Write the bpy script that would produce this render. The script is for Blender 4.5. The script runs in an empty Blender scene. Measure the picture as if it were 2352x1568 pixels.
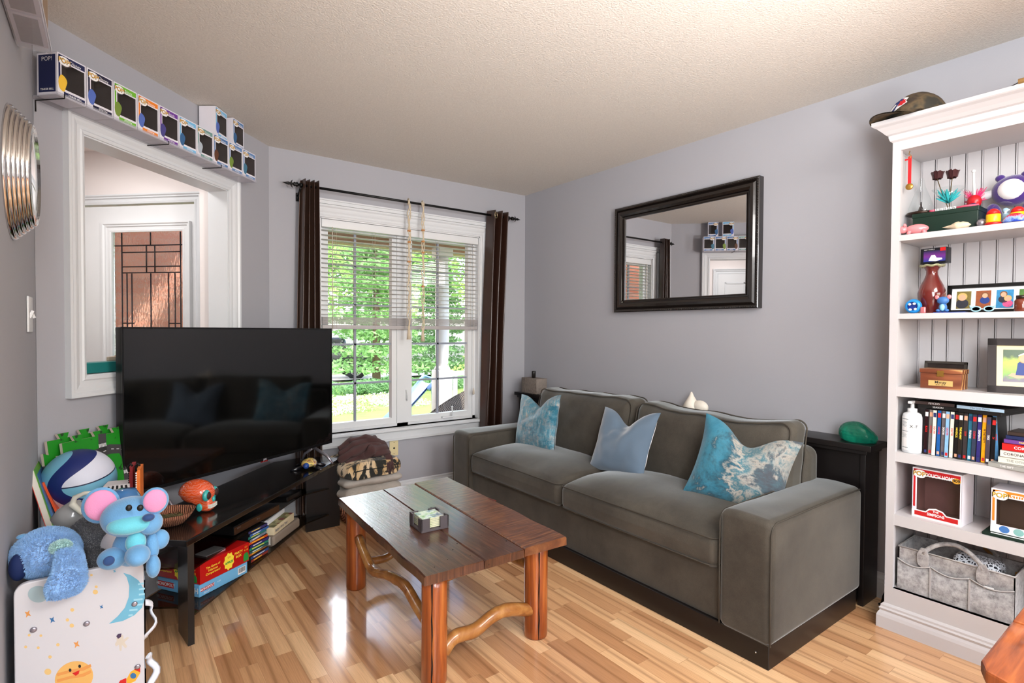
import bpy, bmesh, math, random
from mathutils import Vector, Matrix, noise as mnoise
random.seed(7)
PI = math.pi; R = math.radians
SC = bpy.context.scene; COL = SC.collection
V = Vector

# ---------------------------------------------------------------- camera, world, lights, exposure
CAM_P = V((-2.9354, -3.7644, 1.2577)); CAM_F = 1243.55
_y, _p, _r = R(36.6332), R(1.1485), R(0.2846)
CF = V((math.sin(_y)*math.cos(_p), math.cos(_y)*math.cos(_p), -math.sin(_p)))
_r0 = V((math.cos(_y), -math.sin(_y), 0)); _u0 = _r0.cross(CF)
CR = math.cos(_r)*_r0 + math.sin(_r)*_u0; CU = -math.sin(_r)*_r0 + math.cos(_r)*_u0
cd = bpy.data.cameras.new('camera'); cam = bpy.data.objects.new('camera', cd); COL.objects.link(cam)
cd.sensor_width = 36; cd.lens = CAM_F/2352*36; cd.clip_start = 0.05; cd.clip_end = 200
cam.matrix_world = Matrix(((CR.x, CU.x, -CF.x, CAM_P.x), (CR.y, CU.y, -CF.y, CAM_P.y), (CR.z, CU.z, -CF.z, CAM_P.z), (0, 0, 0, 1)))
SC.camera = cam
vs = SC.view_settings; vs.view_transform = 'Standard'; vs.look = 'None'; vs.gamma = 1; vs.use_curve_mapping = False
vs.exposure = -0.03

w = bpy.data.worlds.new('sky'); SC.world = w; w.use_nodes = True
wn = w.node_tree; sky = wn.nodes.new('ShaderNodeTexSky'); sky.sky_type = 'NISHITA'
sky.sun_elevation = R(50); sky.sun_rotation = R(200); sky.sun_disc = False; sky.air_density = 1.0; sky.dust_density = 2.5; sky.ozone_density = 1
wn.links.new(sky.outputs[0], wn.nodes['Background'].inputs[0]); wn.nodes['Background'].inputs[1].default_value = 1.25

def lamp(name, kind, loc, target, power, color=(1, 1, 1), size=.5, size_y=None, **kw):
    l = bpy.data.lights.new(name, kind); l.energy = power; l.color = color
    if kind == 'AREA':
        l.size = size
        if size_y: l.shape = 'RECTANGLE'; l.size_y = size_y
    if kind == 'SUN': l.angle = size
    if kind in ('POINT', 'SPOT'): l.shadow_soft_size = size
    for k, v in kw.items(): setattr(l, k, v)
    o = bpy.data.objects.new(name, l); COL.objects.link(o); o.location = loc
    o.rotation_euler = (V(target)-V(loc)).to_track_quat('-Z', 'Y').to_euler()
    return o
lamp('sun', 'SUN', (8, -6, 12), (0, 6, 0), 6.0, (1, .95, .86), R(2))
lamp('bright_sky', 'SUN', (-3.2, 10, 4.2), (0, 0, .8), 20.0, (.97, .98, 1), R(75))
# flash head behind the camera bounced off the ceiling, then unseen fill lamps added to brighten room and foyer
lamp('bounce_flash', 'SPOT', (-1.75, -3.9, 1.35), (-1.35, -2.1, 2.44), 215, (1, .975, .965), .12, spot_size=R(100), spot_blend=1.0)
lamp('overhead_fill', 'AREA', (-1.5, -4.4, 2.41), (-.9, -2.2, 0), 85, (1, .975, .95), 1.0)  # unseen overhead fill added to brighten floor and lower walls, no fixture there
lamp('rear_fill', 'AREA', (-1.5, -6.9, 1.45), (-1.5, 0, 1.2), 2, (.95, .98, 1), 2.4, 1.5)  # added soft fill from behind the camera, no known window
lamp('side_fill', 'AREA', (-3.10, -4.35, 1.62), (0, -3.4, 1.40), 155, (.96, .98, 1), 1.6, 1.4)  # added fill in front of the solid left wall, brightens the right wall
lamp('foyer_fill', 'AREA', (-3.25, -.12, 2.41), (-3.25, -.12, 0), 15, (1, .97, .95), .5)  # added fill hidden under the foyer ceiling to brighten its walls

# ---------------------------------------------------------------- view helpers: a pixel of the photo to a point on a real plane
def ray(px, py): return CF + CR*((px-1176)/CAM_F) - CU*((py-784)/CAM_F)
def hit(px, py, n, k):
    n = V(n); d = ray(px, py); return CAM_P + d*((k - n.dot(CAM_P))/n.dot(d))
def hx(px, py, x): return hit(px, py, (1, 0, 0), x)
def hy(px, py, y): return hit(px, py, (0, 1, 0), y)
def hz(px, py, z): return hit(px, py, (0, 0, 1), z)
def at(px, py, d): return CAM_P + ray(px, py)*d

# ---------------------------------------------------------------- materials
MT = {}
class NT:
    def __init__(s, name):
        s.m = bpy.data.materials.new(name); s.m.use_nodes = True; s.t = s.m.node_tree
        s.b = s.t.nodes['Principled BSDF']; s.tc = s.n('TexCoord')
    def n(s, kind, **kw):
        nd = s.t.nodes.new('ShaderNode' + kind)
        for k, v in kw.items():
            if k.startswith('i_'): nd.inputs[k[2:].replace('_', ' ')].default_value = v
            else: setattr(nd, k, v)
        return nd
    def l(s, a, b): s.t.links.new(a, b)
    def co(s, scale=(1, 1, 1), rot=(0, 0, 0), src='Object', loc=(0, 0, 0)):
        mp = s.n('Mapping'); mp.inputs['Scale'].default_value = scale; mp.inputs['Rotation'].default_value = rot
        mp.inputs['Location'].default_value = loc
        s.l(s.tc.outputs[src], mp.inputs[0]); return mp.outputs[0]
    def noise(s, vec, scale, detail=4, rough=.55, dist=0):
        nd = s.n('TexNoise'); nd.inputs['Scale'].default_value = scale; nd.inputs['Detail'].default_value = detail
        nd.inputs['Roughness'].default_value = rough; nd.inputs['Distortion'].default_value = dist
        if vec is not None: s.l(vec, nd.inputs['Vector'])
        return nd.outputs['Fac']
    def ramp(s, fac, stops, interp='LINEAR'):
        r = s.n('ValToRGB'); r.color_ramp.interpolation = interp
        e = r.color_ramp.elements
        while len(e) < len(stops): e.new(.5)
        for i, (p, c) in enumerate(stops): e[i].position = p; e[i].color = (*c, 1)
        s.l(fac, r.inputs[0]); return r.outputs[0]
    def mix(s, fac, a, b, mode='MIX'):
        m = s.n('MixRGB', blend_type=mode)
        for i, x in enumerate((fac, a, b)):
            if hasattr(x, 'links'): s.l(x, m.inputs[i])
            else: m.inputs[i].default_value = x if i == 0 else (*x, 1)
        return m.outputs[0]
    def bump(s, h, strength=.3, dist=.01):
        b = s.n('Bump'); b.inputs['Strength'].default_value = strength; b.inputs['Distance'].default_value = dist
        s.l(h, b.inputs['Height']); s.l(b.outputs[0], s.b.inputs['Normal']); return b
    def col(s, c): s.l(c, s.b.inputs['Base Color'])
    def set(s, **kw):
        for k, v in kw.items(): s.b.inputs[k.replace('_', ' ')].default_value = v
def srgb(c):
    if isinstance(c, str): c = tuple(int(c[i:i+2], 16)/255 for i in (0, 2, 4))
    return tuple((x/12.92 if x < .04045 else ((x+.055)/1.055)**2.4) for x in c)
def M(name, c, rough=.5, metal=0, var=.08, vs=14, bump=0, bs=220, coat=0, sheen=0, trans=0, ior=1.45, emit=0, bd=.004):
    """plain procedural material: noise-varied colour and noise bump"""
    if name in MT: return MT[name]
    c = srgb(c); t = NT(name); v = t.co()
    f = t.noise(v, vs, 5)
    t.col(t.mix(f, tuple(x*(1-var) for x in c), tuple(min(1, x*(1+var)) for x in c)))
    t.set(Roughness=rough, Metallic=metal, Coat_Weight=coat, Sheen_Weight=sheen, Transmission_Weight=trans, IOR=ior)
    if sheen: t.set(Sheen_Roughness=.4)
    if emit: t.b.inputs['Emission Color'].default_value = (*c, 1); t.set(Emission_Strength=emit)
    if bump: t.bump(t.noise(v, bs, 3), bump, bd)
    MT[name] = t.m; return t.m

# ---------------------------------------------------------------- mesh building
class B:
    """collects shapes into ONE mesh; .mi is the current material slot"""
    def __init__(s): s.v = []; s.f = []; s.k = []; s.mi = 0; s.x = None; s.sm = []
    def add(s, vs_, fs, smooth=False):
        o = len(s.v)
        for p in vs_: s.v.append(s.x @ V(p) if s.x is not None else V(p))
        for f in fs: s.f.append([o+i for i in f]); s.k.append(s.mi); s.sm.append(smooth)
        return s
    def box(s, a, b, bev=0):
        x0, y0, z0 = (min(a[i], b[i]) for i in range(3)); x1, y1, z1 = (max(a[i], b[i]) for i in range(3))
        if bev:
            return s.rbox(((x0+x1)/2, (y0+y1)/2, (z0+z1)/2), (x1-x0, y1-y0, z1-z0), bev, 2)
        return s.add([(x0, y0, z0), (x1, y0, z0), (x1, y1, z0), (x0, y1, z0), (x0, y0, z1), (x1, y0, z1), (x1, y1, z1), (x0, y1, z1)],
                     [(0, 3, 2, 1), (4, 5, 6, 7), (0, 1, 5, 4), (1, 2, 6, 5), (2, 3, 7, 6), (3, 0, 4, 7)])
    def rbox(s, c, d, r, n=3, m=0, fn=None, smooth=True):
        """rounded box, n segments on each rounding, m extra cuts on flats; fn(p)->p deforms"""
        r = min(r, min(d)/2*.999); axes = []
        for i in range(3):
            h = d[i]/2
            a = [-h + r*(1-math.cos(PI/2*k/n)) for k in range(n)]
            inner = [-(h-r) + 2*(h-r)*k/(m+1) for k in range(m+2)]
            axes.append([(-h + r*(k/n), k < n) for k in range(n)] + [(t, False) for t in inner] + [(h - r*(1-k/n), True) for k in range(1, n+1)])
            axes[-1] = [t for t, _ in axes[-1]]
        N = [len(a) for a in axes]; idx = {}; vs_ = []; fs = []
        def pt(i, j, k):
            key = (i, j, k)
            if key in idx: return idx[key]
            p = V((axes[0][i], axes[1][j], axes[2][k])); q = V(max(-(d[t]/2-r), min(d[t]/2-r, p[t])) for t in range(3))
            dlt = p-q
            if dlt.length > 1e-9:
                # keep cube-map spacing even on the rounding
                mx = max(abs(x) for x in dlt); e = V((math.tan(x/r*PI/4) if r else 0) for x in dlt) 
                p = q + e.normalized()*r*(mx/r if mx < r*.999 else 1)
            if fn: p = fn(p)
            idx[key] = len(vs_); vs_.append((p.x+c[0], p.y+c[1], p.z+c[2])); return idx[key]
        for ax in range(3):
            o1, o2 = [(1, 2), (2, 0), (0, 1)][ax]
            for side in (0, N[ax]-1):
                for a in range(N[o1]-1):
                    for b in range(N[o2]-1):
                        q = []
                        for da, db in ((0, 0), (1, 0), (1, 1), (0, 1)):
                            t = [0, 0, 0]; t[ax] = side; t[o1] = a+da; t[o2] = b+db; q.append(pt(*t))
                        if side == 0: q.reverse()
                        fs.append(tuple(q))
        return s.add(vs_, fs, smooth)
    def obox(s, c, d, rz=0, bev=0, rx=0, ry=0):
        old = s.x; m = Matrix.Translation(V(c)) @ Matrix.Rotation(rz, 4, 'Z') @ Matrix.Rotation(ry, 4, 'Y') @ Matrix.Rotation(rx, 4, 'X')
        s.x = (old @ m) if old is not None else m
        h = [x/2 for x in d]
        s.box([-x for x in h], h, bev); s.x = old; return s
    def lathe(s, prof, c=(0, 0, 0), n=32, axis='Z', cap=True, fn=None):
        vs_ = []; fs = []
        for r_, z in prof:
            for k in range(n):
                a = 2*PI*k/n; p = V((r_*math.cos(a), r_*math.sin(a), z))
                if axis == 'X': p = V((p.z, p.x, p.y))
                if axis == 'Y': p = V((p.y, p.z, p.x))
                if fn: p = fn(p)
                vs_.append((p.x+c[0], p.y+c[1], p.z+c[2]))
        for i in range(len(prof)-1):
            for k in range(n): fs.append((i*n+k, i*n+(k+1) % n, (i+1)*n+(k+1) % n, (i+1)*n+k))
        s.add(vs_, fs, True)
        if cap:
            o = len(s.v)-len(vs_)
            for ring, rv in ((0, True), (len(prof)-1, False)):
                if prof[ring][0] > 1e-5:
                    f = [o+ring*n+k for k in range(n)]
                    if rv: f.reverse()
                    s.f.append(f); s.k.append(s.mi); s.sm.append(False)
        return s
    def cyl(s, c, r_, h, n=24, axis='Z', r2=None): return s.lathe([(r_, 0), (r_ if r2 is None else r2, h)], c, n, axis)
    def ball(s, c, r_, n=20, m=12, fn=None):
        rx, ry, rz = (r_, r_, r_) if not hasattr(r_, '__len__') else r_
        vs_ = []; fs = []
        for i in range(m+1):
            for k in range(n):
                p = V((math.sin(PI*i/m)*math.cos(2*PI*k/n)*rx, math.sin(PI*i/m)*math.sin(2*PI*k/n)*ry, math.cos(PI*i/m)*rz))
                if fn: p = fn(p)
                vs_.append((p.x+c[0], p.y+c[1], p.z+c[2]))
        for i in range(m):
            for k in range(n): fs.append((i*n+k, (i+1)*n+k, (i+1)*n+(k+1) % n, i*n+(k+1) % n))
        return s.add(vs_, fs, True)
    def tube(s, pts, r_, n=10, closed=False, fn=None):
        """tube through points; r_ number or list"""
        P = [V(p) for p in pts]; L = len(P); rr = r_ if hasattr(r_, '__len__') else [r_]*L
        vs_ = []; fs = []; up = None
        for i in range(L):
            a = P[i-1] if (i > 0 or closed) else P[i]; b = P[(i+1) % L] if (i < L-1 or closed) else P[i]
            t = (b-a).normalized() if (b-a).length > 1e-9 else V((0, 0, 1))
            if up is None: up = t.orthogonal().normalized()
            up = (up - t*up.dot(t)); up = up.normalized() if up.length > 1e-6 else t.orthogonal().normalized()
            sd = t.cross(up)
            for k in range(n):
                an = 2*PI*k/n; q = rr[i]
                if fn: q *= fn(i/(L-1 if L > 1 else 1), an)
                vs_.append(P[i] + (up*math.cos(an) + sd*math.sin(an))*q)
        for i in range(L if closed else L-1):
            j = (i+1) % L
            for k in range(n): fs.append((i*n+k, i*n+(k+1) % n, j*n+(k+1) % n, j*n+k))
        s.add(vs_, fs, True)
        if not closed:
            o = len(s.v)-len(vs_)
            s.f.append([o+k for k in range(n)][::-1]); s.f.append([o+(L-1)*n+k for k in range(n)])
            s.k += [s.mi]*2; s.sm += [False]*2
        return s
    def prism(s, poly, h, mat=None):
        """polygon in local XY extruded along Z by h, placed by matrix"""
        n = len(poly); old = s.x
        if mat is not None: s.x = old @ mat if old is not None else mat
        s.add([(x, y, 0) for x, y in poly] + [(x, y, h) for x, y in poly],
              [tuple(range(n))[::-1], tuple(range(n, 2*n))] + [(i, (i+1) % n, n+(i+1) % n, n+i) for i in range(n)])
        s.x = old; return s
    def grid(s, fn, nu, nv, smooth=True, closed_u=False):
        vs_ = [fn(i/nu, j/nv) for j in range(nv+1) for i in range(nu + (0 if closed_u else 1))]
        W = nu if closed_u else nu+1
        fs = [(j*W+i, j*W+(i+1) % W, (j+1)*W+(i+1) % W, (j+1)*W+i) for j in range(nv) for i in range(nu)]
        return s.add(vs_, fs, smooth)
    def obj(s, name, mats, parent=None, loc=None, rot=None, mods=None):
        me = bpy.data.meshes.new(name); me.from_pydata([tuple(p) for p in s.v], [], s.f)
        if not isinstance(mats, (list, tuple)): mats = [mats]
        for m in mats: me.materials.append(m)
        for i, p in enumerate(me.polygons): p.material_index = min(s.k[i], len(mats)-1); p.use_smooth = s.sm[i]
        me.validate(); me.update()
        o = bpy.data.objects.new(name, me); COL.objects.link(o)
        if parent is not None: o.parent = parent
        if loc is not None: o.location = loc
        if rot is not None: o.rotation_euler = rot
        return o
def tag(o, label=None, cat=None, group=None, kind=None):
    if label: o['label'] = label
    if cat: o['category'] = cat
    if group: o['group'] = group
    if kind: o['kind'] = kind
    return o
def thing(name, label, cat, loc=(0, 0, 0), rz=0, group=None, rot=None, scale=None):
    o = bpy.data.objects.new(name, None); COL.objects.link(o); o.location = loc
    o.rotation_euler = rot if rot else (0, 0, rz); o.empty_display_size = .05
    if scale: o.scale = (scale,)*3
    return tag(o, label, cat, group)
def struct(name, b, m, parent=None, **kw):
    o = b.obj(name, m, parent, **kw)
    if parent is None: o['kind'] = 'structure'
    return o
def copy_tree(o, parent=None):
    c = o.copy(); COL.objects.link(c); c.parent = parent
    for ch in list(o.children): copy_tree(ch, c)
    return c
FONTC = {}
def text_mesh(txt, size, bold=0, depth=0, sx=1, align='CENTER', shear=0):
    key = (txt, size, bold, depth, sx, align, shear)
    if key in FONTC: return FONTC[key]
    cu = bpy.data.curves.new('t', 'FONT'); cu.body = txt; cu.size = size; cu.align_x = align; cu.align_y = 'CENTER'
    cu.offset = bold*size; cu.extrude = depth; cu.shear = shear; cu.resolution_u = 3
    o = bpy.data.objects.new('t', cu); COL.objects.link(o)
    bpy.context.view_layer.update()
    me = bpy.data.meshes.new_from_object(o.evaluated_get(bpy.context.evaluated_depsgraph_get()))
    r = ([tuple((v.co.x*sx, v.co.y, v.co.z)) for v in me.vertices], [tuple(p.vertices) for p in me.polygons])
    bpy.data.objects.remove(o); bpy.data.curves.remove(cu); bpy.data.meshes.remove(me)
    FONTC[key] = r; return r
def basis(o, xd, yd):
    """matrix with origin o, local x along xd, local y along yd"""
    x = V(xd).normalized(); y = V(yd).normalized(); z = x.cross(y)
    return Matrix(((x.x, y.x, z.x, o[0]), (x.y, y.y, z.y, o[1]), (x.z, y.z, z.z, o[2]), (0, 0, 0, 1)))
def text(b, txt, size, m, **kw):
    v, f = text_mesh(txt, size, **kw); old = b.x; b.x = old @ m if old is not None else m
    b.add(v, f); b.x = old; return b
def nz(p, sc=1): return mnoise.noise(V(p)*sc)
# ---------------------------------------------------------------- setting materials
def wall_mat(name, c):
    t = NT(name); v = t.co(); f = t.noise(v, 2.5, 3)
    c = srgb(c); t.col(t.mix(f, tuple(x*.97 for x in c), tuple(x*1.03 for x in c))); t.set(Roughness=.75)
    t.bump(t.noise(v, 260, 3), .12, .002); MT[name] = t.m; return t.m
wallm = wall_mat('painted_wall', (.64, .64, .663)); foyerm = wall_mat('foyer_paint', (.90, .87, .86))
t = NT('stipple_ceiling'); v = t.co(); n1 = t.noise(v, 95, 4, .65); n2 = t.noise(v, 2, 2)
t.col(t.mix(n1, srgb((.80, .775, .74)), srgb((.92, .895, .86)))); t.set(Roughness=.9)
t.bump(t.noise(v, 120, 4, .7), .9, .006); ceilm = t.m
trimm = M('trim_paint', (.83, .84, .85), .35, var=.02, bump=.03)
white = M('white_paint', (.85, .855, .86), .38, var=.03, vs=6)
# oak laminate: strips along y
t = NT('oak_laminate'); tc = t.tc.outputs['Object']
sep = t.n('SeparateXYZ'); t.l(tc, sep.inputs[0]); cmb = t.n('CombineXYZ'); t.l(sep.outputs['Y'], cmb.inputs['X']); t.l(sep.outputs['X'], cmb.inputs['Y'])
br = t.n('TexBrick', offset=.37, offset_frequency=2, squash=1.35, squash_frequency=3); t.l(cmb.outputs[0], br.inputs['Vector'])
for k, v_ in (('Scale', 1), ('Mortar Size', .0006), ('Mortar Smooth', .1), ('Bias', 0), ('Brick Width', .36), ('Row Height', .064)): br.inputs[k].default_value = v_
br.inputs['Color1'].default_value = (0, 0, 0, 1); br.inputs['Color2'].default_value = (1, 1, 1, 1); br.inputs['Mortar'].default_value = (.5, .5, .5, 1)
mp = t.n('Mapping'); mp.inputs['Scale'].default_value = (1.3, 22, 1); t.l(cmb.outputs[0], mp.inputs[0])
addv = t.n('VectorMath', operation='ADD'); t.l(mp.outputs[0], addv.inputs[0])
sc_ = t.n('VectorMath', operation='SCALE'); t.l(br.outputs['Color'], sc_.inputs[0]); sc_.inputs['Scale'].default_value = 37.0; t.l(sc_.outputs[0], addv.inputs[1])
wv = t.n('TexWave', wave_type='BANDS', bands_direction='Y'); t.l(addv.outputs[0], wv.inputs['Vector'])
for k, v_ in (('Scale', .22), ('Distortion', 11), ('Detail', 2.5), ('Detail Scale', .32)): wv.inputs[k].default_value = v_
fine = t.n('TexNoise'); mp2 = t.n('Mapping'); mp2.inputs['Scale'].default_value = (9, 260, 1); t.l(cmb.outputs[0], mp2.inputs[0]); t.l(mp2.outputs[0], fine.inputs['Vector']); fine.inputs['Scale'].default_value = 1; fine.inputs['Detail'].default_value = 4
tone = t.ramp(br.outputs['Color'], [(0, srgb((.72, .52, .36))), (.5, srgb((.86, .67, .49))), (1, srgb((.94, .78, .60)))])
grain = t.ramp(wv.outputs['Fac'], [(0, (.52, .46, .42)), (.10, (.86, .83, .80)), (.32, (1, 1, 1)), (1, (1.03, 1.03, 1.03))])
c1 = t.mix(.60, tone, grain, 'MULTIPLY')
fr = t.ramp(fine.outputs['Fac'], [(.3, (.70, .70, .70)), (.6, (1, 1, 1))]); c2 = t.mix(.55, c1, fr, 'MULTIPLY')
mo = t.ramp(br.outputs['Fac'], [(0, (1, 1, 1)), (1, (.45, .4, .35))]); t.col(t.mix(.6, c2, mo, 'MULTIPLY'))
t.set(Roughness=.24, Coat_Weight=.35, Coat_Roughness=.08); t.bump(fine.outputs['Fac'], .05, .001); floorm = t.m

H = 2.44; BX = -2.1009; LW = -3.1569; CY = -1.0559; q2 = math.sqrt(.5)
DV = V((-q2, -q2, 0)); NV = V((q2, -q2, 0)); B0 = V((BX, 0, 0))
def O(s_, w_, z): return B0 + DV*s_ + NV*w_ + V((0, 0, z))     # along the opening wall / out of it / height
def ho(px, py, w_=0): 
    X = hit(px, py, NV, NV.dot(B0)+w_); return ((X-B0).dot(DV), X.z)
def wallbox(b, s0, s1, w0, w1, z0, z1):
    c = O((s0+s1)/2, (w0+w1)/2, (z0+z1)/2); return b.obox(c, (abs(s1-s0), abs(w1-w0), abs(z1-z0)), R(45))
YB = -7.0
struct('floor', B().box((-6.2, YB, -.1), (.0, .0, 0)).box((-6.2, 0, -.1), (-2.1, 2.2, 0)), floorm)
struct('ceiling', B().box((-6.2, YB-.1, H), (.1, .12, H+.12)).box((-6.2, .1, H), (-2.0, 2.2, H+.12)), ceilm)
struct('wall_right', B().box((0, YB, 0), (.12, .12, H)), wallm)
# window wall with the hole
WX0, WX1, WZ0, WZ1 = -1.775, -.475, .53, 2.03
b = B(); b.box((BX-.02, 0, 0), (WX0, .12, H)).box((WX1, 0, 0), (0, .12, H)).box((WX0, 0, 0), (WX1, .12, WZ0)).box((WX0, 0, WZ1), (WX1, .12, H))
struct('wall_front', b, wallm)
# angled wall with the opening to the foyer
SL = 1.4933; OS0, OS1, OZ0, OZ1 = .405, 1.30, 1.06, 2.053
b = B(); wallbox(b, 0, OS0, -.11, 0, 0, H); wallbox(b, OS1, SL, -.11, 0, 0, H); wallbox(b, OS0, OS1, -.11, 0, 0, OZ0); wallbox(b, OS0, OS1, -.11, 0, OZ1, H)
struct('wall_angled', b, wallm)
struct('wall_left', B().box((LW-.12, YB, 0), (LW, CY-.02, H)), wallm)
# rear wall with a window hole added for light, rear side (behind the camera)
b = B(); b.box((-6.2, YB-.1, 0), (-2.7, YB, H)).box((-.3, YB-.1, 0), (0, YB, H)).box((-2.7, YB-.1, 0), (-.3, YB, .7)).box((-2.7, YB-.1, 2.2), (-.3, YB, H))
struct('wall_back', b, wallm)
# casing round the opening (moulded, one piece)
def casing_frame(b, P, s0, s1, z0, z1, wd, th=.02, sides='LRTB'):
    """moulded casing round a rectangle; P(s,w,z) maps; profile steps outwards"""
    prof = [(0, 0), (0, .012), (.012, .016), (.018, .011), (.03, .011), (.042, .018), (wd*.62, .021), (wd*.75, .021), (wd*.86, .030), (wd, .030), (wd, 0)]
    ring = []
    for d_, h_ in prof:
        h_ *= th/.021
        ring.append([P(s0-d_, h_, z0-d_), P(s1+d_, h_, z0-d_), P(s1+d_, h_, z1+d_), P(s0-d_, h_, z1+d_)])
    vs_ = [p for r_ in ring for p in r_]; n = len(ring); fs = []
    for i in range(n-1):
        for k, sd in enumerate('BRTL'):
            if sd in sides: fs.append((i*4+k, i*4+(k+1) % 4, (i+1)*4+(k+1) % 4, (i+1)*4+k))
    b.add(vs_, fs); return b
b = B(); casing_frame(b, O, OS0, OS1, OZ0, OZ1, .082)
# lining of the opening
wallbox(b, OS0-.012, OS0+.006, -.118, .004, OZ0-.01, OZ1+.01); wallbox(b, OS1-.006, OS1+.012, -.118, .004, OZ0-.01, OZ1+.01)
wallbox(b, OS0, OS1, -.118, .004, OZ1-.006, OZ1+.012); wallbox(b, OS0, OS1, -.118, .004, OZ0-.012, OZ0+.006)
struct('trim_1', b, trimm)
# baseboards
def base_run(name, P, L):
    b = B(); prof = [(.0, 0), (.016, 0), (.016, .075), (.012, .082), (.012, .092), (.007, .1), (.007, .112), (0, .119)]
    n = len(prof); vs_ = [P(0, w_, z) for w_, z in prof] + [P(L, w_, z) for w_, z in prof]
    b.add(vs_, [(i, i+1, n+i+1, n+i) for i in range(n-1)] + [tuple(range(n)), tuple(range(n, 2*n))[::-1]]); return struct(name, b, trimm)
base_run('baseboard_front', lambda s_, w_, z: V((-s_, -w_, z)), -BX)
base_run('baseboard_right', lambda s_, w_, z: V((-w_, -7+s_, z)), 7)
base_run('baseboard_angled', lambda s_, w_, z: O(s_, w_, z), SL)
base_run('baseboard_left', lambda s_, w_, z: V((LW+w_, -7+s_, z)), 7+CY)
# ---------------------------------------------------------------- foyer beyond the opening
SD = .12
struct('wall_foyer_door', (lambda b: [wallbox(b, SD-.1, SD, -1.42, -1.29, 0, H), wallbox(b, SD-.1, SD, -2.9, -1.42, 0, H), wallbox(b, SD-.1, SD, -1.29, -.42, 2.075, H), wallbox(b, SD-.1, SD, -.42, -.2, 0, H)] and b)(B()), foyerm)
struct('wall_foyer_return', wallbox(B(), SD-.1, .375, -.20, -.112, 0, H), foyerm)
struct('wall_foyer_far', wallbox(B(), SD-.1, 3.6, -1.56, -1.45, 0, H), foyerm)
struct('wall_foyer_side', wallbox(B(), 3.5, 3.6, -3.0, -.1, 0, H), foyerm)
struct('wall_foyer_back', B().box((LW-.14, CY-.02, 0), (LW-1.6, CY-.12, H)), foyerm)
struct('ceiling_foyer', wallbox(B(), SD, 3.5, -1.45, -.11, H-.02, H), foyerm)
# front door
def Dp(u_, w_, z): return O(SD + w_, u_, z)    # door wall: u along (negative), w into the foyer (growing s)
b = B(); casing_frame(b, lambda s_, w_, z: Dp(s_, w_, z), -1.27, -.43, -.2, 2.065, .06)
struct('trim_3', b, trimm)
du0, du1 = -1.255, -.43; gu0, gu1, gz0, gz1 = -1.055, -.50, .35, 1.905
b = B()
for a0, a1, z0, z1 in ((du0, gu0, .01, 2.055), (gu1, du1, .01, 2.055), (gu0, gu1, .01, gz0), (gu0, gu1, gz1, 2.055)):
    wallbox(b, SD-.045, SD-.004, a0, a1, z0, z1)
door = struct('door_1', b, white)
b = B(); casing_frame(b, lambda s_, w_, z: Dp(s_, w_-.004, z), gu0+.02, gu1-.02, gz0+.02, gz1-.02, .06, .016)
b.obj('glass_moulding', white, door)
t = NT('textured_glass'); t.set(Roughness=.1, Transmission_Weight=1.0, IOR=1.3, Base_Color=(1, 1, 1, 1)); t.bump(t.noise(t.co((1, 1, .4)), 60, 2), .55, .004); glassm_t = t.m
def clear(name, tint=(1, 1, 1), refl=.5, rough=.03, body=0, bodyc=(.8, .8, .8)):
    if name in MT: return MT[name]
    t = NT(name); tr = t.n('BsdfTransparent'); tr.inputs[0].default_value = (*tint, 1); gl = t.n('BsdfGlossy'); gl.inputs['Roughness'].default_value = rough
    lw = t.n('LayerWeight'); lw.inputs[0].default_value = .35; pw = t.n('Math', operation='POWER'); t.l(lw.outputs['Facing'], pw.inputs[0]); pw.inputs[1].default_value = 3
    ml = t.n('Math', operation='MULTIPLY_ADD'); t.l(pw.outputs[0], ml.inputs[0]); ml.inputs[1].default_value = refl; ml.inputs[2].default_value = .04*refl*2
    mx = t.n('MixShader'); t.l(ml.outputs[0], mx.inputs[0]); t.l(tr.outputs[0], mx.inputs[1]); t.l(gl.outputs[0], mx.inputs[2]); out = mx.outputs[0]
    if body:
        df = t.n('BsdfTranslucent'); d2 = t.n('BsdfDiffuse'); df.inputs[0].default_value = d2.inputs[0].default_value = (*bodyc, 1); md_ = t.n('MixShader'); t.l(df.outputs[0], md_.inputs[1]); t.l(d2.outputs[0], md_.inputs[2])
        m3 = t.n('MixShader'); m3.inputs[0].default_value = body; t.l(out, m3.inputs[1]); t.l(md_.outputs[0], m3.inputs[2]); out = m3.outputs[0]
    t.l(out, t.t.nodes['Material Output'].inputs[0]); MT[name] = t.m; return t.m
glass = clear('clear_glass', refl=.6, rough=.01)
wallbox(B(), SD-.03, SD-.024, gu0+.01, gu1-.01, gz0+.01, gz1-.01).obj('glass_pane', glassm_t, door)
came = M('lead_came', (.16, .13, .14), .4, .6)
b = B()
def cm(u0, z0, u1, z1, r_=.004): b.tube([Dp(u0, -.022, z0), Dp(u1, -.022, z1)], r_, 6)
G = lambda x: gu0+.02 + (gu1-gu0-.04)*x       # 0..1 left to right
Z = lambda y: gz1-.02 - .985*y                 # 0..1 over the visible height
for x, y0, y1 in ((.1, 0, 1.5), (.93, 0, 1.5), (.51, 0, .085), (.45, .085, .265), (.57, .085, .265), (.17, .27, 1.5), (.24, .27, 1.5), (.51, .27, 1.5), (.76, .27, 1.5), (.85, .27, 1.5)): cm(G(x), Z(y0), G(x), Z(y1))
for y, x0, x1 in ((.085, 0, 1), (.13, .1, .93), (.225, .1, .93), (.265, .1, .93), (.6, .1, .27), (.64, .1, .27), (.72, 0, .93), (.76, .1, .24), (.80, .1, .24), (.6, .76, .93), (.64, .76, .93), (.72, .76, 1), (.76, .76, .93), (.8, .76, .93), (1.3, 0, 1), (1.4, 0, 1)): cm(G(x0), Z(y), G(x1), Z(y))
b.obj('leading', came, door)
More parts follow.
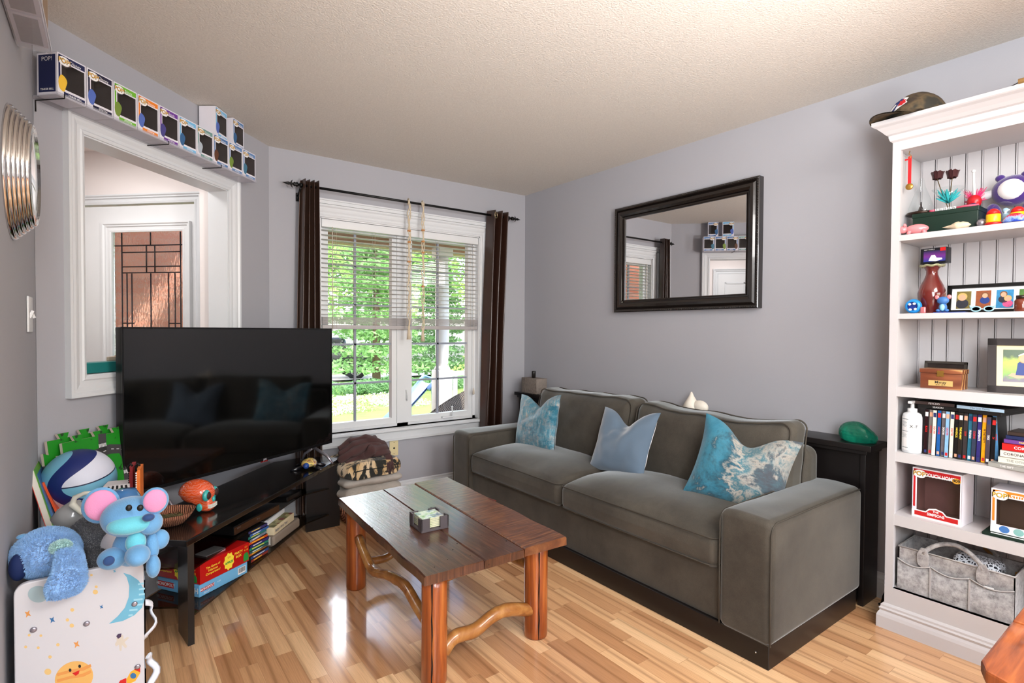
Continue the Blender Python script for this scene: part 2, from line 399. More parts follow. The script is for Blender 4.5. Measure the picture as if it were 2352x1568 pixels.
# ---------------------------------------------------------------- window: casing, stool, sashes, blind
b = B(); wm = lambda s_, w_, z: V((s_, -w_, z))
casing_frame(b, wm, WX0, WX1, WZ0, WZ1, .085, sides='LRT')
b.box((WX0-.085, -.026, 2.118), (WX1+.085, 0, 2.145)); b.box((WX0-.09, -.036, 2.14), (WX1+.09, 0, 2.15))
struct('trim_4', b, trimm)
b = B(); b.box((WX0-.1, -.055, .512), (WX1+.045, .1, .53)); b.box((WX0-.08, -.022, .50), (WX1+.03, 0, .512)); b.box((WX0-.085, -.018, .435), (WX1+.06, 0, .50)); b.box((WX0-.085, -.024, .435), (WX1+.06, 0, .45))
struct('trim_5', b, trimm)
b = B()
for x0, x1, z0, z1 in ((WX0, WX0+.035, WZ0, WZ1), (WX1-.035, WX1, WZ0, WZ1), (WX0, WX1, WZ0, WZ0+.02), (WX0, WX1, WZ1-.03, WZ1)): b.box((x0, .05, z0), (x1, .13, z1))
b.box((WX0, 0, WZ0), (WX0+.008, .05, WZ1)); b.box((WX1-.008, 0, WZ0), (WX1, .05, WZ1)); b.box((WX0, 0, WZ1-.008), (WX1, .05, WZ1))
b.box((-1.185, .05, WZ0), (-1.095, .13, WZ1))
win = struct('window_1', b, white)
for x0, x1, mx_ in ((WX0+.035, -1.185, -1.50), (-1.095, WX1-.035, -.82)):
    b = B(); g0, g1, h0, h1 = x0+.038, x1-.038, WZ0+.062, WZ1-.07
    for a in ((x0, g0, WZ0+.02, WZ1-.03), (g1, x1, WZ0+.02, WZ1-.03), (g0, g1, WZ0+.02, h0), (g0, g1, h1, WZ1-.03)): b.box((a[0], .062, a[2]), (a[1], .112, a[3]))
    sash = b.obj('sash', white, win)
    B().box((g0-.005, .086, h0-.005), (g1+.005, .09, h1+.005)).obj('pane', glass, sash)
    b = B(); b.box((mx_-.008, .080, h0), (mx_+.008, .096, h1))
    for z in (.868, 1.152, 1.437, 1.722): b.box((g0, .080, z-.007), (g1, .096, z+.007))
    b.obj('muntin', M('grey_vinyl', (.55, .57, .62), .4), sash)
b = B(); b.box((-.80, .03, .552), (-.70, .062, .566), .004); b.tube([(-.72, .035, .566), (-.712, .03, .60), (-.72, .022, .635)], .006, 8); b.ball((-.72, .022, .64), .009, 8, 6)
b.obj('crank', white, win)
b = B(); b.box((-1.115, .04, .73), (-1.105, .062, .80), .003); b.tube([(-1.11, .04, .79), (-1.11, .025, .77), (-1.11, .03, .72)], .005, 8); b.obj('latch', white, win)
# blind
bl = thing('window_blind', 'white horizontal slat blind lowered over the upper half of the front window', 'blind', (0, 0, 0))
B().box((WX0+.012, .002, 1.965), (WX1-.012, .052, 2.02), .004).obj('headrail', white, bl)
t = NT('slat_white'); t.set(Roughness=.4, Base_Color=(.80, .79, .79, 1)); tl = t.n('BsdfTranslucent'); tl.inputs[0].default_value = (.8, .8, .78, 1); mx = t.n('MixShader'); mx.inputs[0].default_value = .45
t.l(t.b.outputs[0], mx.inputs[1]); t.l(tl.outputs[0], mx.inputs[2]); t.l(mx.outputs[0], t.t.nodes['Material Output'].inputs[0]); slat = t.m
b = B(); nS = 19; zt, zb = 1.945, 1.365
for i in range(nS):
    z = zt - (zt-zb)*i/(nS-1); b.obox(((WX0+WX1)/2, .028, z), (WX1-WX0-.03, .046, .0022), 0, 0, rx=R(-3))
b.obj('slats', slat, bl)
b = B()
for i in range(10): b.obox(((WX0+WX1)/2, .028, 1.345-.0052*i), (WX1-WX0-.03, .048, .0032), 0, 0)
b.box((WX0+.015, .004, 1.262), (WX1-.015, .052, 1.292), .004); b.obj('bottom_rail', M('rail_grey', (.66, .64, .64), .5, var=.05), bl)
b = B()
for x in (-1.66, -1.38, -1.13, -.86, -.56):
    for y in (.003, .052): b.tube([(x, y, 1.97), (x, y, 1.27)], .0009, 5)
b.tube([(-.53, .0, 1.97), (-.53, -.002, .78)], .0009, 5); b.lathe([(.002, 0), (.009, -.03), (.0095, -.05), (.004, -.055)], (-.53, -.002, .785), 10)
b.tube([(-1.69, .0, 1.97), (-1.69, -.002, 1.25)], .003, 6)
b.obj('cord', M('cord', (.78, .74, .68), .8), bl)
# ---------------------------------------------------------------- sofa
t = NT('grey_sofa_fabric'); v = t.co(); n1 = t.ramp(t.noise(v, 3.2, 5, .65), [(.32, (0, 0, 0)), (.66, (1, 1, 1))]); n2 = t.noise(v, 330, 3)
c = t.mix(n1, srgb((.205, .183, .152)), srgb((.305, .283, .245))); c = t.mix(.5, c, t.ramp(n2, [(.3, (.6, .6, .6)), (.7, (1.15, 1.15, 1.15))]), 'MULTIPLY')
t.col(c); t.set(Roughness=.85, Sheen_Weight=.6, Sheen_Roughness=.35); t.b.inputs['Sheen Tint'].default_value = (.75, .8, .82, 1)
t.bump(t.noise(v, 420, 2), .25, .002); sofam = t.m
pipem = M('sofa_piping', (.25, .23, .20), .85, var=.1)
def piping_rect(b, pts, r_=.0035): b.tube(pts, r_, 6, closed=True)
def rrect(x0, x1, y0, y1, r_, n=5):
    out = []
    for cx, cy, a0 in ((x1-r_, y1-r_, 0), (x0+r_, y1-r_, 90), (x0+r_, y0+r_, 180), (x1-r_, y0+r_, 270)):
        for k in range(n+1): a = R(a0+90*k/n); out.append((cx+r_*math.cos(a), cy+r_*math.sin(a)))
    return out
sofa = thing('sofa', 'long grey-brown fabric sofa with wide square arms and piped seams on a dark plinth', 'sofa', (-.6, -1.615, 0))
def S(p): return (p[0]+.6, p[1]+1.615, p[2])
sb = B(); sb.x = Matrix.Translation((.6, 1.615, 0))
def SB(): b = B(); b.x = Matrix.Translation((.6, 1.615, 0)); return b
blackw = M('black_brown_wood', (.075, .06, .06), .35, var=.2, vs=9)
SB().box((-.985, -2.745, 0), (-.22, -.485, .095), .004).obj('plinth', blackw, sofa)
def wr(p, k=1): return V((0, 0, .004*k*nz((p.x*2.2, p.y*2.2, p.z*2), 2)))
# base front panel and back frame
SB().rbox((-.59, -1.615, .20), (.76, 1.90, .23), .02, 3, 4).obj('seat_base', sofam, sofa)
SB().rbox((-.275, -1.615, .40), (.145, 1.92, .63), .05, 4, 6).obj('back_frame', sofam, sofa)
for y0, y1 in ((-2.76, -2.545), (-.69, -.475)):
    b = SB(); cy = (y0+y1)/2
    b.rbox((-.605, cy, .325), (.80, y1-y0, .465), .030, 5, 10, fn=lambda p: p + V((.0, .0, .010*(1-(p.y/.11)**2)*(p.z > 0) + (.004*nz((p.x*9, p.y*9, p.z*5)) if p.z > .1 else 0))))
    arm = b.obj('arm', sofam, sofa)
    b = SB()
    for ys in (y0+.004, y1-.004):
        pts = [(-.998, ys, .10), (-1.001, ys, .30), (-1.0, ys, .51), (-.990, ys, .538), (-.965, ys, .551), (-.6, ys, .555), (-.23, ys, .552)]
        b.tube(pts, .0032, 6)
    b.tube([(-.99, y0+.01, .097), (-.99, y1-.01, .097)], .003, 6)
    b.obj('piping', pipem, arm)
def seat_cushion(y0, y1, sag):
    b = SB(); cy = (y0+y1)/2; hy_ = (y1-y0)/2; cx = -.715; hx_ = .29
    def fn(p):
        u_ = p.x/hx_; w_ = p.y/hy_; top = max(0, p.z/.075)
        dz = (.052*(1-min(1, abs(u_))**3)*(1-min(1, abs(w_))**3.5))*top
        dz += -.02*top*max(0, -u_)**3
        bulge = .012*(1-w_*w_)*(u_ < -.8)
        n_ = .007*nz((p.x*3.1+sag, p.y*3.1, 0), 1.6)*top + (.004*nz((0, p.y*26, p.z*3+sag))*(u_ < -.9))
        return p + V((-bulge*(1-abs(p.z)/.08)-(.004*nz((0, p.y*30, sag))*(u_ < -.9)), 0, dz+n_))
    b.rbox((cx, cy, .375), (2*hx_, 2*hy_-.006, .15), .04, 5, 12, fn=fn)
    o = b.obj('seat_cushion', sofam, sofa)
    b = SB()
    for z, ins in ((.426, .010), (.318, .012)):
        pts = rrect(cx-hx_+ins-.012, cx+hx_-ins, y0+.006, y1-.006, .045)
        b.tube([(x, y, z + (.018*(1-abs((y-cy)/hy_)**2.2) if z > .4 else -.004*(1-((y-cy)/hy_)**2))) for x, y in pts for _ in (0,)], .0035, 6, closed=True)
    b.obj('piping', pipem, o)
seat_cushion(-2.54, -1.595, 3.1); seat_cushion(-1.59, -.695, 7.7)
def back_cushion(y0, y1, seed, zt_):
    b = SB(); cy = (y0+y1)/2; hh = (zt_-.43)/2; cz = .43+hh; hy_ = (y1-y0)/2
    def prof(w_): return -.016*(1-abs(w_)**3) + .020*nz((w_*1.6+seed, 0, 0))
    def fn(p):
        w_ = p.y/hy_; tz = p.z/hh
        puff = .045*(1-min(1, abs(w_))**3)*(1-min(1, abs(tz))**3)
        x = p.x + (-puff if p.x < 0 else puff*.2)
        z = p.z + prof(w_)*max(0, tz)
        wrk = .016*nz((p.y*5+seed, p.z*9, 1), 1.5)*max(0, tz)**2 + .008*nz((p.y*14+p.z*10, p.z*8, seed))
        x += wrk; z += .010*nz((p.y*7, seed, 2))*max(0, tz)**4
        lean = .13*(p.z/hh)*.6
        return V((x+lean*.45, p.y, z))
    b.rbox((-.42, cy, cz), (.17, 2*hy_-.01, 2*hh), .055, 6, 16, fn=fn)
    o = b.obj('back_cushion', sofam, sofa); 
    b = SB()
    for sx_ in (-.072, .072):
        pts = []
        for yy, zz in rrect(-hy_+.012, hy_-.012, -hh+.01, hh-.010, .05, 6):
            p = fn(V((sx_, yy, zz))); pts.append((p.x-.42 + (-.004 if sx_ < 0 else .0), p.y+cy, p.z+cz+.003))
        pp = []
        for i in range(len(pts)):
            a = V(pts[i]); c_ = V(pts[(i+1) % len(pts)]); L = (c_-a).length; k = max(1, int(L/.04))
            for j in range(k):
                m = a.lerp(c_, j/k); yy, zz = m.y-cy, m.z-cz
                pp.append(m)
        # re-project long runs onto the deformed surface
        out = []
        base_pts = rrect(-hy_+.012, hy_-.012, -hh+.01, hh-.010, .05, 6)
        for i in range(len(base_pts)):
            a = base_pts[i]; c_ = base_pts[(i+1) % len(base_pts)]; L = math.hypot(a[0]-c_[0], a[1]-c_[1]); k = max(1, int(L/.03))
            for j in range(k):
                yy = a[0]+(c_[0]-a[0])*j/k; zz = a[1]+(c_[1]-a[1])*j/k; p = fn(V((sx_, yy, zz)))
                out.append((p.x-.42+(-.003 if sx_ < 0 else .003), p.y+cy, p.z+cz+.004))
        b.tube(out, .004, 6, closed=True)
    b.obj('piping', pipem, o)
back_cushion(-2.575, -1.665, 2.2, .845); back_cushion(-1.645, -.78, 9.4, .865)
SB().tube([(-.992, -2.70, .05), (-.993, -2.698, .055)], .003, 6).obj('screw', M('screw', (.8, .8, .8), .3, 1), sofa)
# ---------------------------------------------------------------- throw pillows
def mth_half(t, x):
    m = t.n('MixRGB'); m.inputs[0].default_value = .35; m.inputs[1].default_value = (0, 0, 0, 1); t.l(x, m.inputs[2]); return m.outputs[0]
t = NT('painted_pillow'); v = t.co((1, 1, 1)); n1 = t.noise(v, 5.5, 6, .72, .3); n2 = t.noise(t.co((18, 4, 4)), 2, 6, .8); 
a = t.ramp(n1, [(.32, srgb((.05, .33, .42))), (.43, srgb((.10, .40, .48))), (.50, srgb((.46, .50, .52))), (.56, srgb((.22, .46, .54))), (.66, srgb((.30, .33, .37)))])
bb = t.ramp(n2, [(.35, srgb((.06, .34, .42))), (.5, srgb((.34, .55, .62))), (.62, srgb((.70, .66, .62)))])
t.col(t.mix(t.ramp(t.noise(t.co((3, 9, 3)), 3, 5, .75), [(.42, (0, 0, 0)), (.6, (1, 1, 1))]), a, bb)); t.set(Roughness=.75, Sheen_Weight=.3); t.bump(t.noise(t.co(), 400, 2), .2, .001); pill1 = t.m
t = NT('slate_pillow'); v = t.co(); n1 = t.noise(v, 5, 6, .7, .4)
sp = t.n('SeparateXYZ'); t.l(v, sp.inputs[0]); ad = t.n('Math', operation='MULTIPLY_ADD'); t.l(sp.outputs['X'], ad.inputs[0]); ad.inputs[1].default_value = 1.1; t.l(n1, ad.inputs[2])
a = t.ramp(ad.outputs[0], [(.20, srgb((.05, .36, .46))), (.36, srgb((.14, .44, .53))), (.45, srgb((.04, .26, .33))), (.50, srgb((.66, .62, .57))), (.55, srgb((.10, .36, .42))), (.62, srgb((.62, .59, .55))), (.68, srgb((.24, .26, .29))), (.85, srgb((.22, .23, .26)))])
bb = t.ramp(t.noise(t.co((7, 14, 7)), 2, 6, .8), [(.42, (0, 0, 0)), (.66, (1, 1, 1))]); t.col(t.mix(mth_half(t, bb), a, srgb((.30, .50, .55)))); 
t.set(Roughness=.75, Sheen_Weight=.3); t.bump(t.noise(v, 400, 2), .2, .001); pill3 = t.m
pill2 = M('dusty_blue_velvet', (.36, .43, .50), .8, var=.10, vs=6, sheen=.9, bump=.15, bs=300)
def pillow(name, label, m, loc, sz, dent, rz, lean, roll=0, th=.075, seed=0):
    b = B(); n = 28; w_, h_ = sz
    def P(i, j, side):
        u_ = -1+2*i/n; v_ = -1+2*j/n
        x = u_*w_/2*(1-.09*(1-v_*v_)); y = v_*h_/2*(1-.06*(1-u_*u_))
        e = max(0, 1-abs(u_)**2.4)*max(0, 1-abs(v_)**2.4)
        top = max(0, (v_+.2)/1.2)
        dn = dent*math.exp(-(u_/.42)**2)*top**1.5
        y -= dn
        z = side*(th*e**.55*(1-.45*top*math.exp(-(u_/.3)**2)) + .008*nz((x*9+seed, y*9, side)))*1.0
        z += -.25*dn*top
        z += .010*nz((u_*3+seed, v_*3, side*2))*(e**.5) - .012*math.exp(-((u_+.5*(1-v_))/.12)**2)*e*side*(v_ > 0)
        return (x, y+h_/2, z)
    for sd in (1, -1):
        vs_ = [P(i, j, sd) for j in range(n+1) for i in range(n+1)]
        fs = [(j*(n+1)+i, j*(n+1)+i+1, (j+1)*(n+1)+i+1, (j+1)*(n+1)+i) for j in range(n) for i in range(n)]
        if sd < 0: fs = [f[::-1] for f in fs]
        b.add(vs_, fs, True)
    o = b.obj(name, m)
    # local y up, local z = facing; facing -x world
    face = Matrix.Rotation(rz, 4, 'Z') @ Matrix.Rotation(R(90)-lean, 4, 'X') @ Matrix.Rotation(roll, 4, 'Z')
    o.matrix_world = Matrix.Translation(loc) @ face
    return tag(o, label, 'cushion', 'throw pillows on the sofa')
pillow('throw_pillow', 'teal and grey painted-pattern throw pillow against the far arm of the sofa', pill1, (-.675, -.967, .452), (.43, .385), .075, R(-92), R(13), R(5), .065, 1)
pillow('throw_pillow', 'plain dusty blue throw pillow in the middle of the sofa', pill2, (-.665, -1.68, .452), (.41, .385), .085, R(-90), R(24), R(2), .068, 5)
pillow('throw_pillow', 'teal, cream and slate painted-pattern throw pillow against the near arm', pill3, (-.655, -2.378, .45), (.425, .385), .085, R(-62), R(12), R(-14), .075, 9)
# ---------------------------------------------------------------- console behind the sofa
cs = thing('console_table', 'narrow black-brown console table between the sofa back and the wall', 'console table', (-.1, -1.5, 0))
def CB(): b = B(); b.x = Matrix.Translation((.1, 1.5, 0)); return b
CB().box((-.20, -2.785, .718), (-.005, -.12, .745), .003).obj('tabletop', blackw, cs)
CB().box((-.185, -2.765, .70), (-.012, -.14, .718), .002).obj('apron', blackw, cs)
for y in (-2.745, -.17): CB().box((-.175, y-.012, .0), (-.018, y+.012, .70), .002).obj('side_panel', blackw, cs)
CB().box((-.165, -2.73, .02), (-.155, -.19, .70)).obj('back_panel', blackw, cs)
gg = NT('green_glass'); gg.set(Roughness=.06, Transmission_Weight=.75, IOR=1.5, Base_Color=(*srgb((.10, .62, .50)), 1)); gg.bump(gg.noise(gg.co(), 30, 4), .5, .01)
def rock(p):
    k = 1+.30*nz((p.x*14, p.y*14, p.z*14)); return V((p.x*k, p.y*k*1.0, max(-.035, p.z*k)))
b = B(); b.ball((0, 0, .035), (.058, .080, .060), 18, 12, fn=rock)
o = b.obj('glass_rock', gg.m, loc=(-.115, -2.70, .745)); 
for p in o.data.polygons: p.use_smooth = False
tag(o, 'rough chunk of green glass on the near end of the black console', 'glass ornament')
b = B(); b.lathe([(.012, 0), (.040, .02), (.050, .05), (.034, .085), (.014, .12), (.004, .145)], (0, 0, 0), 20, fn=lambda p: V((p.x*(1+.25*nz(p*30)), p.y*1.1, p.z)))
b.ball((.0, -.06, .06), (.03, .055, .04), 14, 9)
tag(b.obj('conch_shell', M('shell', (.88, .85, .80), .45, var=.1, bump=.3, bs=60), loc=(-.09, -1.775, .745)), 'pale conch shell peeking over the sofa back cushions', 'shell')
bx_ = thing('carved_box', 'small grey carved box on the far end of the black console', 'box', (-.13, -.30, .745))
B().box((-.055, -.10, 0), (.055, .10, .125), .004).obj('body', M('carved_stone', (.50, .46, .43), .7, var=.35, vs=60, bump=.9, bs=70, bd=.01), bx_)
tag(B().lathe([(.016, 0), (.017, .05), (.015, .055)], (-.135, -.30, .8715), 16).obj('dark_candle', M('dark_candle', (.10, .09, .09), .4)), 'small dark cylinder candle standing on the grey carved box', 'candle')
tag(B().lathe([(.0, .0), (.030, .001), (.034, .010), (.028, .008), (0, .004)], (-.16, -.46, .745), 20).obj('small_dish', white), 'tiny white dish on the console beside the carved box', 'dish')
# ---------------------------------------------------------------- coffee table
t = NT('dark_plank'); v = t.co((1, 1, 1)); g = t.noise(t.co((30, 1.6, 1)), 3, 6, .7, .5); kn = t.n('TexVoronoi'); kn.inputs['Scale'].default_value = 16; t.l(t.co((1, .8, 1)), kn.inputs['Vector'])
c = t.ramp(g, [(.25, srgb((.12, .06, .045))), (.45, srgb((.27, .15, .10))), (.62, srgb((.40, .25, .17))), (.78, srgb((.52, .38, .29)))])
dots = t.ramp(kn.outputs['Distance'], [(.03, (.05, .05, .05)), (.075, (1, 1, 1))]); c = t.mix(.9, c, dots, 'MULTIPLY'); sp_ = t.noise(v, 9, 5); c = t.mix(t.ramp(sp_, [(.5, (0, 0, 0)), (.72, (.7, .7, .7))]), c, srgb((.25, .15, .11)))
t.col(c); t.set(Roughness=.30, Coat_Weight=.4, Coat_Roughness=.16); t.bump(g, .35, .004); plankm = t.m
t = NT('sawn_plank'); g = t.noise(t.co((2.5, 22, 1), rot=(0, 0, R(-16))), 4, 5, .65, .2); g2 = t.noise(t.co((20, 2, 1)), 3, 5)
c = t.ramp(g, [(.3, srgb((.26, .14, .085))), (.5, srgb((.42, .24, .14))), (.7, srgb((.58, .38, .23)))]); t.col(t.mix(.35, c, t.ramp(g2, [(.3, (.45, .4, .38)), (.7, (1, 1, 1))]), 'MULTIPLY'))
t.set(Roughness=.32, Coat_Weight=.35, Coat_Roughness=.2); t.bump(g, .55, .004); sawnm = t.m
t = NT('log_wood'); g = t.noise(t.co((14, 14, 1.2)), 2.2, 5, .6, .6); vr = t.n('TexVoronoi'); vr.inputs['Scale'].default_value = 7; t.l(t.co((1, 1, .7)), vr.inputs['Vector'])
c = t.ramp(g, [(.3, srgb((.42, .18, .06))), (.5, srgb((.62, .31, .12))), (.7, srgb((.74, .44, .20)))]); c = t.mix(.85, c, t.ramp(vr.outputs['Distance'], [(.05, (.2, .1, .07)), (.13, (1, 1, 1))]), 'MULTIPLY')
t.col(c); t.set(Roughness=.3, Coat_Weight=.5, Coat_Roughness=.15); t.bump(g, .25, .004); logm = t.m
t = NT('branch_wood'); g = t.noise(t.co((5, 5, 5)), 2.2, 5, .6, .6)
c = t.ramp(g, [(.3, srgb((.46, .26, .11))), (.5, srgb((.64, .42, .21))), (.7, srgb((.76, .56, .32)))]); t.col(c); t.set(Roughness=.28, Coat_Weight=.5, Coat_Roughness=.12); t.bump(t.noise(t.co(), 40, 4), .3, .004); branchm = t.m
crack = M('dark_crack', (.05, .03, .02), .9)
ct = thing('coffee_table', 'rustic log-legged coffee table with dark wooden plank top in front of the sofa', 'coffee table', (-1.74, -1.64, 0))
TZ = .425
def tpt(u_, v_, z): # u 0..1 left-right, v 0..1 near-far
    n0 = V((-2.088, -2.135, 0)).lerp(V((-1.462, -2.158, 0)), u_); f0 = V((-2.034, -1.115, 0)).lerp(V((-1.404, -1.10, 0)), u_)
    p = n0.lerp(f0, v_); return V((p.x+1.74, p.y+1.64, z))
def plank(u0, u1, seed, jag=.006, z1=TZ):
    b = B(); n = 26
    vs_ = []; 
    for j in range(n+1):
        v_ = j/n
        e0 = jag*nz((v_*7, seed, 0)) if u0 < .01 else 0; e1 = jag*nz((v_*7, seed, 5)) if u1 > .99 else 0
        for u_, e_, ch in ((u0, e0, .0), (u0, e0, .004), (u1, e1, .004), (u1, e1, .0)):
            pass
        a = tpt(u0, v_, 0); c_ = tpt(u1, v_, 0); d_ = (c_-a).normalized()
        a = a + d_*(e0+.0008); c_ = c_ + d_*(e1-.0008)
        ends = 0
        vs_ += [V((a.x, a.y, z1-.034)), V((a.x, a.y, z1-.005)), V((a.x, a.y, 0))+d_*.004+V((0, 0, z1)), V((c_.x, c_.y, 0))-d_*.004+V((0, 0, z1)), V((c_.x, c_.y, z1-.005)), V((c_.x, c_.y, z1-.034))]
    for e_ in (0, n):   # ragged plank ends
        for k in range(6): vs_[e_*6+k] = vs_[e_*6+k] + V((0, .010*nz((k*.3+seed*3, e_, 1)), 0))
    fs = [(j*6+k, j*6+(k+1) % 6, (j+1)*6+(k+1) % 6, (j+1)*6+k) for j in range(n) for k in range(6)] + [tuple(range(6))[::-1], tuple(range(n*6, n*6+6))]
    b.add(vs_, fs); return b
plank(0, .38, 1).obj('top_plank', plankm, ct); plank(.38, .665, 2).obj('top_plank', plankm, ct); tag(plank(.665, 1, 3, z1=TZ+.004).obj('top_plank', sawnm, ct), 'redder saw-marked plank on the sofa side')
def leg(x, y, r_, seed):
    b = B(); n = 20
    prof = [(r_*.93, 0), (r_, .008)] + [(r_*(1+.02*nz((seed, k, 0))), .008+.382*k/8) for k in range(1, 9)]
    b.lathe(prof, (0, 0, 0), n, fn=lambda p: V((p.x*(1+.035*nz((math.atan2(p.y, p.x), seed, p.z*3))), p.y*(1+.035*nz((math.atan2(p.y, p.x)*1.3, seed+4, p.z*3))), p.z)))
    o = b.obj('leg', logm, ct, loc=(x+1.74, y+1.64, 0)); return o
L1 = leg(-2.012, -2.065, .046, 1); L2 = leg(-1.528, -2.045, .049, 2); L3 = leg(-1.975, -1.205, .047, 3); L4 = leg(-1.50, -1.20, .046, 4)
for L_, a0 in ((L1, 232), (L2, 246)):
    b = B(); r_ = .0475 if L_ is L1 else .0505
    pts = [(r_*math.cos(R(a0+4*nz((k*.5, a0, 0)))), r_*math.sin(R(a0+4*nz((k*.5, a0, 0)))), .005+.375*k/14) for k in range(15)]
    b.tube(pts, [.0012+.0018*abs(math.sin(k*.6)) for k in range(15)], 5); b.obj('crack', crack, L_)
def branch(name, pts, r_, par=ct, k=1):
    P = [V(p) for p in pts]; out = []; rr = []
    n = 40
    for i in range(n+1):
        s_ = i/n*(len(P)-1); a = min(int(s_), len(P)-2); f = s_-a
        p0, p1, p2, p3 = P[max(0, a-1)], P[a], P[a+1], P[min(len(P)-1, a+2)]
        q = .5*((2*p1)+(-p0+p2)*f+(2*p0-5*p1+4*p2-p3)*f*f+(-p0+3*p1-3*p2+p3)*f**3)
        out.append(q+V((1.74, 1.64, 0))); rr.append(r_*(1+.12*nz((i*.25, r_*50, 0))))
    b = B(); b.tube(out, rr, 12); return b.obj(name, branchm, par)
X = lambda px, py, y: hy(px, py, y)
branch('stretcher', [(-1.975, -2.06, .095), X(1045, 1462, -2.055), X(1090, 1447, -2.055), X(1130, 1415, -2.055), X(1165, 1400, -2.055), (-1.56, -2.05, .115)], .026)
branch('stretcher', [(-1.978, -1.245, .255), hx(838, 1272, -1.985), hx(858, 1310, -1.985), hx(895, 1322, -1.99), hx(930, 1345, -1.995), hx(955, 1385, -2.0), (-2.005, -2.03, .17)], .021)
branch('stretcher', [(-1.94, -1.205, .12), hy(870, 1285, -1.205), hy(900, 1272, -1.205), (-1.70, -1.21, .20), (-1.53, -1.205, .20)], .02)
branch('stretcher', [(-1.515, -1.24, .25), (-1.50, -1.5, .30), (-1.515, -1.75, .26), (-1.525, -2.005, .27)], .021)
branch('rail', [(-1.97, -2.075, .372), (-1.85, -2.075, .375), (-1.72, -2.075, .382), (-1.57, -2.07, .376)], .017)
branch('rail', [(-1.50, -1.23, .37), (-1.51, -1.6, .372), (-1.52, -2.01, .37)], .017)
# dark nail holes on the planks
b = B()
for px, py in ((795, 1150), (832, 1200), (855, 1212), (868, 1243), (838, 1180), (985, 1240), (1015, 1250), (1040, 1262), (1105, 1230), (990, 1165), (1080, 1275), (900, 1262), (1050, 1248), (1163, 1242), (1028, 1285), (998, 1302)):
    p = hz(px, py, TZ); b.cyl((p.x+1.74, p.y+1.64, TZ-.0005), random.uniform(.0018, .0036), .0012, 8)
b.obj('nail_hole', crack, ct)
b = B(); p = hz(1118, 1143, TZ); q_ = hz(1142, 1155, TZ); b.obox(((p.x+q_.x)/2+1.74, (p.y+q_.y)/2+1.64, TZ+.0035), (.014, .05, .003), R(8)); b.obj('notch', M('notch', (.35, .12, .07), .6), ct)
# coasters
ch = thing('coaster_holder', 'dark grey square coaster holder on the coffee table', 'coaster holder', (-1.852, -1.722, TZ), R(-3))
grey = M('grey_leather', (.32, .29, .30), .5, var=.1, bump=.2)
B().box((-.062, -.062, 0), (.062, .062, .010), .002).obj('base', grey, ch)
for sx_ in (-1, 1):
    for sy_ in (-1, 1):
        b = B(); b.box((sx_*.062, sy_*.062, .008), (sx_*.024, sy_*.056, .055)); b.box((sx_*.062, sy_*.062, .008), (sx_*.056, sy_*.028, .055)); b.obj('corner_post', grey, ch)
ctop = NT('coaster_face'); v = ctop.co(); ctop.col(ctop.ramp(ctop.noise(v, 22, 4), [(.35, srgb((.45, .60, .25))), (.5, srgb((.85, .85, .80))), (.62, srgb((.35, .42, .55))), (.7, srgb((.80, .80, .55)))])); ctop.set(Roughness=.12)
cedge = M('coaster_edge', (.80, .80, .66), .5)
names = ['bottom', 'second from bottom', 'third from bottom', 'third from top', 'second from top', 'top']
for i in range(6):
    c_ = B(); c_.box((-.049, -.049, 0), (.049, .049, .0055), .001); c_.mi = 1; c_.box((-.0485, -.0485, .0055), (.0485, .0485, .0062))
    o = c_.obj('coaster', [cedge, ctop.m], loc=(-1.852, -1.722, TZ+.0115+.0068*i), rot=(0, 0, R(-3)+R(random.uniform(-2, 2))))
    tag(o, 'square coaster, %s of the pile in the grey holder' % names[i], 'coaster', 'coasters in the holder')
# ---------------------------------------------------------------- curtain rod, curtains, macrame
blackm = M('black_iron', (.03, .028, .03), .4, .3)
rod = thing('curtain_rod', 'black curtain rod with spear finials above the front window', 'curtain rod', (-1.07, -.09, 2.2))
def RB(): b = B(); b.x = Matrix.Translation((1.07, .09, -2.2)); return b
RB().tube([(-1.96, -.09, 2.2), (-.2, -.09, 2.2)], .0085, 12).obj('pole', blackm, rod)
for sx_, x in ((-1, -1.945), (1, -.215)):
    b = RB(); b.lathe([(.0, -.004), (.013, 0), (.016, .006), (.012, .012), (.016, .018), (.010, .024), (.006, .034), (.006, .05), (.010, .062), (.003, .085), (.0005, .092)], (0, 0, 0), 12, fn=lambda p: p)
    b = RB(); prof = [(.0, 0), (.015, .002), (.016, .008), (.011, .014), (.015, .022), (.007, .030), (.006, .045), (.011, .058), (.006, .075), (.0005, .095)]
    b.lathe([(r_, z*sx_) for r_, z in prof], (x, -.09, 2.2), 12, axis='X')
    for s2 in (-1, 1): b.tube([(x+sx_*.042, -.09, 2.2), (x+sx_*.040, -.09, 2.2+s2*.014), (x+sx_*.032, -.09, 2.2+s2*.026)], [.005, .004, .001], 6)
    b.obj('finial', blackm, rod)
for x in (-1.925, -.245):
    b = RB(); b.tube([(x, -.004, 2.165), (x, -.004, 2.11)], .010, 8); b.tube([(x, -.004, 2.15), (x, -.05, 2.16), (x, -.09, 2.187)], .007, 8); b.lathe([(.014, -.008), (.014, .008)], (x, -.09, 2.2), 12, axis='X'); b.obj('bracket', blackm, rod)
t = NT('brown_satin'); v = t.co(); t.col(t.mix(t.noise(t.co((6, 6, 1)), 4), srgb((.14, .075, .052)), srgb((.22, .13, .09)))); t.set(Roughness=.33, Sheen_Weight=.6, Sheen_Roughness=.25, Specular_IOR_Level=.9); t.b.inputs['Sheen Tint'].default_value = (.9, .55, .38, 1); t.bump(t.noise(v, 500, 2), .08, .001); satin = t.m
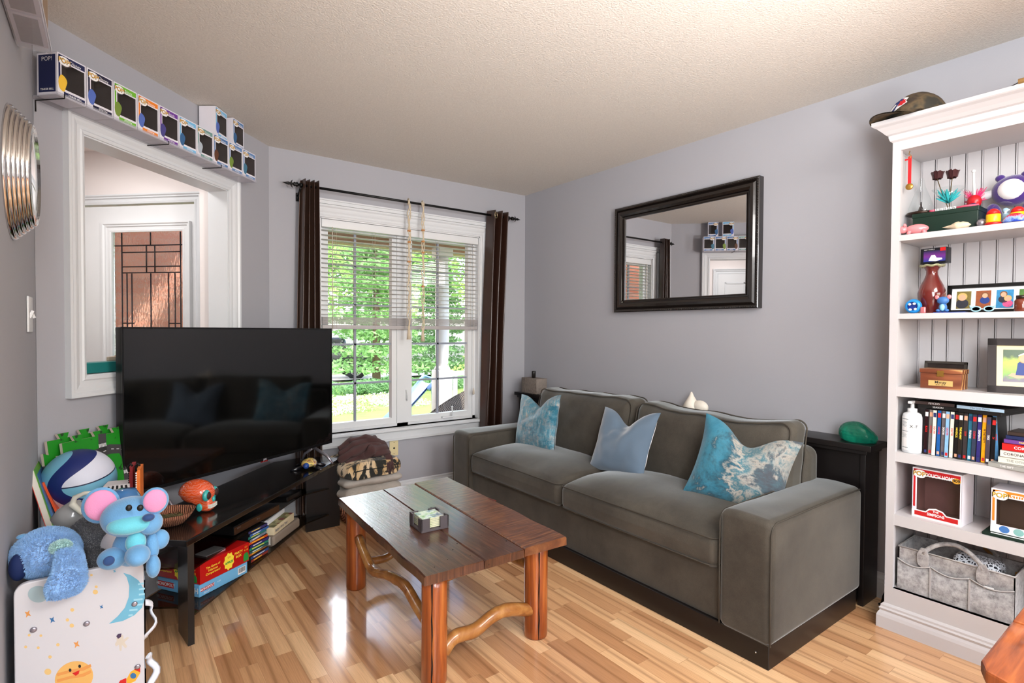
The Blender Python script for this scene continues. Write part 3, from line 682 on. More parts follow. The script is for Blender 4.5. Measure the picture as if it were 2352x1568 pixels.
def curtain(label, xt0, xt1, xb0, xb1, folds, amp, loc, ph=0):
    root = thing('curtain', label, 'curtain', loc)
    b = B(); zt_, zb_ = 2.238, .04; nu = 110; nv = 60
    def fn(i, j):
        s_ = j; e = min(1, s_*1.25)**.8
        x0 = xt0+(xb0-xt0)*e; x1 = xt1+(xb1-xt1)*e
        x = x0+(x1-x0)*i + .008*math.sin(i*folds*2*PI*1.0+1+ph)*s_
        am = amp*(1+.25*nz((i*3+ph, s_*2, 0))) ; y = -.092 + am*math.sin(i*folds*2*PI+ph+.5*nz((i*2, s_*1.5, ph))*s_)
        y += .010*nz((i*5+ph, s_*3.5, 4))*s_
        return V((x-loc[0], y-loc[1], zt_+(zb_-zt_)*j-loc[2]))
    b.grid(fn, nu, nv)
    n_ = len(b.v); b.grid(lambda i, j: fn(i, j)+V((0, .0018, 0)), nu, nv); 
    b.obj('panel', satin, root); return root
cl = curtain('dark brown grommet curtain on the left side of the front window', -1.925, -1.812, -1.965, -1.79, 4, .036, (-1.87, -.092, 1.1), .4)
cr = curtain('dark brown grommet curtain on the right side of the front window', -.435, -.24, -.505, -.30, 3, .046, (-.33, -.092, 1.1), 2.1)
b = B(); b.tube([(-.405-.0+.026*math.cos(a)*.75+.33, -.136+.092+.012*math.cos(a), 2.196-1.1+.026*math.sin(a)) for a in [2*PI*k/24 for k in range(24)]], .0042, 6, closed=True); b.obj('grommet', M('brass_grommet', (.75, .68, .55), .25, .9), cr)
rope = M('cotton_rope', (.80, .74, .64), .85, var=.15, vs=60, bump=.5, bs=300); beadm = M('wood_bead', (.72, .50, .30), .5)
for k, (px, ln, lab) in enumerate(((938, 780, 'left of the two cream macrame hangers tied to the curtain rod, the shorter one'), (970, 785, 'right of the two cream macrame hangers tied to the curtain rod, the longer one'))):
    p0 = hy(px, 458, -.10); x = p0.x
    root = thing('macrame_hanger', lab, 'macrame hanger', (x, -.10, 2.21), group='macrame hangers on the curtain rod')
    zb_ = hy(px, ln, -.10).z - 2.21
    for dx, ph in ((-.008, 0), (.008, PI), (0, PI/2)):
        b = B(); pts = []
        for i in range(61):
            z = .0 + zb_*.93*i/60; w_ = .010*abs(math.sin(z*17+k)) + .003
            pts.append((w_*math.cos(ph+z*30), -.012-.006*abs(math.sin(ph+z*30)) if z < -.02 else -.010, z))
        b.tube(pts, .0035, 6); b.obj('strand', rope, root)
    b = B(); b.tube([(-.003, -.010, -.02), (0, -.012, .006), (.0, .0, .014), (.0, .014, .004), (0, .012, -.03)], .004, 6); b.obj('loop', rope, root)
    for fz in (.22, .30, .44) if k == 0 else (.2, .28, .36, .6):
        b = B(); b.lathe([(.004, -.008), (.013, -.005), (.014, 0), (.013, .005), (.004, .008)], (0, -.012, zb_*fz), 12); b.obj('bead', beadm, root)
    b = B(); b.lathe([(.006, 0), (.010, -.01), (.008, -.02), (.012, -.06), (.016, -.10)], (0, -.012, zb_*.90), 12); b.obj('tassel', rope, root)
# ---------------------------------------------------------------- wall mirror
mir = thing('wall_mirror', 'large rectangular wall mirror in an ornate black frame above the sofa', 'mirror', (-.02, -1.63, 1.757))
frm = NT('black_frame'); frm.col(frm.mix(frm.noise(frm.co((8, 8, 8)), 3), srgb((.05, .04, .04)), srgb((.12, .09, .075)))); frm.set(Roughness=.24, Coat_Weight=.4); frm.bump(frm.noise(frm.co(), 40, 3), .12, .002)
def frame_sweep(b, hw, hh, prof, inner=True):
    """prof: (distance outwards from the inner edge, height towards the room); frame in local yz, room is -x"""
    ring = [[(-h_, y*(hw+d_), z*(hh+d_)) for y, z in ((-1, -1), (1, -1), (1, 1), (-1, 1))] for d_, h_ in prof]
    n = len(ring); vs_ = [p for r_ in ring for p in r_]
    b.add(vs_, [(i*4+k, (i+1)*4+k, (i+1)*4+(k+1) % 4, i*4+(k+1) % 4) for i in range(n-1) for k in range(4)]); return b
MH, MW = .3655, .534
pr_ = [(0, .004), (0, .012), (.006, .016), (.008, .010), (.016, .010), (.02, .022), (.034, .031), (.05, .031), (.060, .022), (.064, .018), (.066, .026), (.072, .029), (.080, .029), (.084, .026), (.084, -.018)]
frame_sweep(B(), MW-.084, MH-.084, pr_).obj('frame', frm.m, mir)
b = B(); k_ = 0
for sgn in (-1, 1):
    for i in range(74):
        y = -MW+.01+i*(2*MW-.02)/73; b.ball((-.029, y, sgn*(MH-.008)), (.004, .006 if i % 3 else .003, .004), 6, 4)
    for i in range(50):
        z = -MH+.01+i*(2*MH-.02)/49; b.ball((-.029, sgn*(MW-.008), z), (.004, .004, .006 if i % 3 else .003), 6, 4)
b.obj('beading', frm.m, mir)
mm = NT('mirror_glass'); mm.set(Metallic=1, Roughness=.005, Base_Color=(.86, .86, .87, 1))
B().box((-.006, -MW+.083, -MH+.083), (-.001, MW-.083, MH-.083)).obj('glass', mm.m, mir)
# outlet, switch
op = thing('outlet_plate', 'cream coaxial wall plate under the front window', 'wall plate', (-1.235, -.001, .376))
B().box((-.0345, -.005, -.057), (.0345, 0, .057), .002).obj('plate', M('almond_plastic', (.86, .80, .62), .4), op)
b = B()
for z in (-.042, .042): b.cyl((0, -.0062, z), .003, .0015, 8, 'Y')
b.lathe([(.007, -.009), (.007, -.004)], (0, 0, 0), 10, axis='Y'); b.obj('socket', M('dark_socket', (.1, .09, .08), .4), op)
sw = thing('light_switch', 'white double light switch on the left wall below the round mirror', 'light switch', (LW+.001, -1.30, 1.305))
B().box((0, -.058, -.06), (.006, .058, .06), .002).obj('plate', white, sw)
for y, a in ((-.023, .35), (.023, -.35)):
    b = B(); b.obox((.009, y, 0), (.008, .012, .026), 0, 0, ry=a); b.obj('toggle', white, sw)
# ---------------------------------------------------------------- TV stand
tst = NT('black_gloss_top'); v = tst.co(); tst.col(tst.mix(tst.noise(v, 7, 5), srgb((.05, .045, .045)), srgb((.09, .075, .07)))); tst.set(Roughness=.2, Coat_Weight=.5, Coat_Roughness=.08); tst.bump(tst.noise(v, 300, 2), .04, .001)
blk = M('black_lacquer', (.06, .055, .055), .3, coat=.3)
st = thing('tv_stand', 'black corner television stand with smoked glass shelves', 'tv stand', (-2.3, -.75, 0))
TS = Matrix.Translation((2.3, .75, 0))
def TB(): b = B(); b.x = TS.copy(); return b
F0 = V((-2.70, -1.325, 0)); F1 = V((-1.735, -.305, 0)); dpn = V((-.7071, .7071, 0))
fd = (F1-F0).normalized(); bk = V((-fd.y, fd.x, 0))
def tpoly(a0, a1, d0, d1): return [F0+fd*a0+bk*d0, F1-fd*a1+bk*d0, F1-fd*a1+bk*d1, F0+fd*a0+bk*d1]
b = TB(); b.prism([(p.x, p.y) for p in (F0, F1, F1+bk*.235, F1-fd*.17+bk*.37, F0+bk*.37)], .026, Matrix.Translation((0, 0, .404))); o = b.obj('tabletop', tst.m, st)
bv = o.modifiers.new('bevel', 'BEVEL'); bv.width = .004; bv.segments = 2
TB().prism([(p.x, p.y) for p in [V((-2.695, -1.30, 0)), V((-2.672, -1.295, 0)), V((-2.692, -1.15, 0)), V((-2.715, -1.15, 0))]], .404).obj('side_panel', blk, st)
TB().prism([(p.x, p.y) for p in [V((-1.757, -.333, 0)), V((-1.757, -.31, 0)), V((-1.965, -.31, 0)), V((-1.965, -.333, 0))]], .404).obj('side_panel', blk, st)
c0 = F0+bk*.34+fd*.45; c1 = F0+bk*.34+fd*.92
TB().prism([(p.x, p.y) for p in (c0, c1, c1+bk*.02, c0+bk*.02)], .404).obj('back_panel', blk, st)
smoke = clear('smoked_glass', (.42, .41, .40), .5, .05)
for z, ins in ((.085, .01), (.250, .045)):
    P = [V((-2.655, -1.235, 0))+bk*ins, V((-1.985, -.43, 0))+bk*ins, V((-1.83, -.345, 0)), F1-fd*.14+bk*.22, F1-fd*.25+bk*.33, F0+fd*.1+bk*.33, V((-2.72, -1.12, 0))]
    b = TB(); b.prism([(p.x, p.y) for p in P], .008, Matrix.Translation((0, 0, z))); b.obj('glass_shelf', smoke, st)
# television
TA = V((-2.894, -.913, 0)); TBv = V((-1.791, -.286, 0)); td = (TBv-TA).normalized(); tn = V((td.y, -td.x, 0))
tv = thing('television', 'large flat black television standing on the corner stand', 'television', (-2.34, -.60, .43))
TM = Matrix.Translation((2.34, .60, -.43)); W_ = (TBv-TA).length
def tvb(): b = B(); b.x = TM @ basis(TA+V((0, 0, .53)), td, (0, 0, 1)); return b    # local x along, y up, z towards the room
bez = M('tv_bezel', (.05, .05, .055), .3)
b = tvb(); b.box((0, 0, -.045), (W_, .735, -.004), .004); b.box((.25, .04, -.085), (W_-.25, .42, -.04), .01); b.obj('housing', bez, tv)
b = tvb()
for a in ((0, 0, W_, .014), (0, .728, W_, .736), (0, 0, .007, .736), (W_-.007, 0, W_, .736)): b.box((a[0], a[1], -.006), (a[2], a[3], .002))
b.obj('bezel', bez, tv)
scr = NT('tv_screen'); scr.col(scr.mix(scr.noise(scr.co(), 2), srgb((.025, .025, .025)), srgb((.03, .03, .03)))); scr.set(Roughness=.07, Specular_IOR_Level=.9)
tvb().box((.006, .012, -.004), (W_-.006, .729, -.001)).obj('screen', scr.m, tv)
b = tvb(); text(b, 'JVC', .014, Matrix.Translation((W_*.585, .0065, .0026)), bold=.02); b.obj('logo', M('print_silver', (.8, .8, .82), .4), tv)
tvb().box((W_*.565, -.006, -.003), (W_*.6, 0, .001)).obj('sensor', M('red_lens', (.5, .05, .06), .3), tv)
silver = M('brushed_silver', (.66, .64, .68), .28, .8)
for u_ in (.11, .89):
    b = tvb(); u_ = W_*u_
    b.tube([(u_, .0, -.02), (u_, -.012, -.02)], .010, 8); b.tube([(u_, -.004, -.02), (u_+.01, -.05, .08), (u_+.015, -.094, .12)], [.010, .009, .006], 8); b.tube([(u_, -.004, -.02), (u_, -.05, -.09), (u_, -.094, -.115)], [.009, .008, .006], 8); b.obj('foot', silver, tv)
# skull ornament
sk = NT('painted_skull'); v = sk.co(); vo = sk.n('TexVoronoi'); vo.inputs['Scale'].default_value = 26; sk.l(v, vo.inputs[0]); wv_ = sk.n('TexWave'); wv_.wave_type = 'RINGS'; wv_.inputs['Scale'].default_value = 30; wv_.inputs['Distortion'].default_value = 9; sk.l(v, wv_.inputs[0])
sk.col(sk.ramp(wv_.outputs['Fac'], [(0, srgb((.85, .30, .12))), (.62, srgb((.93, .38, .16))), (.72, srgb((.75, .72, .70))), (.85, srgb((.88, .33, .14)))])); sk.set(Roughness=.2, Coat_Weight=.5)
root = thing('skull_ornament', 'orange and turquoise painted ceramic skull on the television stand', 'skull ornament', (-2.622, -.945, .43), R(-38))
def skf(p):
    x = p.x
    if p.x > 0 and p.z < -.005: p = V((p.x*1.02, p.y*.74, p.z))
    if p.x < 0 and p.z < 0: p = V((p.x*.92, p.y*.9, p.z*.75))
    return p
b = B(); b.ball((0, 0, .083), (.078, .060, .062), 28, 18, fn=skf); b.rbox((.046, 0, .036), (.062, .062, .066), .022, 4, 2); b.obj('cranium', sk.m, root)
teal = M('teal_glaze', (.22, .68, .66), .25, var=.15, vs=40, coat=.5); dk = M('socket_dark', (.22, .13, .12), .6)
for s_ in (-1, 1):
    b = B(); b.ball((.062, s_*.030, .080), (.014, .024, .026), 14, 10); e_ = b.obj('eye_socket', teal, root)
    b = B(); b.ball((.072, s_*.030, .080), (.009, .015, .017), 12, 8); b.obj('pupil', dk, e_)
    b = B(); b.ball((.034, s_*.038, .028), (.014, .006, .018), 10, 8); b.obj('jaw_mark', teal, root)
b = B(); b.ball((.077, 0, .056), (.008, .010, .013), 10, 8); b.obj('nose', teal, root)
b = B()
for k in range(9): b.box((.066+.012*(1-abs(k-4)/5), -.028+.0062*k, .030), (.078+.004*(1-abs(k-4)/4), -.0228+.0062*k, .0375)); b.box((.066+.012*(1-abs(k-4)/5), -.028+.0062*k, .021), (.078+.004*(1-abs(k-4)/4), -.0228+.0062*k, .0285))
b.obj('teeth', M('tooth', (.9, .9, .86), .3), root)
# basket dish
bk_ = NT('woven_brown'); wv_ = bk_.n('TexWave'); wv_.inputs['Scale'].default_value = 45; wv_.inputs['Distortion'].default_value = 4; bk_.l(bk_.co(), wv_.inputs[0]); bk_.col(bk_.ramp(wv_.outputs['Fac'], [(0, srgb((.42, .22, .15))), (.5, srgb((.68, .42, .32))), (1, srgb((.80, .56, .42)))])); bk_.bump(wv_.outputs['Fac'], .8, .01); bk_.set(Roughness=.7)
root = thing('woven_bowl', 'small woven brown bowl beside the painted skull on the television stand', 'bowl', (-2.735, -1.075, .43))
wav = lambda p: V((p.x*(1+.05*math.sin(5*math.atan2(p.y, p.x))), p.y*(1+.05*math.sin(5*math.atan2(p.y, p.x))), p.z))
B().lathe([(.035, 0), (.055, .008), (.082, .035), (.094, .055), (.089, .055), (.078, .037), (.05, .012), (0, .010)], (0, 0, 0), 40, fn=wav).obj('bowl', bk_.m, root)
b = B()
for k in range(90):
    a = random.uniform(0, 6.28); r_ = random.uniform(0, .05); z = .02+random.uniform(0, .015); a2 = a+random.uniform(.6, 2)
    b.tube([(r_*math.cos(a), r_*math.sin(a), z), (.05*math.cos(a2)*.9, .05*math.sin(a2)*.9, z+.006)], .0012, 4)
o = b.obj('dried_moss', M('moss', (.45, .42, .28), .9, var=.4), root); o['kind'] = 'stuff'
# turtle ornament
root = thing('turtle_ornament', 'black turtle figurine with painted patterned shell on the television stand', 'turtle figurine', (-1.985, -.455, .43), R(-118))
sh = NT('painted_shell'); v = sh.co(); vo = sh.n('TexVoronoi', feature='DISTANCE_TO_EDGE'); vo.inputs['Scale'].default_value = 30; sh.l(v, vo.inputs[0]); base_ = sh.ramp(sh.noise(v, 20, 2), [(.35, srgb((.25, .45, .20))), (.5, srgb((.75, .62, .40))), (.6, srgb((.60, .30, .22))), (.7, srgb((.80, .72, .78)))])
sh.col(sh.mix(sh.ramp(vo.outputs['Distance'], [(.05, (1, 1, 1)), (.12, (0, 0, 0))]), base_, srgb((.92, .80, .45)))); sh.set(Roughness=.2, Coat_Weight=.6)
b = B(); b.ball((-.01, 0, .024), (.062, .045, .034), 22, 12, fn=lambda p: V((p.x, p.y, max(p.z, -.006)))); b.obj('shell', sh.m, root)
bl_ = M('turtle_black', (.06, .06, .08), .2, var=.3, coat=.5)
b = B(); b.ball((.068, 0, .03), (.022, .017, .018), 14, 10); b.tube([(.045, 0, .02), (.066, 0, .028)], .011, 8); b.obj('head', M('turtle_head', (.15, .28, .55), .2, var=.6, vs=120), root)
for sx_, sy_ in ((1, 1), (1, -1), (-1, 1), (-1, -1)):
    b = B(); b.tube([(sx_*.03, sy_*.035, .016), (sx_*(.052), sy_*.062, .009), (sx_*.05+.02*(sx_ > 0), sy_*.088, .004)], [.011, .013, .004], 8); b.obj('flipper', bl_, root)
# board games on the lower shelf
def place_box(name, label, cat, corner, size, rz, mats, group=None):
    """corner = near front corner on the shelf, box extends along local +x and +y"""
    root = thing(name, label, cat, corner, rz, group); return root
mono = M('game_blue', (.42, .68, .84), .35, var=.05); redb = M('game_red', (.72, .07, .07), .3, var=.06); maroon = M('game_dark_red', (.45, .06, .07), .3, var=.1)
wht = M('print_white', (.92, .92, .92), .5, var=.02); yel = M('print_yellow', (.95, .85, .25), .5); grn = M('print_green', (.15, .55, .22), .5); redp = M('print_red', (.75, .10, .10), .5); navy = M('print_navy', (.13, .18, .38), .45)
GA = math.atan2(.128, .191)       # direction of the long front face
gl_ = thing('board_game', 'light blue board game box, bottom of the two boxes on the lower glass shelf', 'board game', (-2.632, -1.095, .094), GA, 'board games in the stand')
B().box((0, 0, 0), (.262, .25, .052), .002).obj('box', mono, gl_)
fx = Matrix(((1, 0, 0, 0), (0, 0, -1, -.0012), (0, 1, 0, 0), (0, 0, 0, 1)))    # front face (-y): local x right, y up
sx = Matrix(((0, 0, -1, -.0012), (-1, 0, 0, 0), (0, 1, 0, 0), (0, 0, 0, 1)))   # side face (-x): local x runs along -y
def T(x, y, z=0): return Matrix.Translation((x, y, z))
b = B(); b.x = fx; b.box((.006, .022, .0), (.075, .036, .0006)); b.obj('label_panel', redp, gl_)
b = B(); text(b, 'MONOPOLY', .013, fx @ T(.04, .029, .0008), bold=.03); text(b, 'Stitch', .014, fx @ T(.035, .012, .0004), shear=.3); text(b, 'AGES', .008, fx @ T(.10, .03, .0004)); b.obj('lettering', wht, gl_)
b = B(); b.x = fx; b.box((.205, .012, 0), (.25, .042, .0006)); b.obj('barcode_label', wht, gl_)
b = B(); b.x = fx
for k in range(14): b.box((.209+.0028*k, .018, .0007), (.2102+.0028*k+(k % 3)*.0004, .040, .0009))
b.obj('barcode', M('print_black', (.06, .06, .06), .5), gl_); prb = MT['print_black']
b = B(); b.x = sx; b.box((-.245, .016, 0), (-.150, .040, .0006)); b.obj('label_panel', redp, gl_)
b = B(); text(b, 'MONOPOLY', .020, sx @ T(-.198, .028, .0008), bold=.02); text(b, 'STiTCH', .034, sx @ T(-.06, .026, .0004), bold=.02); b.obj('lettering', wht, gl_)
gr_ = thing('board_game', 'red party game box with yellow lettering stacked on the light blue game', 'board game', (-2.628, -1.092, .147), GA, 'board games in the stand')
B().box((0, 0, 0), (.268, .255, .090), .002).obj('box', redb, gr_)
b = B()
for k, s_ in enumerate(('The Game of', 'Hilarious', 'Comparisons!')): text(b, s_, .0135, fx @ T(.065, .060-.014*k, .0004), bold=.015); text(b, s_, .0135, sx @ T(-.205, .060-.014*k, .0004), bold=.015)
text(b, 'PARTY', .0155, fx @ T(.205, .064, .0004), bold=.02); text(b, 'BOX', .0155, fx @ T(.205, .047, .0004), bold=.02); text(b, '12+', .012, fx @ T(.248, .075, .0004)); text(b, '4-10', .012, fx @ T(.248, .06, .0004)); text(b, '12+', .013, sx @ T(-.035, .06, .0004)); text(b, '4-10', .013, sx @ T(-.035, .044, .0004))
b.obj('lettering', yel, gr_)
def arch(b, m, w_, h_): b.prism([(-w_/2, 0), (w_/2, 0), (w_/2, h_*.5)] + [(w_/2*math.cos(a), h_*.5+h_*.5*math.sin(a)) for a in [PI*k/8 for k in range(9)]][1:] + [(-w_/2, 0)][:0], .0006, m)
b = B(); arch(b, fx @ T(.248, .008), .03, .04); b.obj('badge', grn, gr_)
b = B(); arch(b, sx @ T(-.035, .006), .035, .034); b.obj('badge', grn, gr_)
for m in (fx @ T(.150, .045), sx @ T(-.125, .045)):
    b = B(); b.prism([((.026+.006*(k % 2))*math.cos(2*PI*k/18)*.95, (.034+.007*(k % 2))*math.sin(2*PI*k/18)) for k in range(18)], .0006, m); em = b.obj('emblem', yel, gr_)
    b = B(); text(b, 'APPLES', .014, m @ T(0, -.006, .001), bold=.05); b.obj('lettering', grn, em)
b = B(); text(b, 'to', .018, fx @ T(.150, .064, .0010)); b.obj('lettering', redp, gr_)
cas = thing('cassette_case', 'white cassette sized case lying on top of the red party game', 'case', (-2.60, -1.055, .2385), GA)
B().box((0, 0, 0), (.105, .07, .018), .001).obj('case', clear('clear_plastic', (.9, .9, .92), .5), cas)
B().box((.002, .002, .002), (.103, .068, .015)).obj('sleeve', wht, cas); 
b = B(); b.x = fx; b.box((.01, .0045, .0), (.098, .0065, .0005)); b.box((.01, .0095, 0), (.098, .0115, .0005)); b.obj('stripe', redp, cas)
# dvd stack, binders, books, player
DA = R(40)
dcols = [(.55, .20, .16), (.16, .28, .52), (.80, .42, .16), (.18, .34, .36), (.16, .50, .40), (.22, .18, .46), (.82, .30, .14), (.50, .54, .60), (.16, .50, .45), (.20, .36, .62), (.24, .22, .42)]
dn = ['red-brown', 'blue', 'orange', 'slate', 'sea green', 'violet', 'bright orange', 'silver', 'turquoise', 'mid blue', 'dark violet']
z = .0945
for i, (c, n_) in enumerate(zip(dcols, dn)):
    if i == 7: z += 0
    root = thing('dvd_case', 'lying DVD case with %s spine in the stack on the lower glass shelf' % n_, 'dvd case', (-2.385+random.uniform(-.006, .006), -.842+random.uniform(-.006, .006), z), DA+R(random.uniform(-4, 4)), 'DVD cases stacked in the stand')
    m = M('spine_'+n_.replace(' ', '_').replace('-', '_'), c, .3, var=.5, vs=50)
    B().box((0, 0, 0), (.135, .19, .0140), .001).obj('case', prb, root); b = B(); b.x = fx; b.box((.001, .001, .0), (.134, .013, .0005)); b.obj('spine', m, root); b = B()
    text(b, random.choice(['THE MOVIE', 'COLLECTION', 'SPECIAL EDITION', 'FAMILY']), .009, fx @ T(.06, .007, .0007)) if 0 else b.add([fx @ V(p) for p in ((.02, .005, .0007), (.06+.05*random.random(), .005, .0007), (.06+.05*random.random(), .009, .0007), (.02, .009, .0007))], [(0, 1, 2, 3)])
    b.obj('title_strip', wht if i % 2 else yel, root); z += .0145
top_dvd = z
bind = M('cream_binder', (.55, .50, .45), .55, var=.06, bump=.2, bs=90); cream = M('cream_book', (.86, .80, .66), .5, var=.03)
def binder(label, loc, rz):
    root = thing('photo_album', label, 'photo album', loc, rz, 'photo albums in the stand')
    b = B(); b.rbox((.15, .013, .026), (.30, .026, .052), .012, 3); b.box((0, .012, 0), (.30, .235, .003)); b.box((0, .012, .049), (.30, .235, .052)); b.obj('cover', bind, root)
    B().box((.005, .02, .005), (.295, .23, .047)).obj('pages', M('paper', (.85, .83, .78), .8), root)
BA = math.atan2(.301, .25)
binder('taupe photo album at the bottom of the pile on the lower glass shelf', (-2.235, -.695, .0945), BA-.02)
root = thing('baby_book', 'cream Baby\'s First Year keepsake book lying above the taupe album', 'book', (-2.232, -.680, .148), BA+.02)
B().box((0, 0, 0), (.245, .20, .042), .002).obj('book', cream, root)
b = B(); text(b, "Baby's First Year", .022, fx @ T(.085, .021, .0003), bold=.005); b.obj('lettering', navy, root)
qk = NT('patchwork'); vo = qk.n('TexVoronoi', distance='CHEBYCHEV'); vo.inputs['Scale'].default_value = 28; qk.l(qk.co(), vo.inputs[0]); qk.col(qk.ramp(vo.outputs['Color'], [(.1, srgb((.45, .45, .28))), (.4, srgb((.72, .68, .48))), (.6, srgb((.5, .22, .22))), (.8, srgb((.62, .60, .42)))], 'CONSTANT')); qk.set(Roughness=.5)
B().box((.004, .004, .042), (.241, .196, .0428)).obj('cover_print', qk.m, root)
tag(B().box((0, 0, 0), (.21, .12, .025), .001).obj('white_box', wht, loc=(-2.25, -.625, .1915), rot=(0, 0, BA+.05)), 'flat white box lying on the patchwork keepsake book', 'box')
pl = thing('disc_player', 'brown-black disc player on the upper glass shelf of the stand', 'disc player', (-2.46, -.88, .2585), math.atan2(.30, .32))
B().box((0, 0, 0), (.36, .20, .045), .002).obj('body', blk, pl); B().box((0, -.003, .004), (.36, 0, .038)).obj('front_panel', M('brown_gloss', (.24, .15, .10), .2, var=.2, coat=.4), pl)
b = B(); text(b, 'SONY', .010, fx @ T(.03, .030, .0032), bold=.02); text(b, 'Blu-ray', .009, fx @ T(.18, .024, .0032)); b.obj('lettering', silver, pl)
rt = thing('set_top_box', 'small dark glossy box on the right end of the upper glass shelf', 'set top box', (-2.12, -.50, .2585), math.atan2(.30, .32))
B().box((0, 0, 0), (.15, .12, .03), .003).obj('body', blk, rt)
# ---------------------------------------------------------------- folded blankets on a wicker basket
def blanket(name, label, m, c, d, seed, rz=0, amp=.01, fold=3, group=None, parts=None):
    b = B()
    def fn(p):
        k = nz((p.x*7+seed, p.y*7, p.z*9), 1)
        s_ = 1 - .12*(abs(p.z)/(d[2]/2))**2
        return V((p.x*s_+amp*k, p.y*s_+amp*nz((p.x*6, seed, p.z*12)), p.z + amp*nz((p.x*6+seed, p.y*6, 3))))
    b.rbox((0, 0, d[2]/2), d, min(d)/2*.95, 6, 10, fn=fn)
    o = b.obj(name, m, loc=c, rot=(0, 0, rz)); tag(o, label, 'blanket', group); return o
root = thing('wicker_basket', 'wicker basket mostly hidden behind the coffee table under the folded blankets', 'basket', (-1.585, -.27, 0))
B().lathe([(.13, 0), (.155, .06), (.165, .155), (.155, .155), (.14, .06), (.12, .01), (0, .01)], (0, 0, 0), 32).obj('body', bk_.m, root)
b = B(); b.tube([(.162*math.cos(2*PI*k/32), .162*math.sin(2*PI*k/32), .155+.004*math.sin(k*4)) for k in range(32)], .010, 6, closed=True); b.obj('rim', bk_.m, root)
gf = NT('grey_fleece'); v = gf.co(); gf.col(gf.mix(gf.noise(v, 9, 5, .7), srgb((.60, .57, .54)), srgb((.78, .75, .71)))); gf.set(Roughness=.9, Sheen_Weight=.1); gf.bump(gf.noise(v, 60, 4), .5, .006)
blanket('folded_blanket', 'pale grey folded blanket, lowest of the pile by the front window', gf.m, (-1.575, -.27, .168), (.40, .34, .085), 1, R(6), .012)
blanket('folded_blanket', 'second pale grey folded blanket, under the black and cream fur throw', gf.m, (-1.57, -.27, .245), (.41, .33, .065), 4, R(2), .010)
lf = NT('leopard_fur'); v = lf.co((1, 1, 1)); n1 = lf.noise(lf.co((14, 14, 5)), 1.3, 4, .6, 1.0)
lf.col(lf.mix(lf.ramp(n1, [(.47, (0, 0, 0)), (.53, (1, 1, 1))]), lf.ramp(lf.noise(v, 5, 2), [(.35, srgb((.88, .80, .68))), (.6, srgb((.80, .66, .46)))]), srgb((.14, .14, .12)))); lf.set(Roughness=.95, Sheen_Weight=.15); lf.bump(lf.noise(v, 200, 4), .6, .006)
def roll(name, label, m, c, L, h_, dpt, rz, seed, turns=1.0):
    """folded throw: a flat loop swept along its width, open fold at one end"""
    b = B(); n = 48; m_ = 14; loop = []
    for k in range(n):
        a = 2*PI*k/n; x = (L/2)*math.copysign(abs(math.cos(a))**.35, math.cos(a)); z = (h_/2)*math.copysign(abs(math.sin(a))**.75, math.sin(a))
        loop.append((x, z - (.012*math.exp(-((x-L*.30)/.05)**2) if z > 0 else 0)))
    def P(u_, v_):
        k = int(round(u_*n)) % n; x, z = loop[k]; y = (v_-.5)*dpt; e = 1-.10*abs(2*v_-1)**3
        return V((x*e+.008*nz((x*9, y*9, seed)), y, h_/2+z*e+.006*nz((x*8+seed, y*8, z*20))))
    b.grid(P, n, m_, closed_u=True)
    for e_ in (0, 1):
        ring = [P(k/n, e_) for k in range(n)]; o_ = len(b.v); b.v += ring; b.f.append([o_+i for i in (range(n) if e_ == 0 else range(n-1, -1, -1))]); b.k.append(0); b.sm.append(False)
    return b
b = roll('', '', None, None, .415, .115, .33, 0, 3)
root = thing('fur_throw', 'black and cream animal print fur throw folded under the brown blanket', 'blanket', (-1.575, -.285, .305), R(4))
b.obj('fold', lf.m, root)
B().rbox((.02, 0, .058), (.32, .336, .006), .003, 2, 6, fn=lambda p: p+V((0, 0, .01*nz(p*8)))).obj('fold_line', M('fold_dark', (.10, .10, .09), .95), root)
tb = NT('brown_terry'); v = tb.co(); tb.col(tb.mix(tb.noise(v, 14, 4), srgb((.22, .12, .115)), srgb((.36, .22, .21)))); tb.set(Roughness=.95, Sheen_Weight=.1); tb.bump(tb.noise(v, 260, 4, .7), .9, .006)
root = thing('brown_throw', 'dark brown fringed terry throw bundled on top of the blanket pile', 'blanket', (-1.60, -.28, .412))
def lump(p):
    n_ = nz((p.x*6+2, p.y*6, p.z*8)); return V((p.x*(1+.12*n_), p.y*(1+.12*n_), max(-.050, p.z*(1+.15*n_))))
b = B(); b.ball((0, 0, .055), (.145, .115, .070), 36, 22, fn=lump)
folds = [((-.165, -.02), (-.10, .035), (.0, .075), (.10, .055), (.150, .03)), ((-.15, .02), (-.07, .085), (.03, .115), (.11, .085), (.160, .045)), ((-.13, -.045), (-.04, -.01), (.05, .03), (.13, .015), (.165, -.02)), ((-.14, .055), (-.06, .115), (.02, .130), (.09, .110), (.13, .075)), ((-.10, -.02), (.0, .01), (.03, .055), (.12, .045), (.15, .0))]
for k, fo in enumerate(folds):
    P = []
    for i in range(25):
        t_ = i/24*(len(fo)-1); a = min(int(t_), len(fo)-2); f = t_-a; f = f*f*(3-2*f); x = fo[a][0]+(fo[a+1][0]-fo[a][0])*f; z_ = fo[a][1]+(fo[a+1][1]-fo[a][1])*f
        P.append((x, (-.095, -.06, -.110, -.02, -.115)[k]-.012*math.sin(i*.35+k)+.03*abs(i/12-1)**2, .028+z_*.72))
    b.tube(P, [.017+.013*math.sin(PI*i/24)+.004*math.sin(i*.9+k) for i in range(25)], 14, fn=lambda s_, a: 1+.12*math.sin(3*a+s_*9))
b.obj('bundle', tb.m, root)
b = B()
for k in range(9):
    x = .118+.005*k; b.tube([(x-.01, -.12, .035), (x, -.155, .005), (x+.004*math.sin(k), -.17, -.05-.01*(k % 3)), (x+.006*math.sin(k*2), -.168, -.085-.01*(k % 2))], .0035, 5)
b.obj('fringe', tb.m, root)
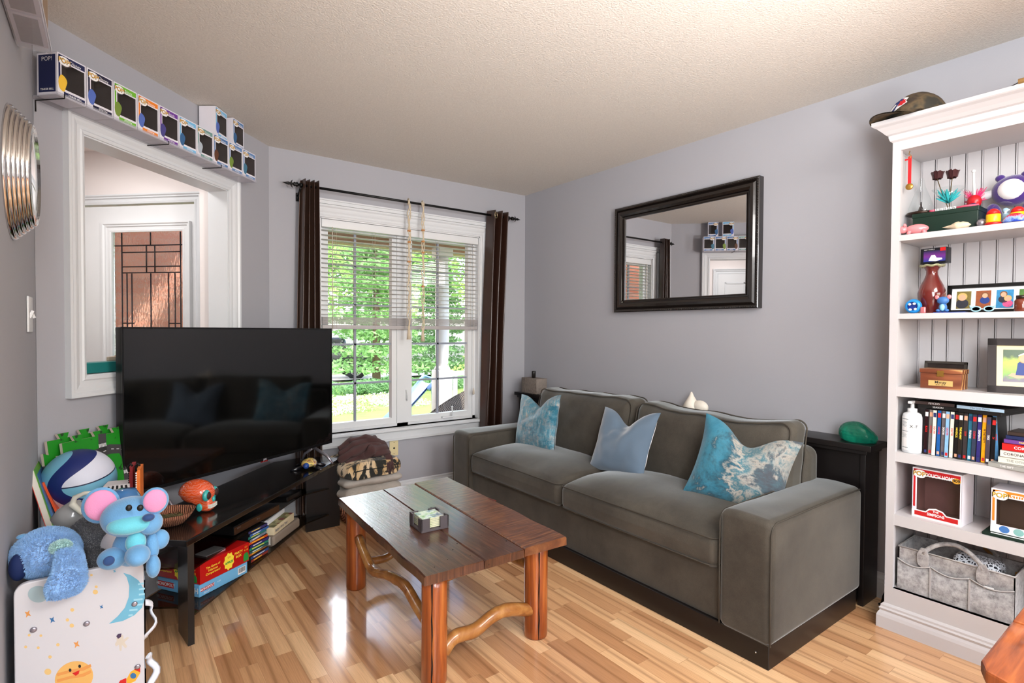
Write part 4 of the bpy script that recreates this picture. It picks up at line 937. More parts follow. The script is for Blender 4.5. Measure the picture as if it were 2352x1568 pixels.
# ---------------------------------------------------------------- boxed collectibles above the opening
cl_ = clear('box_window', (.93, .93, .95), .35, .06)
inner = M('box_inner', (.27, .24, .23), .7, var=.3, vs=20)
boxw = M('box_card', (.88, .87, .90), .45, var=.03)
bubble = M('bubble_white', (.93, .93, .93), .5)
def pop_box(label, loc, rz, band, name, word, patch, sideband=None, w_=.114, h_=.157, d_=.088, group='boxed collectible figures on the shelf', number='', inner_c=None, side_word=None, cat='boxed figure'):
    """box front faces local -y, x to the right"""
    root = thing('figure_box', label, cat, loc, rz, group)
    f0, f1 = .016, w_-.006; g0, g1 = .030, h_-.030
    b = B(); b.box((0, .001, 0), (w_, d_, .0015)); b.box((0, .001, h_-.0015), (w_, d_, h_)); b.box((0, d_-.0015, 0), (w_, d_, h_)); b.box((0, .001, 0), (.0015, d_, h_)); b.box((w_-.0015, 0, 0), (w_, d_, h_))
    for a in ((0, 0, w_, g0), (0, g1, w_, h_), (0, g0, f0, g1), (f1, g0, w_, g1)): b.box((a[0], 0, a[1]), (a[2], .0012, a[3]))
    b.obj('carton', boxw, root)
    B().box((.003, d_-.004, .003), (w_-.003, d_-.002, h_-.003)).box((w_-.003, .003, .003), (w_-.0018, d_-.003, h_-.003)).box((.0018, .003, .003), (.003, d_-.003, h_-.003)).obj('backing', inner_c or inner, root)
    B().box((.01, .02, .0016), (w_-.01, d_-.01, .012), .002).obj('tray', inner_c or inner, root)
    b = B(); b.box((f0, .0004, g0), (f1, .0009, g1)); b.obj('window', cl_, root)
    b = B(); b.x = fx; b.box((.005, g1+.005, -.0009), (w_-.005, h_-.005, -.0006)); b.box((.004, g0+.012, -.0009), (f0-.005, h_-.006, -.0006)); b.box((.024, .006, -.0009), (w_-.006, .021, -.0006)); b.obj('colour_band', band, root)
    b = B(); b.x = fx; b.prism([(.027+.024*math.cos(a)*(1+.1*math.cos(5*a)), h_-.024+.0165*math.sin(a)) for a in [2*PI*k/20 for k in range(20)]], .0004, T(0, 0, -.0006)); b.x = None
    bb_ = b.obj('speech_bubble', bubble, root)
    b = B(); text(b, 'POP!', .024, fx @ T(.027, h_-.024, -.0000), bold=.035); b.obj('logo_outline', prb, bb_)
    b = B(); text(b, 'POP!', .0225, fx @ T(.027, h_-.0235, .0003), bold=.005); b.obj('logo', M('logo_gold', (.90, .68, .18), .4), bb_)
    b = B(); text(b, word, .016, fx @ T(.071, h_-.019, -.0003)); 
    if name: text(b, name, .0115 if len(name) < 9 else .0095, fx @ T(.068, .0135, -.0003), bold=.02)
    b.obj('lettering', wht, root)
    if patch: # plain printed shape in the colours of the artwork
        b = B(); b.x = fx; b.prism([(.003+.032*(.5+.5*math.cos(a))*(1+.1*math.sin(3*a)), .050+.030*math.sin(a)) for a in [2*PI*k/22 for k in range(22)]], .0006, T(0, 0, -.0006)); b.obj('printed_patch', patch, root)
    if number: b = B(); text(b, number, .016, fx @ T(w_-.017, h_-.019, -.0002), bold=.02); b.obj('number', yel, root)
    # navy side panel
    b = B(); b.x = sx; b.box((-d_+.008, .012, -.0011), (-.008, h_-.008, -.0008)); b.obj('side_print', sideband or band, root)
    if side_word: b = B(); text(b, side_word, .010, sx @ T(-d_/2, .022, -.0004), bold=.02); text(b, 'POP!', .022, sx @ T(-d_/2, h_-.024, -.0004)); b.obj('side_lettering', yel if 0 else wht, root)
    return root
C_ = lambda n_, c: M('band_'+n_, c, .45, var=.04)
bandc = [C_('navy', (.10, .13, .30)), C_('dark_navy', (.10, .10, .22)), C_('lime', (.42, .70, .18)), C_('orange', (.90, .50, .14)), C_('purple', (.42, .20, .58)), C_('sky', (.45, .72, .88)), C_('silver_green', (.42, .58, .56)), C_('blue', (.28, .45, .66)), C_('blue2', (.34, .50, .70)), C_('blue3', (.36, .52, .72))]
pat = [C_('p_yellow', (.92, .74, .22)), C_('p_blue', (.32, .42, .72)), C_('p_green', (.45, .55, .22)), C_('p_blue', 0), C_('p_violet', (.28, .26, .52)) , C_('p_deep', (.20, .38, .56)), C_('p_grey', (.68, .72, .76)), C_('p_brown', (.36, .22, .14)), C_('p_green', 0), C_('p_teal', (.25, .45, .55))]
words = ['Disney', 'Disney', 'Stitch', 'Disney', 'Stitch', 'Disney', 'Disney', 'Disney', 'Disney', 'Disney']
nms = ['TINKER BELL', 'STITCH', 'STITCH', 'STITCH', 'STITCH', 'STITCH', 'STITCH', 'DAVID', 'STITCH', 'STITCH']
labs = ['navy-banded figure box with yellow print, first on the shelf by the left wall', 'dark-banded figure box with blue print, second from the left wall', 'lime green banded figure box, third from the left wall', 'orange banded figure box, fourth from the left wall', 'purple banded figure box, fifth from the left wall', 'sky blue banded figure box, sixth from the left wall', 'grey-green banded figure box with pale print, seventh from the left wall', 'blue banded figure box with brown print, eighth from the left wall', 'blue banded figure box, ninth from the left wall', 'last figure box in the shelf row, nearest the front window']
SW = .1192; SZ = 2.119
for i in range(10):
    p = O(1.505-SW*i, .118, SZ)
    # local +x runs towards smaller s (to the right), local -y faces the room
    pop_box(labs[i], p, R(45), bandc[i], nms[i], words[i], pat[i], side_word='TINKER BELL' if i == 0 else None)
p = O(.632, .10, SZ+.159); pop_box('figure box turned sideways, left of the two stacked on top of the shelf row', p, R(45)+R(8), bandc[5], 'STITCH', 'Disney', pat[1], sideband=boxw)
p = O(.475, .088, SZ+.159); pop_box('figure box seen side on, right of the two stacked on top of the shelf row', p, R(45)+R(4), bandc[8], 'STITCH', 'Disney', pat[5], sideband=boxw, w_=.105)
shc = clear('acrylic', (.95, .95, .97), .45, .04, .25, (.85, .85, .88))
root = thing('display_shelf', 'long clear acrylic display shelf above the foyer opening', 'shelf', O(.93, .06, SZ-.006))
def OB(o): b = B(); b.x = Matrix.Translation(-V(o)); return b
og = O(.93, .06, SZ-.006)
b = OB(og); wallbox(b, .318, 1.515, .004, .128, SZ-.006, SZ-.001); b.obj('board', shc, root)
b = OB(og); wallbox(b, .318, 1.515, .124, .128, SZ-.001, SZ+.008); b.obj('lip', shc, root)
for s_ in (1.49, .99, .63):
    b = OB(og); b.tube([O(s_, .006, SZ-.05), O(s_, .006, SZ-.009), O(s_, .131, SZ-.009), O(s_, .131, SZ+.006)], .0022, 6); b.obj('bracket', blackm, root)
# ---------------------------------------------------------------- left wall: round mirror, second shelf with boxes
chrome = NT('chrome'); chrome.set(Metallic=1, Roughness=.12, Base_Color=(.72, .69, .66, 1)); chrome.bump(chrome.noise(chrome.co(), 6), .02, .01)
rm = thing('round_mirror', 'round convex mirror in a stepped silver ring frame on the left wall', 'mirror', (LW, -1.66, 1.70))
b = B(); prof = [(.19, 0)]
for k in range(6):
    r0 = .185-.0085*k; h0 = .008+.0085*k
    prof += [(r0+.004, h0-.004), (r0+.002, h0+.001), (r0-.003, h0+.003), (r0-.006, h0)]
prof += [(.130, .054), (.128, .050)]
b.lathe(prof, (0, 0, 0), 64, axis='X'); b.obj('frame', chrome.m, rm)
B().lathe([(.131, .046), (.10, .050), (.05, .053), (0.001, .054)], (0, 0, 0), 48, axis='X').obj('glass', mm.m, rm)
root = thing('corner_shelf', 'clear acrylic shelf with boxes high on the left wall', 'shelf', (LW+.05, -1.95, 2.11))
B().box((-.046, -.5, 0), (.035, .41, .005)).obj('board', shc, root)
B().box((.032, -.5, .005), (.035, .41, .014)).obj('lip', M('acrylic_edge', (.85, .86, .90), .2), root)
for k, (y1, y0) in enumerate(((-1.56, -1.76), (-1.77, -2.08))):
    r2_ = thing('figure_box', ['white box with grey printed base, far one on the high left wall shelf', 'white box with grey printed base, near one on the high left wall shelf'][k], 'box', (LW+.006, y0, 2.1165), group='white boxes on the left wall shelf')
    B().box((0, 0, 0), (.072, y1-y0, .20), .001).obj('carton', boxw, r2_)
    b = B(); b.box((.010, .012, -.0008), (.062, y1-y0-.012, -.0002)); b.obj('base_print', M('grey_print', (.56, .54, .55), .6, var=.35, vs=70), r2_)
    b = B(); b.box((.0722, .02, .03), (.0728, y1-y0-.02, .17)); b.obj('front_print', M('tan_print', (.60, .50, .40), .5, var=.3), r2_)
# green ledge box inside the opening
root = thing('planter_tray', 'teal tray with pale ornament standing on the sill of the foyer opening', 'tray', O(1.15, -.06, OZ0+.008))
B().obox((0, 0, .022), (.26, .075, .044), R(45), .002).obj('tray', M('teal_tray', (.10, .45, .44), .5), root)
b = B()
for k in range(3): b.obox((.03+.028*k, .03+.028*k, .055+.006*(k == 1)), (.05, .012, .02), R(45), .004)
b.obj('ornament', M('pale_wood', (.78, .70, .62), .5), root)
# ---------------------------------------------------------------- bookcase against the right wall
BY0, BY1, BF, BBK = -2.876, -3.76, -.281, -.004
bc = thing('bookcase', 'tall white bookcase with beadboard back and crown moulding on the right', 'bookcase', (-.14, -3.3, 0))
bwhite = M('bookcase_paint', (.765, .755, .76), .4, var=.03, vs=6)
def KB(): b = B(); b.x = Matrix.Translation((.14, 3.3, 0)); return b
KB().box((BF+.02, BY0, 0), (BBK, BY0-.02, 2.075)).obj('side_panel', bwhite, bc); KB().box((BF+.02, BY1, 0), (BBK, BY1+.02, 2.075)).obj('side_panel', bwhite, bc)
b = KB()
b.box((BF, BY0, .0), (BF+.02, BY0-.030, 2.075)); b.box((BF, BY1, 0), (BF+.02, BY1+.03, 2.075)); b.box((BF, BY0-.03, 2.018), (BF+.02, BY1+.03, 2.075)); b.box((BF, BY0-.03, 0), (BF+.02, BY1+.03, .176)); b.obj('face_frame', bwhite, bc)
# beadboard back
b = KB(); n_ = 16; y = BY0-.02; wd = (BY0-.02-BY1-.02)/n_
for k in range(n_):
    y1 = y-wd; prof = [(y, .0), (y-.003, .005), (y-.006, .001), (y-.009, .005), (y-.012, .005), (y1, .005)]
    for (a, h0), (c_, h1) in zip(prof, prof[1:]): b.add([(BBK-.006-h0, a, .17), (BBK-.006-h1, c_, .17), (BBK-.006-h1, c_, 2.03), (BBK-.006-h0, a, 2.03)], [(0, 1, 2, 3)])
    y = y1
b.obj('back_panel', bwhite, bc)
SHZ = [1.664, 1.337, 1.030, .756, .491, .176]
SHT = [.024, .022, .040, .041, .046, .02]
for z, th in zip(SHZ, SHT): KB().box((BF+.001, BY0-.022, z-th), (BBK-.01, BY1+.022, z)).obj('shelf_board', bwhite, bc)
KB().box((BF+.02, BY0-.02, 2.018), (BBK-.01, BY1+.02, 2.03)).obj('shelf_board', bwhite, bc)
def sweep3(b, prof):
    """profile (out,z) mitred round left side, front, right side"""
    rows = []
    for o_, z in prof: rows.append([(BBK, BY0+o_, z), (BF-o_, BY0+o_, z), (BF-o_, BY1-o_, z), (BBK, BY1-o_, z)])
    n = len(rows); b.add([p for r_ in rows for p in r_], [(i*4+k, i*4+k+1, (i+1)*4+k+1, (i+1)*4+k) for i in range(n-1) for k in range(3)]); return b
b = KB(); sweep3(b, [(0, 2.055), (.008, 2.062), (.012, 2.075), (.012, 2.083), (.020, 2.088), (.030, 2.100), (.045, 2.115), (.056, 2.122), (.060, 2.126), (.060, 2.140), (0, 2.140)])
b.box((BF-.058, BY0+.058, 2.132), (BBK, BY1-.058, 2.1395)); b.obj('crown_moulding', bwhite, bc)
b = KB(); sweep3(b, [(.0, .0), (.022, 0), (.022, .050), (.018, .062), (.012, .072), (.016, .082), (.010, .088), (.010, .096), (.004, .102), (.0, .104)]); b.obj('base_moulding', bwhite, bc)
TOPZ = 2.140
def G_(px, py, x): return hx(px, py, x)
# cap
capc = NT('cap_camo'); v = capc.co(); capc.col(capc.ramp(capc.noise(v, 16, 3), [(.35, srgb((.20, .16, .12))), (.5, srgb((.34, .28, .19))), (.62, srgb((.16, .15, .12)))])); capc.set(Roughness=.8); capc.bump(capc.noise(v, 500), .2, .001)
cp = thing('baseball_cap', 'olive brown baseball cap with bird and maple leaf emblem on top of the bookcase', 'cap', (-.225, -2.945, TOPZ+.003), R(150))
cp.scale = (1.12,)*3
b = B(); b.ball((0, 0, .0), (.098, .082, .098), 32, 20, fn=lambda p: V((p.x*(1+.03*nz(p*20)), p.y, max(p.z*(1.0+.02*nz(p*30)), -.001)))); crown = b.obj('crown', capc.m, cp)
b = B(); b.grid(lambda i, j: V(((.070+.105*math.sqrt(max(0, 1-(2*i-1)**2*.92)))*j+(.05)*(1-j), (2*i-1)*.086*(1-.06*j), .010-.014*j*(1)+(.012)*(1-(2*i-1)**2)*1.0)), 20, 8)
b.grid(lambda i, j: V(((.070+.105*math.sqrt(max(0, 1-(2*i-1)**2*.92)))*j+(.05)*(1-j), (2*i-1)*.086*(1-.06*j), .0065-.014*j+(.012)*(1-(2*i-1)**2))), 20, 8); b.obj('brim', capc.m, cp)
# embroidered emblem wrapped on the crown front
def on_cap(pts, lift):
    out = []
    for u_, v_ in pts:
        a = u_/.086; e_ = v_; r_ = math.sqrt(max(0, 1-(v_/.098)**2)); out.append(V((.0985*r_*math.cos(a)+lift*1.0, .0830*r_*math.sin(a), v_+.000)))
    return out
emw = M('emb_white', (.9, .9, .9), .6); emb = M('emb_blue', (.10, .16, .42), .6); emr = M('emb_red', (.72, .08, .12), .6)
def emblem(pts, lift, m, par):
    b = B(); P = on_cap(pts, lift); c_ = on_cap([(sum(p[0] for p in pts)/len(pts), sum(p[1] for p in pts)/len(pts))], lift)[0]
    b.add(P+[c_], [(i, (i+1) % len(P), len(P)) for i in range(len(P))]); return b.obj('emblem', m, par)
emblem([(-.050, .030), (-.030, .022), (-.012, .012), (.004, .026), (.020, .034), (.046, .048), (.040, .056), (.044, .070), (.030, .072), (.012, .076), (-.014, .066), (-.034, .044)], .0035, emw, cp)
emblem([(-.044, .031), (-.022, .026), (-.008, .018), (.004, .032), (.012, .048), (.020, .056), (.030, .068), (.010, .072), (-.014, .062), (-.030, .044)], .0050, emb, cp)
emblem([(-.030, .032), (-.012, .026), (-.002, .036), (.006, .050), (-.004, .052), (-.018, .042)], .0062, emw, cp)
emblem([(.014, .040), (.026, .042), (.030, .038), (.034, .044), (.044, .048), (.039, .054), (.042, .062), (.033, .060), (.028, .067), (.024, .059), (.014, .060), (.019, .052)], .0064, emr, cp)
root = thing('wooden_wand', 'tan wooden peg with a thin wire lying on the bookcase top at the photo edge', 'ornament', (-.30, -3.27, TOPZ+.002)); b = B(); b.tube([(0, 0, .018), (.01, -.12, .025)], .012, 10); b.obj('handle', M('tan_wood', (.72, .55, .33), .5, var=.15), root); b = B(); b.tube([(0, 0, .018), (0, .045, .002)], .0018, 6); b.obj('wire', came, root)
# ---- shelf one
z = SHZ[0]
gbx = thing('green_box', 'dark green lidded box on the top shelf of the bookcase', 'box', (-.23, -2.935, z), 0)
B().box((0, -.215, 0), (.13, 0, .088), .003).obj('body', M('dark_green', (.04, .15, .11), .4), gbx); B().box((-.002, -.217, .070), (.132, .002, .0885), .002).obj('lid', M('dark_green', 0), gbx)
glassc = clear('thin_glass', (.97, .99, .99), .5, .02)
dome = thing('glass_dome', 'clear glass bell with tiny tower on a dark base on the green box', 'glass dome', (-.175, -2.948, z+.089))
B().lathe([(.046, 0), (.052, .004), (.050, .012), (.02, .015)], (0, 0, 0), 28).obj('base', M('bronze_dark', (.20, .14, .11), .25, .5), dome)
B().lathe([(.045, .012), (.044, .03), (.030, .075), (.014, .12), (.010, .15), (.008, .158)], (0, 0, 0), 28, cap=False).obj('glass', glassc, dome)
b = B(); b.tube([(0, 0, .012), (0, 0, .058)], [.008, .0015], 4); 
for k in range(4): b.tube([(.012*math.cos(PI/4+PI/2*k), .012*math.sin(PI/4+PI/2*k), .012), (.003*math.cos(PI/4+PI/2*k), .003*math.sin(PI/4+PI/2*k), .036)], .0025, 4)
b.obj('tower', came, dome)
mg = thing('martini_glass', 'martini glass with turquoise feathers and two dried roses on the green box', 'glass', (-.155, -3.035, z+.089))
B().lathe([(.028, .0), (.028, .002), (.004, .006), (.003, .035), (.01, .045), (.055, .098), (.054, .098), (.009, .047)], (0, 0, 0), 28, cap=False).obj('glass', glassc, mg)
ft = M('turquoise_feather', (.16, .66, .68), .8, var=.25, vs=60)
b = B()
for k in range(70):
    a = random.uniform(0, 2*PI); r1 = random.uniform(.01, .042); z1 = random.uniform(.055, .10); b.tube([(0, 0, .040), (r1*.5*math.cos(a), r1*.5*math.sin(a), (z1+.04)/2), (r1*math.cos(a), r1*math.sin(a), z1)], [.003, .004, .001], 4)
b.obj('feathers', ft, mg)
for k, (dy, zz) in enumerate(((.038, .168), (-.012, .162))):
    r_ = thing('dried_rose', ['dried dark red rose standing in the martini glass, the one nearer the bookcase side', 'dried dark red rose standing in the martini glass, the one further right'][k], 'rose', (-.155, -3.035, z+.135), group='dried roses in the martini glass')
    B().tube([(0, -.005, -.04), (0, dy*.5, .03), (.0, dy, zz-.068)], .0016, 6).obj('stem', M('dry_stem', (.35, .28, .16), .8), r_)
    b = B()
    for j in range(9):
        a = j*2.4; rr = .006+.0018*j
        b.grid(lambda i, k_: V((math.cos(a+(i-.5)*1.6)*rr*(1+.35*k_*k_), dy+math.sin(a+(i-.5)*1.6)*rr*(1+.35*k_*k_), zz-.068+k_*(.034-.001*j)+.002*math.sin(i*9))), 6, 4)
    b.obj('petals', M('dried_petal', (.22, .05, .06), .8, var=.4, vs=60, sheen=.4), r_)
gm = thing('novelty_pen', 'white stemmed red feather-topped novelty pen holder on the green box', 'pen', (-.15, -3.118, z+.089))
B().ball((0, 0, .030), (.020, .024, .028), 16, 10).obj('head', M('novelty_red', (.72, .08, .12), .3), gm)
B().tube([(0, 0, .05), (0, .004, .150)], .0045, 10).obj('stick', white, gm); B().ball((0, .004, .153), .007, 10, 8).obj('tip', white, gm)
b = B()
for k in range(110):
    a = random.uniform(-1.6, 1.6); r1 = random.uniform(.02, .042); zz = random.uniform(.02, .085); b.tube([(.006, 0, .03), (.006, math.sin(a)*r1, zz)], [.0022, .0006], 4)
b.obj('fluff', M('magenta_fluff', (.80, .12, .38), .85, var=.2, vs=60), gm)
b = B(); b.ball((-.021, .0, .016), (.004, .013, .005), 10, 6); b.obj('blue_trim', navy, gm)
nb = thing('name_beads', 'string of white letter beads lying along the front of the green box', 'bead string', (-.214, -3.035, z+.089))
b = B()
for k in range(5): b.rbox((0, -.014*k+.02, .0055), (.011, .011, .011), .002, 2)
b.obj('bead', wht, nb)
b = B()
for k, c_ in enumerate('SUSAN'): text(b, c_, .011, Matrix(((0, 0, -1, -.0058), (-1, 0, 0, -.014*k+.02), (0, 1, 0, .0055), (0, 0, 0, 1))), bold=.02)
b.obj('lettering', prb, nb)
b = B(); b.tube([(0, .028, .005), (0, .045, .006)], .005, 8); b.obj('ribbon', M('pink_ribbon', (.85, .35, .45), .5, var=.3, vs=80), nb); b = B(); b.tube([(0, -.044, .005), (0, -.085, .006), (.01, -.11, .006)], .0045, 8); b.obj('ribbon', M('pink_ribbon', (.85, .35, .45), .5, var=.3, vs=80), nb)
md = thing('medal', 'small gold medal on a red ribbon hanging from a hook under the bookcase top', 'medal', (-.24, -2.925, 2.017))
b = B(); b.tube([(0, 0, 0), (0, .004, -.012), (0, -.004, -.018), (0, -.002, -.03), (0, .006, -.026)], .0015, 6); b.obj('hook', M('hook_brass', (.75, .58, .28), .3, .9), md)
b = B(); b.box((-.0008, -.006, -.135), (.0008, .006, -.022)); b.obj('ribbon', M('red_ribbon', (.82, .10, .12), .5), md); b = B(); b.box((-.0008, .006, -.036), (.0008, .018, -.030)); b.obj('ribbon', M('red_ribbon', (.82, .10, .12), .5), md)
B().lathe([(.002, -.003), (.013, -.003), (.014, 0), (.013, .003), (.002, .003)], (0, 0, -.148), 16, axis='X').obj('disc', MT['hook_brass'], md)
pig = thing('pig_figurine', 'pink glazed pig figurine at the front of the top shelf', 'pig figurine', (-.252, -2.958, z), R(100))
pk = M('pink_glaze', (.88, .52, .54), .2, var=.12, vs=30, coat=.6)
b = B(); b.ball((.0, 0, .022), (.040, .020, .020), 20, 12); b.ball((.046, .0, .024), (.017, .016, .016), 16, 10); b.lathe([(.006, 0), (.006, .008)], (.060, 0, .021), 10, axis='X')
for s1 in (1, -1):
    for s2 in (1, -1): b.tube([(s1*.022, s2*.011, .015), (s1*.028, s2*.013, .001)], .0075, 8)
b.obj('body', pk, pig)
for s2 in (1, -1):
    b = B(); b.ball((.040, s2*.012, .040), (.005, .006, .008), 8, 6); b.obj('ear', pk, pig); b = B(); b.ball((.056, s2*.009, .030), .0022, 6, 5); b.obj('eye', prb, pig)
b = B(); b.lathe([(.0, 0), (.012, .01), (.018, .025), (.016, .032), (.022, .04), (.016, .05), (.010, .062), (.003, .085), (0, .092)], (0, 0, 0), 20, axis='Y', fn=lambda p: V((p.x*(1+.3*nz(p*60)), p.y, p.z*.8*(1+.3*nz(p*50)))))
tag(b.obj('seashell', M('shell_cream', (.85, .77, .66), .5, var=.25, vs=50), loc=(-.255, -3.135, z+.014)), 'cream spiral seashell lying at the front of the top shelf', 'shell')
tag(B().ball((0, 0, .016), .016, 16, 12).obj('silver_ball', silver, loc=(-.245, -3.163, z)), 'small silver ball between the green box and the red and yellow pot', 'ball')
# plain purple round plush sitting behind the glass dome
pu = M('purple_plush', (.25, .14, .45), .9, var=.15, sheen=.8, bump=.5, bs=350); lg = M('grey_plush', (.72, .71, .72), .9, sheen=.6, bump=.4, bs=350)
pp = thing('round_plush', 'round purple plush toy with pale belly sitting at the back of the top shelf', 'plush toy', (-.10, -3.225, z))
b = B(); b.ball((0, 0, .150), (.045, .066, .060), 26, 18); b.ball((0, .060, .055), (.025, .030, .055), 14, 10); b.ball((0, -.05, .055), (.025, .030, .055), 14, 10); b.obj('body', pu, pp)
b = B(); b.ball((-.024, 0, .150), (.028, .044, .042), 22, 14); b.obj('belly', M('white_plush', (.88, .86, .86), .9, sheen=.4), pp)
for s_ in (-1, 1): b = B(); b.tube([(0, s_*.058, .150), (-.01, s_*.095, .142), (-.02, s_*.125, .125)], [.016, .015, .017], 10); b.obj('arm', lg, pp)
for s_ in (-1, 1): b = B(); b.ball((-.006, s_*.038, .204), (.014, .016, .014), 12, 8); b.obj('ear', pu, pp)
gd = thing('snow_globe', 'clear glass globe with small blue figure in front of the purple plush', 'snow globe', (-.185, -3.215, z))
B().lathe([(.036, 0), (.038, .012), (.03, .016)], (0, 0, 0), 24).obj('base', M('grey_base', (.5, .48, .46), .4), gd); B().ball((0, 0, .052), .044, 24, 16).obj('glass', glassc, gd)
b = B(); b.ball((0, -.006, .035), (.010, .012, .020), 10, 8); b.ball((0, -.006, .062), .010, 10, 8); b.obj('figure', M('pale_blue', (.60, .72, .80), .4), gd)
yl = M('toy_yellow', (.92, .74, .10), .3); rd = M('toy_red', (.80, .10, .10), .3)
for k, (y, x) in enumerate(((-3.200, -.255), (-3.265, -.235))):
    r_ = thing('toy_pot', ['small round yellow pot with red top and red foot at the shelf front', 'second yellow and red round pot, behind the red and blue painted stone'][k], 'pot', (x, y, z), group='yellow and red pots on the top shelf')
    B().lathe([(.019, .006), (.022, .014), (.0215, .040), (.019, .044)], (0, 0, 0), 20).obj('body', yl, r_); B().lathe([(.0215, .040), (.018, .052), (.010, .060), (.001, .063)], (0, 0, 0), 20).obj('cap', rd, r_); B().lathe([(.022, 0), (.026, .003), (.024, .009), (.019, .011)], (0, 0, 0), 20).obj('foot', rd, r_)
ps = NT('painted_stone'); v = ps.co(); sp_ = ps.n('SeparateXYZ'); ps.l(v, sp_.inputs[0]); ad = ps.n('Math', operation='MULTIPLY_ADD'); ps.l(sp_.outputs['Z'], ad.inputs[0]); ad.inputs[1].default_value = 16; ps.l(ps.noise(v, 40, 5, .7), ad.inputs[2]); ps.col(ps.ramp(ad.outputs[0], [(.52, srgb((.16, .28, .70))), (.72, srgb((.55, .68, .90))), (.85, srgb((.75, .12, .22))), (1, srgb((.92, .25, .20)))])); ps.set(Roughness=.2)
tag(B().ball((0, 0, .0), (.022, .036, .034), 22, 14, fn=lambda p: V((p.x, p.y, max(p.z, 0)))).obj('painted_stone', ps.m, loc=(-.262, -3.262, z+.001)), 'red and blue marbled half round stone at the right of the top shelf', 'ornament')
bz = thing('bronze_figure', 'small bronze seated figure on a red base at the right photo edge', 'figurine', (-.19, -3.325, z)); b = B(); b.box((-.02, -.024, 0), (.02, .024, .012)); b.obj('base', rd, bz); b = B(); b.ball((0, 0, .028), (.018, .022, .016), 12, 8); b.ball((0, 0, .050), (.012, .014, .016), 12, 8); b.ball((0, 0, .072), .009, 10, 8); b.obj('body', MT['hook_brass'], bz)
# ---- shelf two
z = SHZ[1]
vs_t = NT('oxblood_glaze'); vs_t.col(vs_t.mix(vs_t.noise(vs_t.co(), 9, 4), srgb((.30, .07, .07)), srgb((.45, .15, .12)))); vs_t.set(Roughness=.15, Coat_Weight=.6)
va = thing('vase', 'tall dark red glazed vase with ruffled rim on the second shelf', 'vase', (-.20, -2.998, z))
B().lathe([(.028, 0), (.030, .006), (.038, .03), (.047, .065), (.048, .085), (.040, .115), (.028, .140), (.021, .160), (.020, .175), (.026, .188), (.036, .194)], (0, 0, 0), 36, cap=False).obj('body', vs_t.m, va)
B().lathe([(.034, .192), (.042, .195), (.044, .199), (.040, .201), (.032, .198)], (0, 0, 0), 48, cap=False, fn=lambda p: V((p.x, p.y, p.z+.002*math.sin(7*math.atan2(p.y, p.x))))).obj('rim', M('celadon', (.62, .62, .48), .25), va)
gb = thing('game_box', 'small dark toy car box with red corner balanced on the vase rim', 'box', (-.175, -2.968, z+.2045), R(-7))
B().box((-.045, -.090, 0), (0, 0, .063), .001).obj('box', M('box_black', (.05, .05, .08), .35), gb)
fL = Matrix(((0, 0, -1, -.0455), (-1, 0, 0, 0), (0, 1, 0, 0), (0, 0, 0, 1)))
b = B(); b.x = fL; b.box((.012, .008, .0), (.088, .052, .0005)); 
pgr = NT('purple_blue'); sp_ = pgr.n('SeparateXYZ'); pgr.l(pgr.co(), sp_.inputs[0]); pgr.col(pgr.ramp(sp_.outputs['Z'], [(.01, srgb((.12, .20, .55))), (.03, srgb((.42, .14, .50))), (.05, srgb((.16, .12, .30)))])); b.obj('cover_print', pgr.m, gb)
b = B(); b.x = fL; b.box((.070, .048, .0006), (.089, .062, .0010)); b.obj('corner_label', redp, gb)
b = B(); b.x = fL; b.prism([(.030, .012), (.055, .008), (.078, .014), (.076, .020), (.058, .022), (.052, .034), (.040, .034), (.034, .022)], .0006, T(0, 0, .0006)); b.obj('kart_print', wht, gb)
b = B(); text(b, 'HOT WHEELS', .006, fL @ T(.032, .057, .0006)); b.obj('lettering', wht, gb)
bo = thing('blue_ornament', 'round bright blue ball ornament with an open front beside the dark red vase', 'ornament', (-.255, -2.952, z))
B().lathe([(.018, -.012), (.025, -.012), (.030, 0), (.027, .014), (.014, .024), (.001, .026)], (0, 0, .030), 26, axis='X', cap=False).obj('shell', M('azure', (.12, .52, .80), .3), bo)
B().lathe([(.001, -.006), (.021, -.007)], (0, 0, .030), 20, axis='X').obj('inner', M('deep_blue', (.08, .18, .50), .4, var=.5, vs=120), bo)
b = B(); 
for yy, zz in ((-.010, .018), (.008, .016), (-.006, .04), (.010, .038)): b.ball((-.011, yy, zz), (.003, .006, .005), 8, 6)
b.obj('white_patch', wht, bo)
tag(B().rbox((0, 0, .013), (.012, .018, .026), .004, 2).obj('pink_charm', M('pink_metal', (.85, .50, .52), .25, .4), loc=(-.262, -2.988, z)), 'little pink charm between the blue ornament and the vase foot', 'charm')
fg = thing('figurine', 'small blue toy animal figurine on a dark blue card, second shelf', 'figurine', (-.250, -3.050, z+.004))
bp = M('figure_blue', (.25, .45, .70), .4, var=.1); b = B(); b.ball((0, 0, .018), (.012, .014, .018), 14, 10); b.ball((0, 0, .046), (.014, .020, .016), 14, 10); b.ball((-.006, .014, .006), (.010, .008, .006), 8, 6); b.ball((-.006, -.014, .006), (.010, .008, .006), 8, 6); b.obj('body', bp, fg)
b = B(); b.ball((-.008, 0, .018), (.007, .009, .014), 10, 8); b.obj('belly', M('pale_aqua', (.55, .78, .85), .4), fg)
for s_ in (-1, 1): b = B(); b.ball((0, s_*.020, .060), (.004, .008, .009), 10, 6); b.obj('ear', pk, fg)
tag(B().box((-.022, -.050, 0), (.022, .050, .0035), .001).obj('blue_card', M('card_blue', (.15, .25, .55), .5), loc=(-.250, -3.075, z)), 'flat dark blue card lying under the blue figurine', 'card')
pf = thing('multi_photo_frame', 'long black photo frame with a row of small family photos on the second shelf', 'photo frame', (-.135, -3.032, z), rot=(0, R(9), 0))
